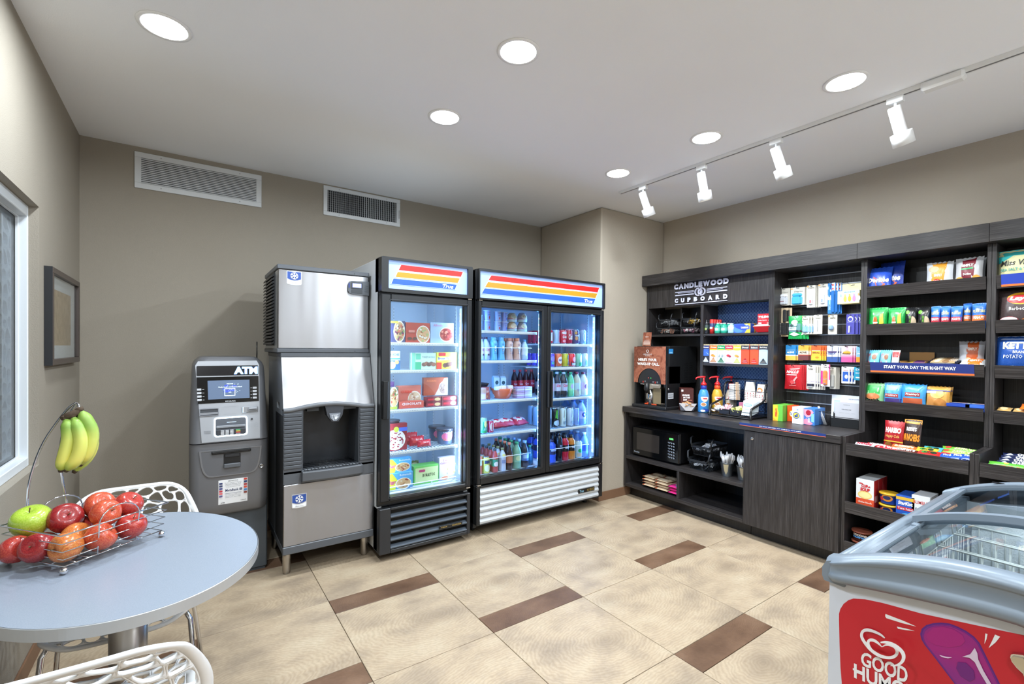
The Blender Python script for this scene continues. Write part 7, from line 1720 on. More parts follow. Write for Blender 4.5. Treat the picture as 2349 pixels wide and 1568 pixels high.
# ------------------------------------------------------------------ snack shelves
def sbag(r, X, zs, t, base, ops, lb, g, name='snack_bag', cat='snack bag', n=1, tilt=-.12, sd=1, k=.22963, o0=(1960, 500), dx=None, lift=0, crimp=.07, yaw=0):
    a = at(o0[0]+k*r[0], o0[1]+k*r[1], x=X); b_ = at(o0[0]+k*r[2], o0[1]+k*r[1], x=X); w = a.y-b_.y; h = (a.z+b_.z)/2-zs-lift; me = pouch_mesh(w, h/math.cos(tilt), t, base, ops, sd, crimp=crimp)
    for i in range(n): put(me, name, lb if i == 0 else lb.replace('front ', '')+', '+ORD[i]+' in its row', cat, (X+i*(dx or t*.9), (a.y+b_.y)/2, zs+.002+lift), (tilt, 0, RZ+yaw), g)
S1, S2, S3, S4 = [z-.0448 for z in LIPS_U]; B1, B2, B3 = .7902, .4102, .1372
g = 'chip bags on the top snack shelf'
DOR = lambda q: [('p', [(.3, .62), (.8, .30), (.5, .05)], 'E0602A'), ('p', [(.36, .55), (.72, .30), (.5, .15)], '2A50B8'), T('Doritos', .1, .36, .92, .56, 'F4F4F8', 0, (.06, .15)), ('r', .55, .1, .9, .14, 'C8D4F0')]
sbag((240, 440, 500, 650), 3.93, S1, .05, '1E3A98', DOR(1), 'darker blue tortilla chip bag standing behind the front blue one', g, yaw=-.15); sbag((110, 492, 370, 670), 3.865, S1, .05, '2B52BE', DOR(0), 'front bright blue tortilla chip bag, leftmost', g, tilt=-.25, yaw=.1)
me = pouch_mesh(.14, .15, .045, 'C8CCD4', [('r', 0, 0, .3, 1, '2B52BE')], 9); put(me, 'snack_bag', 'silver and blue chip bag lying flat, end on', 'snack bag', (3.85, 1.005, S1+.026), (-PI/2+.1, 0, RZ+.3), g)
sbag((720, 440, 990, 620), 3.865, S1, .05, 'C9CDD2', [('p', [(.2, .98), (.8, .98), (.62, .02), (.2, .02)], 'E0982E'), ('e', .28, .72, .2, .12, 'D8B890'), T('SIMPLY', .3, .42, .62, .52, 'F2E8DC', 0, (.04,)), ('e', .4, .26, .14, .08, 'D84A3A'), T("Lay's", .3, .22, .5, .3, 'F8F0E8')], 'silver and orange chip bag, middle of the top shelf', g, n=2, dx=.055, yaw=.1); sbag((1000, 395, 1290, 600), 3.87, S1, .05, 'C9CBCE', [('p', [(.22, .96), (.78, .98), (.70, .1), (.3, .06)], '7A2230'), T('SIMPLY', .24, .66, .70, .76, 'F2EEEA', 0, (.05,)), ('r', .26, .56, .70, .62, '2FA060'), T('Doritos', .34, .36, .64, .44, 'F2EEEA', 0, (.04,)), ('e', .2, .22, .16, .1, 'E0B050'), ('e', .82, .25, .14, .1, 'D8A040'), ('r', .3, .14, .68, .18, 'D84A4A')], 'silver and maroon chip bag at the right of the top shelf', g, n=2, dx=.06, yaw=-.08)
g = 'nut bags on the second snack shelf'
for i, (x0, x1) in enumerate(((135, 330), (330, 510))): sbag((x0, 900, x1, 1055), 3.865, S2, .045, '1F9A44', [('r', .0, .84, 1, 1, '2FB457'), T('KAR', .3, .2, .42, .6, 'E8F0E0'), ('p', [(.62, .2), (.85, .3), (.8, .75), (.64, .7)], 'E0C83A'), ('e', .42, .4, .1, .2, 'D8602A'), ('r', .3, .3, .55, .36, 'F0F0E8')], ('green nut bag at the left end', 'green nut bag next to the black ones')[i], g, n=2, yaw=.1-.15*i, sd=i)
for i, (x0, x1) in enumerate(((505, 630), (630, 765))): sbag((x0, 895, x1, 1045), 3.865, S2, .045, '15171A', [('e', .22, .78, .16, .09, '6AC83A'), ('e', .65, .3, .3, .28, 'B8A488'), ('p', [(.3, .1), (.5, .1), (.6, .7), (.35, .7)], '1B1D20'), T('CHIOS', .38, .15, .52, .6, '7AC83A')], ('black pistachio bag beside the green bags', 'black pistachio bag beside the blue bags')[i], g, n=2, yaw=.1, sd=3+i)
for i, (x0, x1, c) in enumerate(((762, 860, 'B8303E'), (862, 958, 'B8303E'), (960, 1080, 'C03440'), (1085, 1172, 'E0762E'), (1172, 1325, 'E8782A'))): sbag((x0, 885 if i < 3 else 855, x1, 1025), 3.86+(.03 if i == 3 else 0), S2, .04, '2E6CC8', [('r', .0, .84, 1, 1, '3A7ADA'), T('PLANTERS', .1, .62, .92, .74, 'E0D890', 0, (.03,)), ('r', .0, .3, 1, .52, c), T('PEANUTS', .15, .36, .9, .47, 'F2EEEA', 0, (.03,)), ('e', .2, .16, .14, .1, 'D8B070'), ('e', .6, .12, .2, .06, 'C89A5A')], ('blue and red peanut bag nearest the black ones', 'narrow blue and red peanut bag, second of the red-banded three', 'blue and red peanut bag, third and widest of the red-banded three', 'blue and orange nut bag squeezed behind the last one', 'blue and orange nut bag against the right post')[i], g, yaw=.05*(i % 2), sd=i)
g = 'bars and packets on the third snack shelf'
for i, (x0, x1) in enumerate(((120, 245), (245, 360))):
    for j in range(3): sbag((x0, 1322+8*j, x1, 1440), 3.855+.03*j, S3, .03, '6FC0DC', [T('CLIF', .12, .2, .3, .8, 'D0303A', 0, (.05,)), ('e', .6, .6, .2, .15, '8A5A3A'), ('p', [(.4, .1), (.9, .1), (.7, .4)], 'E8F0F4')], 'light blue energy bar, '+('left' if i == 0 else 'right')+' group, '+ORD[j]+' in its row', g, 'energy_bar', 'bar', tilt=-.3, sd=i+j)
sbag((362, 1325, 442, 1440), 3.855, S3, .03, 'D8E0E4', [('r', 0, .6, 1, .9, 'C83A3A'), ('r', .3, .1, .7, .35, 'C8B0B0')], 'white and red snack bar beside the light blue bars', g, 'energy_bar', 'bar', tilt=-.3)
def dbox(y, w, X, z, d, h, base, inner, lb, n=5, rt=0, nm='bar'):
    t_ = thing('display_box', 'open tan carton tray of '+lb, 'carton', (X, y, z), (0, 0, RZ), None); MB(mat('A87E4A', .6)).box(-w/2, w/2, 0, d, 0, .003).box(-w/2, w/2, 0, .003, .003, h).box(-w/2, -w/2+.003, 0, d, .003, h*1.2).box(w/2-.003, w/2, 0, d, .003, h*1.2).box(-w/2, w/2, d, d+.003, 0, h*2.4).obj('carton', t_)
    me = pouch_mesh(w*.88, .035, .018, base, inner, 3)
    for i in range(n): put(me, nm, lb+', '+ORD[i]+' row in the carton', 'bar', (X+.02+i*.034, y, z+h*.5+.005*i), (-1.2, 0, RZ), None)
dbox(1.0, .13, 3.855, S3+.0005, .19, .048, 'D8B23A', [('r', .3, .2, .9, .6, '6A3A7A')], 'yellow and purple granola bars')
for i in range(4):
    for j in range(2): put(pouch_mesh(.15, .045, .02, '1A1E2E', [('r', .1, .15, .9, .75, 'B89A70'), ('e', .3, .5, .1, .25, 'E0D0B0'), ('e', .6, .4, .12, .25, '8A6A48'), T('KIND', .7, .5, .95, .85, 'F2F2F2')], i), 'nut_bar', 'dark nut bar with clear window, '+ORD[i]+' row, '+('lower' if j == 0 else 'upper')+' layer', 'bar', (3.865+.036*i, .868-.01*j, S3+.022+.02*j+.006*i), (-1.15, 0, RZ), g)
SO = [('p', [(.3, .98), (.8, .98), (.75, .05), (.35, .02)], 'C85A1E'), T('SIMPLY', .36, .68, .74, .78, 'F2E0D0', 0, (.04,)), ('e', .4, .35, .12, .1, 'E8B070'), ('e', .62, .28, .1, .08, 'E8C080')]
sbag((1040, 1232, 1305, 1380), 3.95, S3, .045, 'BFC0C4', SO, 'silver and rust-orange snack bag standing at the back right', g, tilt=-.1); put(pouch_mesh(.12, .13, .05, 'D8DADC', [('p', [(.3, .98), (.9, .98), (.85, .05), (.35, .02)], 'E87A2A'), T('SIMPLY', .4, .3, .8, .45, 'F8F0E8', 0, (.04,))], 7), 'snack_bag', 'white and orange snack bag lying flat at the right end', 'snack bag', (3.85, .725, S3+.03), (-1.25, 0, RZ), g)
g = 'pastries on the fourth snack shelf'; KO = dict(k=.28064, o0=(1930, 840))
sbag((185, 140, 350, 280), 3.86, S4, .06, '8AC48A', [('r', 0, .55, 1, .9, '2FA04A'), ('e', .5, .42, .35, .14, 'C87A4A'), T('Danish', .1, .16, .85, .34, '1A1C1E', 0, (.05,))], 'green and clear danish packet, leftmost', g, n=2, **KO); sbag((345, 140, 500, 290), 3.86, S4, .06, '4A9AD0', [('r', .0, .7, 1, 1, '8AC4E4'), ('r', .1, .42, .85, .56, '9A3A3E'), T("Freshley's", .15, .45, .8, .54, 'F0E4DC'), ('r', .0, .2, 1, .38, '4A3A7A')], 'light blue cake packet with purple base', g, n=2, **KO)
sbag((487, 148, 695, 300), 3.855, S4, .065, '3A94D8', [('r', .18, .5, .82, .66, '8A2E30'), T("Freshley's", .22, .53, .78, .63, 'F0E4DC', 0, (.03, .1)), ('r', .1, .24, .9, .44, 'B85A38'), ('e', .5, .1, .4, .08, 'E4D4C4')], 'bright blue cake packet with orange-brown base', g, **KO); sbag((690, 170, 890, 315), 3.86, S4, .06, 'D8A04A', [('e', .3, .4, .25, .25, 'C88A48'), ('e', .65, .3, .28, .22, 'B87A3A'), ('e', .5, .7, .3, .18, 'E0B060'), ('r', .0, .72, .45, .82, 'E0DCE4'), ('r', .0, .82, 1, .86, '3A4A9A')], 'golden honey bun packet', g, n=2, **KO)
for i, (y, c) in enumerate(((.80, '2A52B8'), (.775, '2648A8'), (.70, '2E58C0'), (.69, '3A6AD0'))):
    put(box_mesh(.105, .018, .13, c, M_([('p', [(.05, .5), (.95, .5), (.9, .98), (.1, .98)], 'E8ECF4'), ('r', .1, .1, .9, .35, c), ('e', .5, .72, .25, .12, ('6AA8E0', 'E8A0B8')[i % 2])])), 'cookie_tray', 'flat blue and white cookie pack, '+('left pair, lower', 'left pair, upper', 'right pair, lower', 'right pair, upper')[i], 'cookies', (3.835, y, S4+.042+.0215*(i % 2)), (-PI/2, 0, RZ), g)
# candy shelf
g = 'candy on the ledge shelf'
def flat(y, w, X, z, d, base, ops, lb, nm='candy_bar', t=.02, rz=0, cat='candy', tl=-1.25, gg=None): put(pouch_mesh(w, d, t, base, ops, int(y*100) % 17, crimp=.05), nm, lb, cat, (X, y, z), (tl, 0, RZ+rz), gg or g)
zc_ = B1+.03
for i, (y, w, c, tc_, tx, lb) in enumerate(((1.155, .11, 'C8CCD8', 'C83040', 'NERDS', 'silver and red candy pack at the left end'), (1.10, .12, 'C82A32', 'F0F0F0', 'KitKat', 'red wafer bar behind the silver pack'), (1.02, .12, 'D8303A', 'F0E0E0', 'Twix', 'red candy bar left of the white-lettered one'), (.965, .13, 'E8622A', 'F8E8B0', "REESE'S", 'orange peanut butter cup pack'), (.95, .135, 'F0ECE8', '5A241E', "HERSHEY'S", 'dark bar with big light lettering at the lip'))):
    flat(y, w, 3.535+(.045 if i in (1, 3) else .0), zc_+(.012 if i == 3 else 0), .05, ('5A241E' if i == 4 else c), [T(tx, .12, .25, .88, .75, 'F0ECE8' if i == 4 else tc_, 0, (.06,))], lb)
BK = [('HARIBO', 'A01820', [T('HARIBO', .1, .6, .9, .78, 'F0D8D0', 0, (.06,)), T('Happy Cola', .12, .42, .85, .54, 'E0B060', 0, (.02, .2)), ('r', 0, .3, 1, .34, 'D8B23A'), ('e', .3, .18, .2, .12, '8A5A2A'), ('e', .7, .16, .2, .1, 'C8A060')], (340, 452, 510, 640), 'red gummy bag standing at the back'), ('R', '35201A', [('r', 0, .88, 1, 1, 'D8923A'), T("REESE'S", .2, .66, .8, .78, 'E8E0DC', 0, (.05,)), T('MUNCHERS', .02, .36, .98, .58, 'E08A2A', 0, (.06,)), ('e', .6, .16, .25, .1, '7A4A30')], (500, 442, 650, 640), 'brown and orange candy bag standing beside the red gummy bag')]
for tx, c, o_, r, lb in BK: sbag(r, 3.70, B1, .04, c, o_, lb, g, tilt=-.15, cat='candy', name='candy_bag', yaw=-.1, **KO)
for i, (y, X, w, c, lb) in enumerate(((.86, 3.57, .10, 'D8C83A', 'yellow sour candy bag'), (.85, 3.64, .09, '4AB0C8', 'teal candy bag behind the yellow one'), (.84, 3.53, .11, 'C82A2A', 'red candy bar at the lip under the yellow bag'))): flat(y, w, X, zc_+.01*(i != 2), .07, c, [('e', .3, .5, .14, .2, '3A8A3A'), ('e', .7, .5, .14, .2, '2A3A2A'), T('KIDS', .3, .3, .7, .6, '2A4A2A')], lb)
for i, (c, lb) in enumerate((('C8402A', 'lowest'), ('8AB83A', 'middle'), ('6AB03A', 'upper'))): flat(.73, .19, 3.63+.045*i, zc_+.012*i, .045, c, [T('Skittles', .3, .2, .8, .7, 'E8E8A8', 0, (.03, .2)), ('e', .15, .5, .08, .3, 'D84A3A')], lb+' of the long green and red candy packs at the back right')
for i in range(3): flat(.76-.045*i, .075, 3.54, zc_+.006*i, .06, '2452B8', [T('York', .2, .35, .8, .65, 'F0F4FA', 0, (.05, .2))], 'bright blue mint pack, '+('left', 'middle', 'right')[i]+' of the three at the lip')
flat(.745, .16, 3.505+.012, B1+.012, .02, 'D8B07A', [], 'tan bar tucked along the lip', tl=-1.4)
# soup, macaroni, tuna
SP = [('r', 0, 0, 1, .38, 'D8502E'), ('e', .5, .5, .4, .13, 'E8C878'), ('e', .5, .5, .33, .09, 'F0DC98'), T('CUP-a', .3, .74, .8, .84, 'C8242A', 0, (.06, .1)), T('SOUP', .24, .62, .78, .73, 'C8242A', 0, (.06, .1)), ('e', .28, .86, .12, .02, 'C8242A'), T('Chicken Noodle', .12, .24, .9, .30, 'F8E8D8', 0, (.02, .2)), ('r', .68, .02, .98, .08, 'F0F0F0')]
rbox(1930+.28064*122, 1930+.28064*268, 840+.28064*925, 3.555, B2, .075, 'E2E4E6', SP, 'soup_box', 'front white and red soup box with noodle bowl picture', 'soup box', 'soup boxes on the lower snack shelf', side=[('r', 0, 0, 1, 1, 'B8282C'), ('r', .2, .3, .8, .5, 'E0A0A0')], n=3)
for j, (z, lb) in enumerate(((B2, 'lower'), (B2+.072, 'upper'))):
    put(round_mesh('tub', .050, .066, ('2348A8', 'E0B030'), [('e', .5, .55, .3, .3, 'D8862A'), ('e', .5, .6, .2, .18, '1A2A5A'), ('r', .1, .3, .3, .6, 'C8303A')]), 'macaroni_cup', lb+' blue macaroni cup with yellow lid', 'cup', (3.60, 1.035, z+.0006), RZ, 'macaroni cups beside the soup box')
for r_, nb, lb in (((447, 1062, 600, 1190), 'S', 'front blue tuna kit box with red stripe'), ((575, 1062, 725, 1180), 'B', 'front white meal kit box beside the blue tuna kits')): rbox(1930+.28064*r_[0], 1930+.28064*r_[2], 840+.28064*r_[1], 3.56, B2, .032, '2A5AB8' if nb == 'S' else 'E0E2E6', ([('r', 0, .82, 1, .95, 'E0B43A'), T('StarKist', .12, .62, .9, .78, 'F2F4FA', 0, (.05, .1)), ('r', .06, .40, .94, .54, 'C8303A'), T('Tuna Salad', .1, .43, .9, .52, 'F2F4FA'), ('e', .6, .2, .3, .1, '5AB0DC')] if nb == 'S' else [T('BUMBLE', .1, .7, .9, .82, 'C83A3A'), T('Snack', .2, .4, .8, .56, '3A4A6A'), ('r', 0, 0, 1, .2, 'A8C4DC')]), 'meal_kit_box', lb, 'meal kit', 'meal kit boxes on the lower snack shelf', n=5)
for j in range(2): put(round_mesh('tub', .055, .062, ('4A241C', '8A4A38'), [T('COCOA', .2, .55, .75, .75, 'E8DCD0', 0, (.05,)), T('KRISPIES', .15, .3, .85, .5, '5AA0E0', 0, (.05,)), ('e', .8, .6, .08, .12, 'D8C8B8')]), 'cereal_cup', ('lower', 'upper')[j]+' brown cereal cup in the bottom of the snack bay', 'cup', (3.60, 1.175, B3+.067*j+.0006), RZ, 'brown cereal cups')
put(round_mesh('tub', .05, .062, ('3A2420', '2FA84A')), 'cereal_cup', 'cereal cup with green lid in the bottom of the snack bay', 'cup', (3.61, 1.06, B3+.0006), RZ); put(round_mesh('tub', .05, .062, ('4A241C', '6A3A2C')), 'cereal_cup', 'dark brown cereal cup behind the stacked pair', 'cup', (3.73, 1.13, B3+.0006), RZ)
# right-hand bay
K3 = dict(k=.268, o0=(2200, 480)); g = 'big chip bags in the right bay'
sbag((320, 345, 760, 560), 3.87, S1, .07, 'DAD9A8', [('r', 0, .82, 1, 1, '3FB8B8'), ('p', [(0, .82), (.35, .82), (.1, .62), (0, .6)], '3FB8B8'), T("Miss Vickie's", .08, .5, 1., .68, '2A2A26', 0, (.02, .2)), T('SEA SALT & VINEGAR', .08, .34, .95, .42, '4AA8A0'), ('e', .5, .14, .15, .1, 'C8C8D0')], 'cream chip bag with turquoise top', g, n=2, sd=2, **K3)
sbag((330, 690, 740, 945), 3.87, S2, .07, '4A3E3E', [('e', .52, .76, .32, .17, 'E8A82A'), ('e', .5, .74, .30, .12, 'C8242E'), T("Lay's", .26, .68, .74, .82, 'F6F0F0', 0, (.05, .2)), T('Barbecue', .26, .44, .72, .53, 'F0ECEA'), ('e', .26, .16, .24, .12, 'A84048'), ('e', .26, .2, .2, .07, 'E8D8D8'), ('e', .7, .14, .2, .1, 'A8602E')], 'dark brown barbecue chip bag with yellow disc', g, sd=4, **K3)
sbag((300, 1090, 740, 1330), 3.86, S3, .08, '244E9A', [('r', .0, .9, 1, 1, '8A9AC0'), T('KETTLE', .18, .64, .9, .84, 'E8ECC0', 0, (.05,)), T('BRAND', .4, .52, .7, .59, 'E8ECF0'), T('POTATO CHIPS', .2, .38, .9, .48, 'E8ECF0'), T('SEA SALT', .35, .12, .7, .19, 'A8C4E8')], 'blue chip bag with cream block lettering', g, sd=6, **K3)
g = 'cracker packs in the right bay'
for i in range(3):
    for j in range(2): put(pouch_mesh(.06, .09, .02, 'D8BA80', [('r', .1, .1, .9, .9, 'C8A060'), ('e', .5, .5, .3, .3, 'E8D4A0')], i), 'cracker_pack', 'clear cracker pack, '+('left', 'middle', 'right')[i]+' column, '+('lower' if j == 0 else 'upper'), 'crackers', (3.83+.0*i, .585-.065*i, S4+.014+.021*j), (-1.35, 0, RZ), g)
put(pouch_mesh(.06, .09, .02, 'E8722A', [], 4), 'cracker_pack', 'orange cracker pack near the right edge', 'crackers', (3.83, .49, S4+.06), (-1.3, 0, RZ), g)
g = 'candy on the right bay ledge'
for i in range(4): flat(.50, .15, 3.60+.05*i, zc_+.008*i, .05, '1A2244', [('p', [(.05, .2), (.3, .3), (.2, .7)], 'C8D0E0'), T('OREO', .4, .2, .85, .8, 'E8ECF4', 0, (.05,))], 'dark blue foil cookie pack on the right ledge, '+ORD[i]+' row', gg=g)
flat(.51, .17, 3.545, zc_+.004, .04, '5AB03A', [('e', .4, .5, .06, .2, 'E8E04A')], 'green candy pack on the right ledge', gg=g); flat(.50, .18, 3.518, zc_-.006, .03, 'D8DADC', [('r', 0, .0, .3, 1, 'C8303A'), T('KIT KAT', .3, .2, .9, .8, 'C8303A', 0, (.05,))], 'white and red bar at the right ledge lip', gg=g)
# ------------------------------------------------------------------ goods behind the glass doors
def fbox(px0, px1, pt, Y, zb, d, base, ops, lb, g, name='frozen_meal_box', cat='frozen food box', n=1, pz=None, rz=0):
    w, h, c = face(px0, px1, pt, zb, y=Y)
    if pz: h = pz
    me = box_mesh(w, d, h, base, M_(ops), name=name)
    for i in range(n): put(me, name, lb if i == 0 else lb+', '+ORD[i]+' in row', cat, (c.x, Y+i*(d+.002), zb+.0006), rz, g)
    return w, h, c
def frnd(px0, px1, pt, Y, zb, kind, cols, ops, lb, g, name='drink_bottle', cat='bottle', n=1, step=None, hh=None):
    w, h, c = face(px0, px1, pt, zb, y=Y); r = w/2*.98; h = hh or h; me = round_mesh(kind, r, h, cols, ops, name, 16)
    for i in range(n): put(me, name, lb if i == 0 else lb+', '+ORD[i]+' in row', cat, (c.x, Y+r+i*(step or 2.15*r), zb+.0008), 0, g)
g = 'frozen food on the freezer shelves'; Y = 3.135
Z1, Z2, Z3, Z4, Z5 = 1.4605, 1.2675, .9925, .7025, .4305
fbox(894, 929.5, 735.6, Y, Z1, .04, '4A4668', food(.62, .5, .34, .46, ['C8A070', 'A85A4A', 'E8D8B8', '7A3A5A', 'C86A4A', '8A9A5A'], 40, 1)+[('r', 0, .88, .5, .98, 'D8D84A')], 'frozen meal box with a busy nut-and-meat picture, left of the top shelf', g)
fbox(931, 986, 740, Y, Z1, .04, 'B8442E', food(.72, .42, .26, .4, ['D8A878', 'E8C8A0', 'C87A50', 'E8E0D0', 'A8B070'], 24, 2)+[('r', .1, .5, .35, .62, 'D88878'), ('e', .14, .2, .1, .07, '5A3A2A'), ('e', .36, .2, .1, .07, '5A3A2A')], 'red frozen meal box with a plate of food, middle of the top shelf', g)
fbox(987.5, 1041, 740, Y, Z1, .04, '9CB4D8', food(.68, .42, .28, .32, ['A84038', 'C85A48', '8A2E2E', 'D88A70'], 26, 3)+[T('Alfredo', .1, .8, .5, .92, 'C0708A')], 'pale blue frozen meal box with a bowl of red stew', g)
fbox(892, 918, 804.5, Y, Z2, .05, 'D0E0EC', [T('QUICHE', .0, .72, .9, .86, '3A5A7A'), ('r', 0, .55, 1, .62, '4A9AD8'), ('r', 0, 0, 1, .5, '3A6A9A'), ('e', .3, .25, .3, .2, 'E8D8A0'), ('e', .7, .4, .2, .1, 'D8B070')], 'blue and white quiche box cut by the door frame', g)
fbox(945, 1000, 809, Y, Z2, .05, 'C8E4D4', [('r', 0, 0, .14, 1, '8AD8B8'), ('r', .14, 0, .38, .45, '4AB88A'), ('r', .16, .6, .36, .95, '6AC8A8'), T('TURKEY SAUSAGE', .42, .68, .95, .8, '6A8A9A')]+[('e', .5+.1*i, .3+.05*(i % 2), .1, .12, ('7A5A50', '9A6A58', '6A4A42')[i % 3]) for i in range(5)], 'pale green turkey sausage box', g)
fbox(1001.5, 1048, 808, Y, Z2, .05, 'DCD04A', [('r', .1, .78, .45, .98, 'C8303A'), ('p', [(.05, .5), (.95, .6), (.95, .75), (.05, .68)], 'E8E8E0'), T("Brown 'N Serve", .08, .56, .92, .72, '2A4A8A', 0, (.02,)), ('r', 0, 0, .25, .4, 'D8402E')]+[('e', .42+.13*i, .22+.04*i, .12, .14, ('6A4A42', '5A3A34', '7A5248')[i % 3]) for i in range(4)], 'yellow and red sausage box with brown sausages', g)
put(pouch_mesh(.13, .17, .05, '8A5A9A', [('e', .6, .45, .3, .35, 'D8D08A'), ('r', .4, .3, .8, .4, '5A8AC8'), ('r', 0, 0, .3, .5, '4A4A8A')], 2), 'frozen_bag', 'purple and pale yellow frozen bag standing at the back left', 'frozen bag', (1.245, 3.45, Z3+.001), (-.1, 0, 0), g)
fbox(893, 914, 888, Y, Z3, .04, '6A6A5A', food(.5, .55, .45, .42, ['C8A070', '8A6A4A', 'E8D8B8', '7A8A5A', 'A84A3A'], 34, 5)+[('r', 0, .02, .8, .14, 'A8D84A')], 'green-lettered frozen meal box at the left end of the third shelf', g)
fbox(912, 966, 884, Y+.07, Z3, .04, 'D07868', food(.72, .36, .26, .34, ['D8C0A0', 'B89880', 'E8E0D0'], 24, 6)+[T('CUISINE', .12, .66, .6, .78, 'D8442E', 0, (.03,))], 'salmon-coloured frozen meal box with orange lettering', g)
fbox(916, 972, 920, Y-.0, Z3, .06, 'C85A4A', [T('CHOCOLATE', .1, .45, .9, .85, 'E8D8D8', 0, (.04,))], 'flat red dessert box under the salmon one', g)
for i in range(2):
    for j in range(2): fbox(978+36*i, 1012+36*i, 908, Y, Z3+.0365*j, .05, '7A2A34', [('r', .1, .3, .5, .7, 'C8303A'), ('e', .75, .5, .2, .35, 'D8B888')], 'small dark red snack box, '+('left', 'right')[i]+' column, '+('lower', 'upper')[j], g, pz=.035)
fbox(973, 1026, 870, Y+.07, Z3+.0745, .04, 'A85038', [('p', [(.45, .0), (1, .0), (1, .95), (.85, .95)], 'C8B8B8')]+food(.8, .4, .16, .32, ['A88A80', 'D8C8C0', '8A6A60'], 18, 7)+[T('ASIAN', .1, .76, .5, .88, 'E07A4A')], 'rust-brown box with diagonal picture, standing on the small red boxes', g, pz=.135, rz=-.12)
fbox(892, 934, 971, Y, Z4, .045, '8A2A30', food(.35, .4, .5, .34, ['E8E0DC', 'A83038', '8A2028', 'F0E8E4'], 60, 8, .09)+[('r', .5, .72, .95, .86, '4A6AD0'), ('e', .35, .8, .14, .1, 'C8D84A')], 'red pizza box with a square white-topped slice', g)
put(round_mesh('bowl', .06, .045, ('3A2E34',)), 'frozen_bowl', 'dark lidded bowl on top of the red pizza box', 'bowl', (1.19, 3.20, Z4+.165), 0, g)
for i in range(3): put(pouch_mesh(.13-.01*i, .09-.02*i, .04, 'B82434', [T('ice', .4, .5, .8, .7, 'E8D0D4'), ('e', .3, .4, .15, .15, 'D8484A')], i), 'frozen_bag', 'bright red frozen bag in the middle of the fourth shelf, '+('back', 'middle', 'front')[i], 'frozen bag', (1.365+.03*i, 3.28-.06*i, Z4+.001), (-.25, 0, 0), g)
frnd(1011, 1047, 984, Y, Z4, 'tub', ('4A5A7A', '3A3A48'), [('e', .5, .5, .4, .3, 'E0709A'), ('r', .2, .25, .8, .38, 'C87A5A'), T('TALENTI', .2, .72, .8, .82, 'D8E0EC')], 'dark ice cream tub with pink label', g, 'ice_cream_tub', 'tub', n=2)
for j, (x0, x1) in enumerate(((892, 947), (892, 944))): fbox(x0, x1, 1071, Y-.02*(1-j), Z5+.0008+.118*j, .05, '5AA8DC', [('p', [(0, 0), (.25, 0), (.4, .5), (.15, 1), (0, 1)], 'D8D83A'), T('Eggo', .02, .35, .3, .6, 'C83A7A', 0, (.03, .2)), T('Buttermilk', .45, .8, .95, .92, 'E8F0F4')]+food(.6, .35, .3, .3, ['D8B080', 'B88050', 'E8D8B8', 'A84A38'], 24, 9+j), ('lower', 'upper')[j]+' light blue and yellow waffle box', g, pz=(.117, .095)[j])
fbox(949.5, 1006, 1067, Y+.02, Z5, .09, '6AB85A', [('r', .06, .12, .98, .9, 'C8D49A'), T('BURRITOS', .35, .38, .85, .56, '3A4A2A', 0, (.03,)), ('p', rpoly(.2, .66, .45, .8, .05, 3), 'B83A6A')], 'green burrito box at the bottom of the freezer', g); put(pouch_mesh(.14, .13, .05, '5A6A3A', [('e', .7, .6, .3, .3, 'B8B88A')], 3), 'frozen_bag', 'olive frozen bag behind the green burrito box', 'frozen bag', (1.40, 3.34, Z5), (-.15, 0, 0), g)
fbox(1008, 1052, 1047, Y+.03, Z5, .04, 'C4BCDC', [T('Lean', .2, .82, .6, .92, '8A4A9A', 0, (.03,)), T('cuisine', .04, .7, .5, .82, '8A4A9A', 0, (.03,))]+food(.66, .48, .3, .28, ['E8DCA0', 'F0E8C0', 'D8C880'], 30, 12)+food(.25, .1, .2, .08, ['C87A58', 'B85A48'], 8, 13), 'lilac frozen meal box with a plate of pasta', g)
b = MB(m_sh)
for i in range(4): b.tube([(-.27+.18*i, .105, .436-.0), (-.12+.18*i-.005, .105, .436), (-.105+.18*i, .105, .445), (-.10+.18*i, .105, .462)], .004, 6)
b.tube([(-.27, .10, .462), (.27, .10, .462)], .004, 6); b.obj('bottom_rack', COOL1)
# cooler, left door
g = 'drinks and snacks behind the left cooler door'; Y = 3.125; K = .10204
L1_, L2_, L3_, L4_, L5_ = 1.5655, 1.3305, 1.0145, .7525, .4305
fx = lambda a: 1095+K*a; fy_ = lambda b: 690+K*b
def cupst(x0, x1, pt, c, dot, lb, n=2):
    w, h, c_ = face(fx(x0), fx(x1), fy_(pt), L1_, y=Y)
    for k in range(2): put(round_mesh('cup', w/2*.93, h/2-.001, (c, 'DCE4F0'), [('e', .7, .28, .16, .14, dot), T('OLD FASHIONED', .3, .75, .9, .85, '5A68B0'), ('r', .4, .5, .9, .6, '7A84C8')]), 'yogurt_cup', lb+', '+('lower', 'upper')[k]+' of its stack', 'cup', (c_.x, Y+w/2, L1_+.0008+h/2*k), 0, g)
cupst(188, 340, 205, 'A8A8E0', 'C83A5A', 'lavender yogurt cup with red berry'); cupst(422, 570, 228, 'B8C4E8', 'C83A5A', 'pale blue yogurt cup with red berry'); cupst(582, 720, 245, 'A0A8D8', '3A5AC8', 'grey-blue yogurt cup with blueberry')
for i, (x0, x1, c, tp) in enumerate(((740, 970, 'B84060', 'D8B890'), (975, 1200, 'A04890', 'A8A0A8'))):
    w, h, c_ = face(fx(x0), fx(x1), fy_(262), L1_, y=Y)
    for k in range(2): put(round_mesh('jar', w/2*.85, h/2-.001, ('C0D4D8', tp, c), food(.5, .6, .3, .25, ['D8C8B0', 'B89870', 'E8D8C8', '8AC8A0'], 10, i+k)), 'parfait_cup', ('left', 'right')[i]+' domed parfait cup with '+('crimson', 'purple')[i]+' band, '+('lower', 'upper')[k]+' one', 'cup', (c_.x, Y+w*.5, L1_+.0008+h/2*k), 0, g)
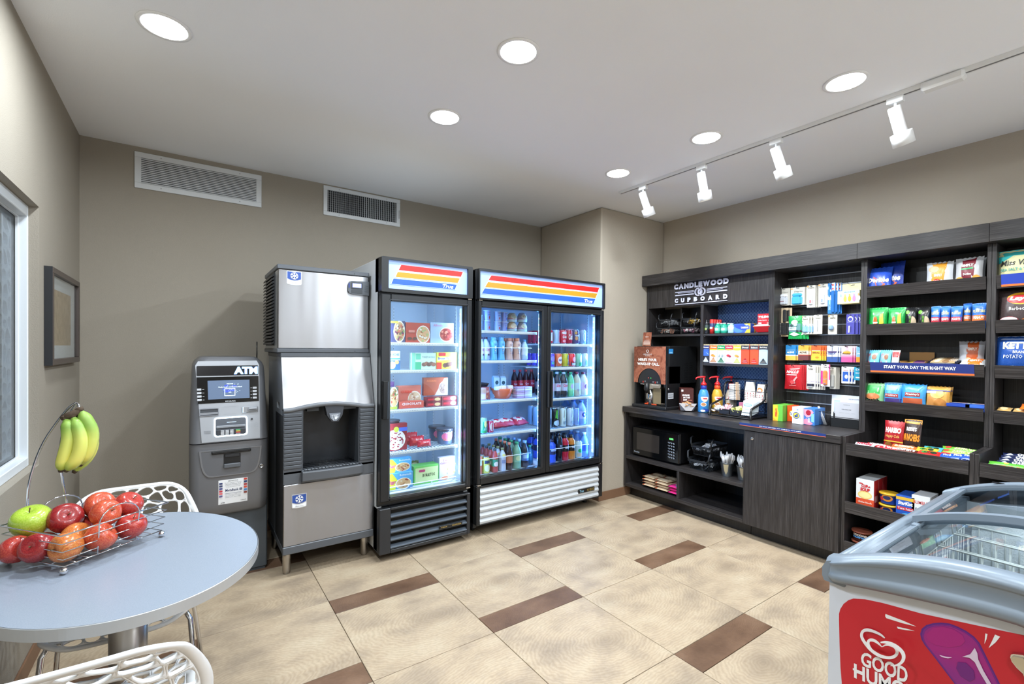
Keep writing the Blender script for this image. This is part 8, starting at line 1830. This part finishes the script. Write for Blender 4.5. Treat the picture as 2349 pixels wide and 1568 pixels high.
frnd(fx(60), fx(130), fy_(310), Y+.0, L1_, 'cup', ('A8C8E8', 'DCE8F4'), [], 'light blue cup at the left door frame', g, 'yogurt_cup', 'cup')
for i, (x0, x1, cs, lb, kd) in enumerate(((60, 190, ('A8BCE0', 'C8D0EC', '4A3040'), 'clear bottle with dark cap at the left frame', 'bottle'), (150, 325, ('A8BCE0', 'D8D4E8', '4A3040'), 'clear bottle with dark cap and white label', 'bottle'), (335, 492, ('6AB0E0', '6AB0E0', '7ABCE8'), 'light blue milk bottle, left one', 'milk'), (508, 660, ('6AB0E4', '6AB0E0', '7ABCE8'), 'light blue milk bottle, right one', 'milk'), (690, 840, ('C8A8A0', 'C8A8A0', 'C88A78'), 'tan milk bottle, left one', 'milk'), (862, 1022, ('C8A498', 'C8A8A0', 'D08868'), 'tan milk bottle, right one', 'milk'), (1040, 1172, ('A8C4E8', 'C8DCF4', '5A9AD8'), 'clear white-lettered bottle at the right', 'bottle'))):
    o_ = [T('YUP', .32, .66, .68, .71, '2A3A6A'), ('e', .5, .55, .12, .06, 'E8F0F8'), ('e', .38, .54, .1, .02, '2A3A6A'), ('r', .42, .38, .58, .46, '2A3050'), ('e', .5, .42, .05, .04, 'E8F0F8'), T('fairlife', .34, .28, .66, .31, '2A3A6A')] if kd == 'milk' else ([T('CORE', .25, .4, .8, .5, 'A83A8A'), ('r', .5, .2, .8, .28, '4A3A5A')] if i < 2 else [T('COLD', .2, .55, .8, .62, 'E8F0FA'), T('42', .35, .2, .65, .3, 'F0F4FA')])
    frnd(fx(x0), fx(x1), fy_(812 if i < 4 else 835 if i < 6 else 870), Y, L2_, kd, cs, o_, lb, g, n=2 if 1 < i < 6 else 1)
K2_ = .15625
gx = lambda a: 1095+K2_*a; gy = lambda b: 850+K2_*b
fbox(gx(40), gx(130), gy(255), Y+.02, L3_, .05, 'C09890', [('r', .1, .1, .9, .5, 'D8C0A8'), ('r', .1, .6, .9, .9, 'B88A70')], 'sandwich in clear pack at the left frame', g, 'sandwich_pack', 'sandwich'); put(pouch_mesh(.10, .10, .05, 'A85A58', [T('WOW', .2, .5, .8, .7, 'E8D8E0'), ('e', .5, .2, .2, .12, 'D88A5A')], 3), 'pastry_pack', 'reddish wrapped pastry beside the sandwich', 'pastry', (1.96, 3.19, L3_+.001), (-.15, 0, 0), g)
w, h, c_ = face(gx(315), gx(580), gy(268), L3_, y=Y); put(round_mesh('bowl', w/2, h, ('D86A48',), n=28), 'orange_bowl', 'glossy orange bowl of small milk cartons', 'bowl', (c_.x, Y+w/2, L3_+.001), 0, g); xb, yb__ = c_.x, Y+w/2
put(round_mesh('bowl', w/2*.9, h*.9, ('C85A3C',), n=28), 'orange_bowl', 'second orange bowl standing behind the first', 'bowl', (c_.x+.1, Y+w*1.6, L3_+.001), 0, g)
for i, (dx_, hh) in enumerate(((-.05, .17), (.015, .165), (-.07, .04), (-.02, .045), (.05, .045))):
    b = MB(mat('A8C4DC', .4)).box(-.027, .027, -.02, .02, 0, hh-.012).prism([(-.02, hh-.012), (.02, hh-.012), (.003, hh+.004), (-.003, hh+.004)], -.027, .027, 'x') if i < 2 else MB(mat('E0E4EC', .4)).box(-.025, .025, -.02, .02, 0, hh-.01, .005)
    ops_on(b, lambda u, v, o: (-.027+u*.054, -.02-o, v*hh), M_([('e', .5, .7, .3, .1, '2A4A5A'), ('r', .25, .35, .75, .5, '7A94B0')] if i < 2 else []), .0004)
    put(b.mesh('carton'), 'milk_carton', 'small pale blue milk carton in the orange bowl, '+('left standing', 'right standing', 'far left lying', 'middle lying', 'right lying')[i], 'carton', (xb+dx_, yb__+(.02 if i < 2 else -.04), L3_+.012+(0 if i < 2 else .06)), 0, g)
for i in range(6):
    for j in range(2): put(box_mesh(.075, .07, .014, ('A890B8', 'C8C4D8', 'B8A0C0')[i % 3]), 'snack_tray', 'clear flat snack tray, '+('left', 'right')[j]+' pile, layer '+'one two three four five six'.split()[i], 'snack tray', (2.275+.08*j, Y+.01, L3_+.001+.0155*i), 0, 'flat snack trays stacked beside the orange bowl')
put(MB(mat('17181C', .3)).lathe([(.08, 0), (.11, .05), (.115, .055), (.10, .055), (.07, .01)], 20, cap=False).mesh('tray'), 'black_tray', 'black platter with clear dome behind the pastries', 'tray', (2.01, 3.42, L3_+.06), 0, g)
for i in range(4): frnd(gx(530+85*i), gx(610+85*i), gy(20), 3.42, L3_, 'bottle', ('3A1A20', 'B8303C', 'B8303C'), [T('Coca', .2, .38, .8, .46, 'E8D0D8')], 'dark cola bottle with red label, number '+'one two three four'.split()[i]+' from the left at the back', g, hh=.22)
frnd(gx(60), gx(165), gy(692), Y, L4_, 'can', ('8AC8B8',), [('p', [(.2, .1), (.6, .5), (.3, .8)], '2A8A5A'), ('e', .6, .6, .2, .2, 'E8E89A'), ('r', 0, .05, 1, .2, '3A9A5A')], 'tall light green drink can', g, 'drink_can', 'can'); frnd(gx(178), gx(258), gy(735), Y, L4_, 'can', ('B83A58',), [('e', .5, .5, .3, .35, 'D8E0EC'), ('r', .4, .2, .6, .8, 'A8284A')], 'white and crimson drink can beside the tall green one', g, 'drink_can', 'can')
for i, x in enumerate((2.10, 2.20, 2.345)): put(pouch_mesh(.15, .13, .07, 'B83A52', [('e', .4, .5, .28, .3, 'E0D8E0'), ('e', .45, .5, .15, .15, 'C83050'), ('e', .75, .4, .15, .2, 'D8C0CC'), ('p', [(.1, .2), (.5, .3), (.3, .45)], 'E8DCE4')], 5+i), 'wrapped_sandwich', 'shiny red and white wrapped sandwich, '+('left', 'middle', 'right')[i], 'sandwich', (x, 3.17+.01*i, L4_+.036), (-1.35, 0, .1*i), g)
for i, (x0, x1, pt, kd, cs, o_, lb) in enumerate(((20, 85, 1250, 'can', ('D8705A',), [('r', .2, .5, .8, .8, 'D8E0EC')], 'orange can at the left frame'), (100, 207, 1272, 'can', ('D8CC5A',), [('r', .1, .62, .9, .82, '2A3A5A'), ('e', .5, .35, .35, .2, 'E8E8C0')], 'yellow tea can with dark lettering'), (240, 330, 1150, 'bottle', ('B84A4A', '3A9A7A', '3A4A4A'), [('e', .5, .36, .35, .1, 'E8E0E0')], 'red and green bottle with dark cap'), (350, 447, 1140, 'bottle', ('C8D0E0', 'C8C8DC', '8A8A5A'), [('e', .5, .7, .3, .05, 'D8D080'), ('r', .2, .35, .8, .5, '8A94B8')], 'white bottle with yellow neck label'), (452, 545, 1060, 'bottle', ('3A2420', 'C87A5A', 'D0785A'), [], 'dark brown tea bottle with salmon cap'), (560, 675, 1052, 'bottle', ('7AA890', '8AC0A8', '3A9A6A'), [('e', .5, .4, .35, .1, 'C8D8A8')], 'clear green bottle with green cap'), (678, 785, 1035, 'bottle', ('2A2A3A', '5A7AC0', '8AB0E0'), [('r', .1, .35, .9, .5, 'A8C0E8')], 'dark bottle with light blue cap and label'))):
    frnd(gx(x0), gx(x1), gy(pt), Y+.0, L5_, kd, cs, o_, lb+', bottom left door', g, n=4 if i > 1 else 2, name='drink_can' if kd == 'can' else 'drink_bottle', cat='can' if kd == 'can' else 'bottle')
frnd(gx(760), gx(845), gy(1100), Y+.04, L5_, 'bottle', ('2A5A78', '3A6A8A', '3A9A6A'), [], 'teal bottle beside the centre post', g, n=2)
b = MB(m_sh)
def bail(mb, x0, x1, z, n): 
    P = []
    for i in range(n*6+1): P.append((x0+(x1-x0)*i/(n*6), .105+.010*abs(math.sin(PI*i/6)), z))
    return mb.tube(P, .003, 5)
bail(b, 1.835-2.445, 2.36-2.445, .555, 6); b.obj('bottle_rail', COOL2); b = MB(m_sh); bail(b, 1.835-2.445, 2.36-2.445, 1.43, 1); b.obj('bottle_rail', COOL2); b = MB(m_sh); bail(b, 2.49-2.445, 3.03-2.445, .555, 5); b.obj('bottle_rail', COOL2)
# cooler, right door
g = 'drinks behind the right cooler door'; K3_ = .14033; hx = lambda a: 1255+K3_*a; hy = lambda b: 700+K3_*b
R1_, R2_, R3_, R4_ = 1.4705, 1.2665, .9975, .7325
for i, (x0, x1, c, o_, lb) in enumerate(((30, 122, 'C8304A', [('r', .3, .2, .7, .8, 'D8DCEC')], 'red and silver can at the door frame'), (132, 237, 'A8C0E4', [('p', [(.6, .1), (.9, .1), (.9, .9), (.6, .9)], 'C8405A')], 'silver-blue can with red stripe'), (247, 345, 'D8304A', [('e', .5, .78, .4, .1, 'E8E0E8'), T('Coke', .2, .4, .8, .6, 'F0E8EC', 0, (.05, .2)), ('e', .4, .2, .2, .1, 'E8A0B0')], 'pink-red can with white swirl'), (345, 442, 'B8284A', [T('Coca', .2, .3, .8, .7, 'F0E8EC', .0, (.05, .2))], 'crimson cola can with white script'), (450, 560, '5A5088', [('e', .3, .78, .14, .1, 'D8A85A'), ('e', .35, .4, .16, .14, 'D8A070'), ('r', .2, .54, .9, .62, 'C8D4EC'), ('r', .6, .2, .85, .7, 'B8C4E4')], 'purple root beer can'), (570, 665, '8AB4E0', [('e', .5, .5, .25, .3, 'C8E0F4'), ('r', .42, .3, .58, .7, '7AA8DC')], 'pale blue seltzer can'))):
    frnd(hx(x0), hx(x1), hy(400), Y, R1_, 'can', (c,), o_, lb, g, 'drink_can', 'can', 5)
fbox(hx(300), hx(430), hy(350), Y+.12, R1_+.10, .09, 'C83A5A', [('r', .05, .2, .95, .6, 'D8C0CC'), T('CAPRI', .1, .3, .9, .55, 'B82A4A')], 'red drink box lying on top of the cans', g, 'drink_box', 'box', pz=.04)
for i, (x0, x1, c, o_, lb) in enumerate(((50, 152, '5A4AC8', [('e', .5, .6, .3, .2, '8A80E8'), ('r', .3, .2, .7, .4, '4AA0A8')], 'violet grape soda can'), (165, 272, 'D8643E', [('e', .55, .5, .33, .26, 'E8DCE8'), T('FANTA', .3, .42, .8, .58, '4A3A8A', 0, (.05, .1))], 'orange soda can with white disc'), (280, 382, 'B8B83A', [('e', .7, .7, .2, .2, '3A4A2A'), ('p', [(.5, .1), (.9, .2), (.7, .5)], '2A3A2A')], 'soda can in yellow-green'), (382, 497, 'D8303E', [('r', 0, 0, 1, .38, '2A2A44'), ('e', .6, .55, .25, .2, 'E8A0C8'), ('r', .3, .1, .8, .28, 'A8C0E0')], 'red and navy soda can'), (500, 598, '7AC0B0', [('e', .6, .6, .22, .3, 'D8F0E8'), ('r', .3, .05, .7, .3, '2A9A6A')], 'green and white soda can'), (602, 695, 'A8C4DC', [('e', .5, .7, .2, .16, 'E8F4F8'), ('e', .5, .3, .2, .2, '5A90C8')], 'silver and blue soda can'))):
    frnd(hx(x0), hx(x1), hy(785), Y, R2_, 'can', (c,), o_, lb, g, 'drink_can', 'can', 5)
for i, (x0, x1, cs, o_, lb) in enumerate(((70, 145, ('9AB0C8', 'B8A8C8', '4A8AB8'), [], 'clear bottle at the door frame, third shelf'), (148, 258, ('1C2A3C', 'B8C0DC', 'A8CCF0'), [T('Diet', .2, .42, .8, .52, 'C83050', 0, (.03, .2))], 'dark cola bottle with silver label and pale cap, left'), (260, 372, ('1A2230', 'B0B8D8', 'B8D8F4'), [T('Coke', .2, .42, .8, .52, 'C83050', 0, (.03, .2))], 'dark cola bottle with silver label and pale cap, right'), (378, 472, ('6AC8A0', '8AD8B0', '3AB890'), [('e', .5, .42, .3, .1, 'A8A8E0')], 'clear green soda bottle'), (480, 582, ('B8B8B0', 'A8C8E0', '8A3A58'), [('r', .2, .2, .8, .3, '8A94B0')], 'clear bottle with plum cap and blue label'), (588, 705, ('B8C4CC', 'C8B8D8', '6A2A48'), [('e', .5, .4, .2, .1, '6A3A6A')], 'clear bottle with dark plum cap and lilac label'))):
    frnd(hx(x0), hx(x1), hy(1092), Y, R3_, 'bottle', cs, o_, lb, g, n=4)
K4_ = .1276; ix = lambda a: 1255+K4_*a; iy = lambda b: 880+K4_*b
for i, (x0, x1, c, o_, lb) in enumerate(((0, 118, '8AA8C8', [('r', .3, .2, .7, .5, '3A5A8A')], 'tall silver energy can at the door frame'), (120, 247, '14181C', [('p', [(.3, .5), (.38, .9), (.42, .9), (.42, .5)], '6AD84A'), ('p', [(.48, .45), (.5, .9), (.56, .9), (.56, .45)], '6AD84A'), ('e', .5, .25, .35, .14, 'A8C0DC')], 'tall black energy can with green claw stripes'), (270, 367, 'C8D8D8', [('p', [(.35, .5), (.4, .9), (.46, .9), (.44, .5)], '5A6A70'), ('r', .3, .15, .75, .3, '7A94A8')], 'tall silver-white energy can, left of two'), (400, 505, 'B8D0EC', [('p', [(.4, .5), (.45, .9), (.52, .9), (.5, .5)], '7A9AC8'), ('r', .3, .15, .75, .3, '8AA8D0')], 'tall pale blue energy can'), (510, 602, '7AA0E0', [('p', [(.4, .3), (.6, .4), (.5, .9)], '8A8AA8')], 'tall blue energy can beside the water bottle'))):
    frnd(ix(x0), ix(x1), iy(440), Y, R4_, 'can', (c,), o_, lb, g, 'energy_can', 'can', 4)
frnd(ix(606), ix(748), iy(300), Y, R4_, 'bottle', ('7AA0DC', 'A8B8EC', '3A5AA8'), [('e', .5, .42, .25, .1, '2A3A9A'), ('e', .5, .42, .08, .04, 'D8E4F8')], 'large clear water bottle with pale blue label', g, n=3)
for i, (x0, x1, pt, kd, cs, o_, lb) in enumerate(((60, 205, 1010, 'sport', ('3A5AD0', '2A2E50', '2A2E50'), [('r', .2, .5, .8, .6, 'A8B8E8')], 'bright blue sports drink bottle'), (205, 312, 880, 'sport', ('14161C', '1A1C24', '14161C'), [('r', .3, .5, .7, .58, '6A7A98')], 'black sports drink bottle'), (300, 432, 930, 'sport', ('B8203A', '1A1A20', '22222A'), [('r', .3, .48, .7, .56, 'C8C8D8')], 'red sports bottle with black label'), (420, 545, 925, 'sport', ('C8782A', '1C1A1C', '22222A'), [('r', .3, .48, .7, .56, 'C8C8D8')], 'amber sports drink bottle with black label'), (548, 662, 1030, 'can', ('A8C8D8',), [('e', .5, .45, .3, .12, '2A9A5A'), ('r', .1, .1, .9, .3, 'B8A890')], 'white and green tall can'), (662, 785, 880, 'bottle', ('6A98E0', '3A5AC0', 'C8DCF4'), [('e', .5, .4, .3, .1, '2A4AC0')], 'clear water bottle with white cap'))):
    frnd(ix(x0), ix(x1), iy(pt), Y, L5_, kd, cs, o_, lb+', bottom right door', g, n=4 if i < 4 else 3, name='drink_can' if kd == 'can' else 'drink_bottle', cat='can' if kd == 'can' else 'bottle')
# ------------------------------------------------------------------ goods in the ice cream chest
g = 'wrapped ice creams in the chest basket'; r = random.Random(8); CC = ['B8904A', '9A5A3A', 'D8C8A0', '4A9A4A', 'A86A3A', 'C8A870', 'E0DCD8', '8A4A38', '5A7AB8']
for i in range(26):
    x = 1.985+.055*(i % 3)+r.uniform(-.01, .01); y = .46-.045*(i//3)+r.uniform(-.01, .01)
    put(pouch_mesh(.13, .06, .028, CC[i % 9], [('e', .6, .5, .25, .3, CC[(i+4) % 9]), ('r', .1, .3, .4, .6, 'E8E0D8')], i), 'ice_cream_pack', CC[i % 9] and ('golden brown rust cream green tan gold white maroon blue'.split()[i % 9]+' wrapped ice cream in the wire basket, '+('left', 'middle', 'right')[i % 3]+' file, '+'one two three four five six seven eight nine'.split()[i//3]+' from the end'), 'ice cream', (x, y, .575+.02*(i % 2)+.02*math.sin(i)), (-1.3+r.uniform(-.3, .3), r.uniform(-.3, .3), r.uniform(-.6, .6)), g)
for i in range(5): put(pouch_mesh(.14, .10, .04, ('2452B8', '2A5AC8', 'C8A890', 'E0E4EC', '8A6AA8')[i], [('e', .4, .4, .3, .2, 'D8B8A0'), T('bar', .5, .6, .9, .8, 'E8ECF8')], i), 'ice_cream_bag', ('bright blue ice cream bag near the right edge of the photograph', 'second blue ice cream bag behind it', 'tan ice cream bag deep in the second basket', 'white ice cream bag deep in the second basket', 'violet ice cream bag deep in the second basket')[i], 'ice cream', (2.02+.05*i if i < 2 else 2.22, .20-.10*i if i < 2 else .36-.11*(i-2), .60 if i < 2 else .57), (-.9, .1*i, -.8), 'ice cream bags in the chest')
put(pouch_mesh(.10, .14, .004, 'C4CCD6', [('r', .3, .3, .8, .75, 'E4E8EE'), ('r', .35, .6, .75, .62, '7A828E'), ('r', .35, .5, .75, .52, '7A828E')], 2), 'clear_sleeve', 'clear plastic sleeve with a printed slip hanging inside the chest', 'sleeve', (1.70, .40, .70), (-.3, .5, -1.1))
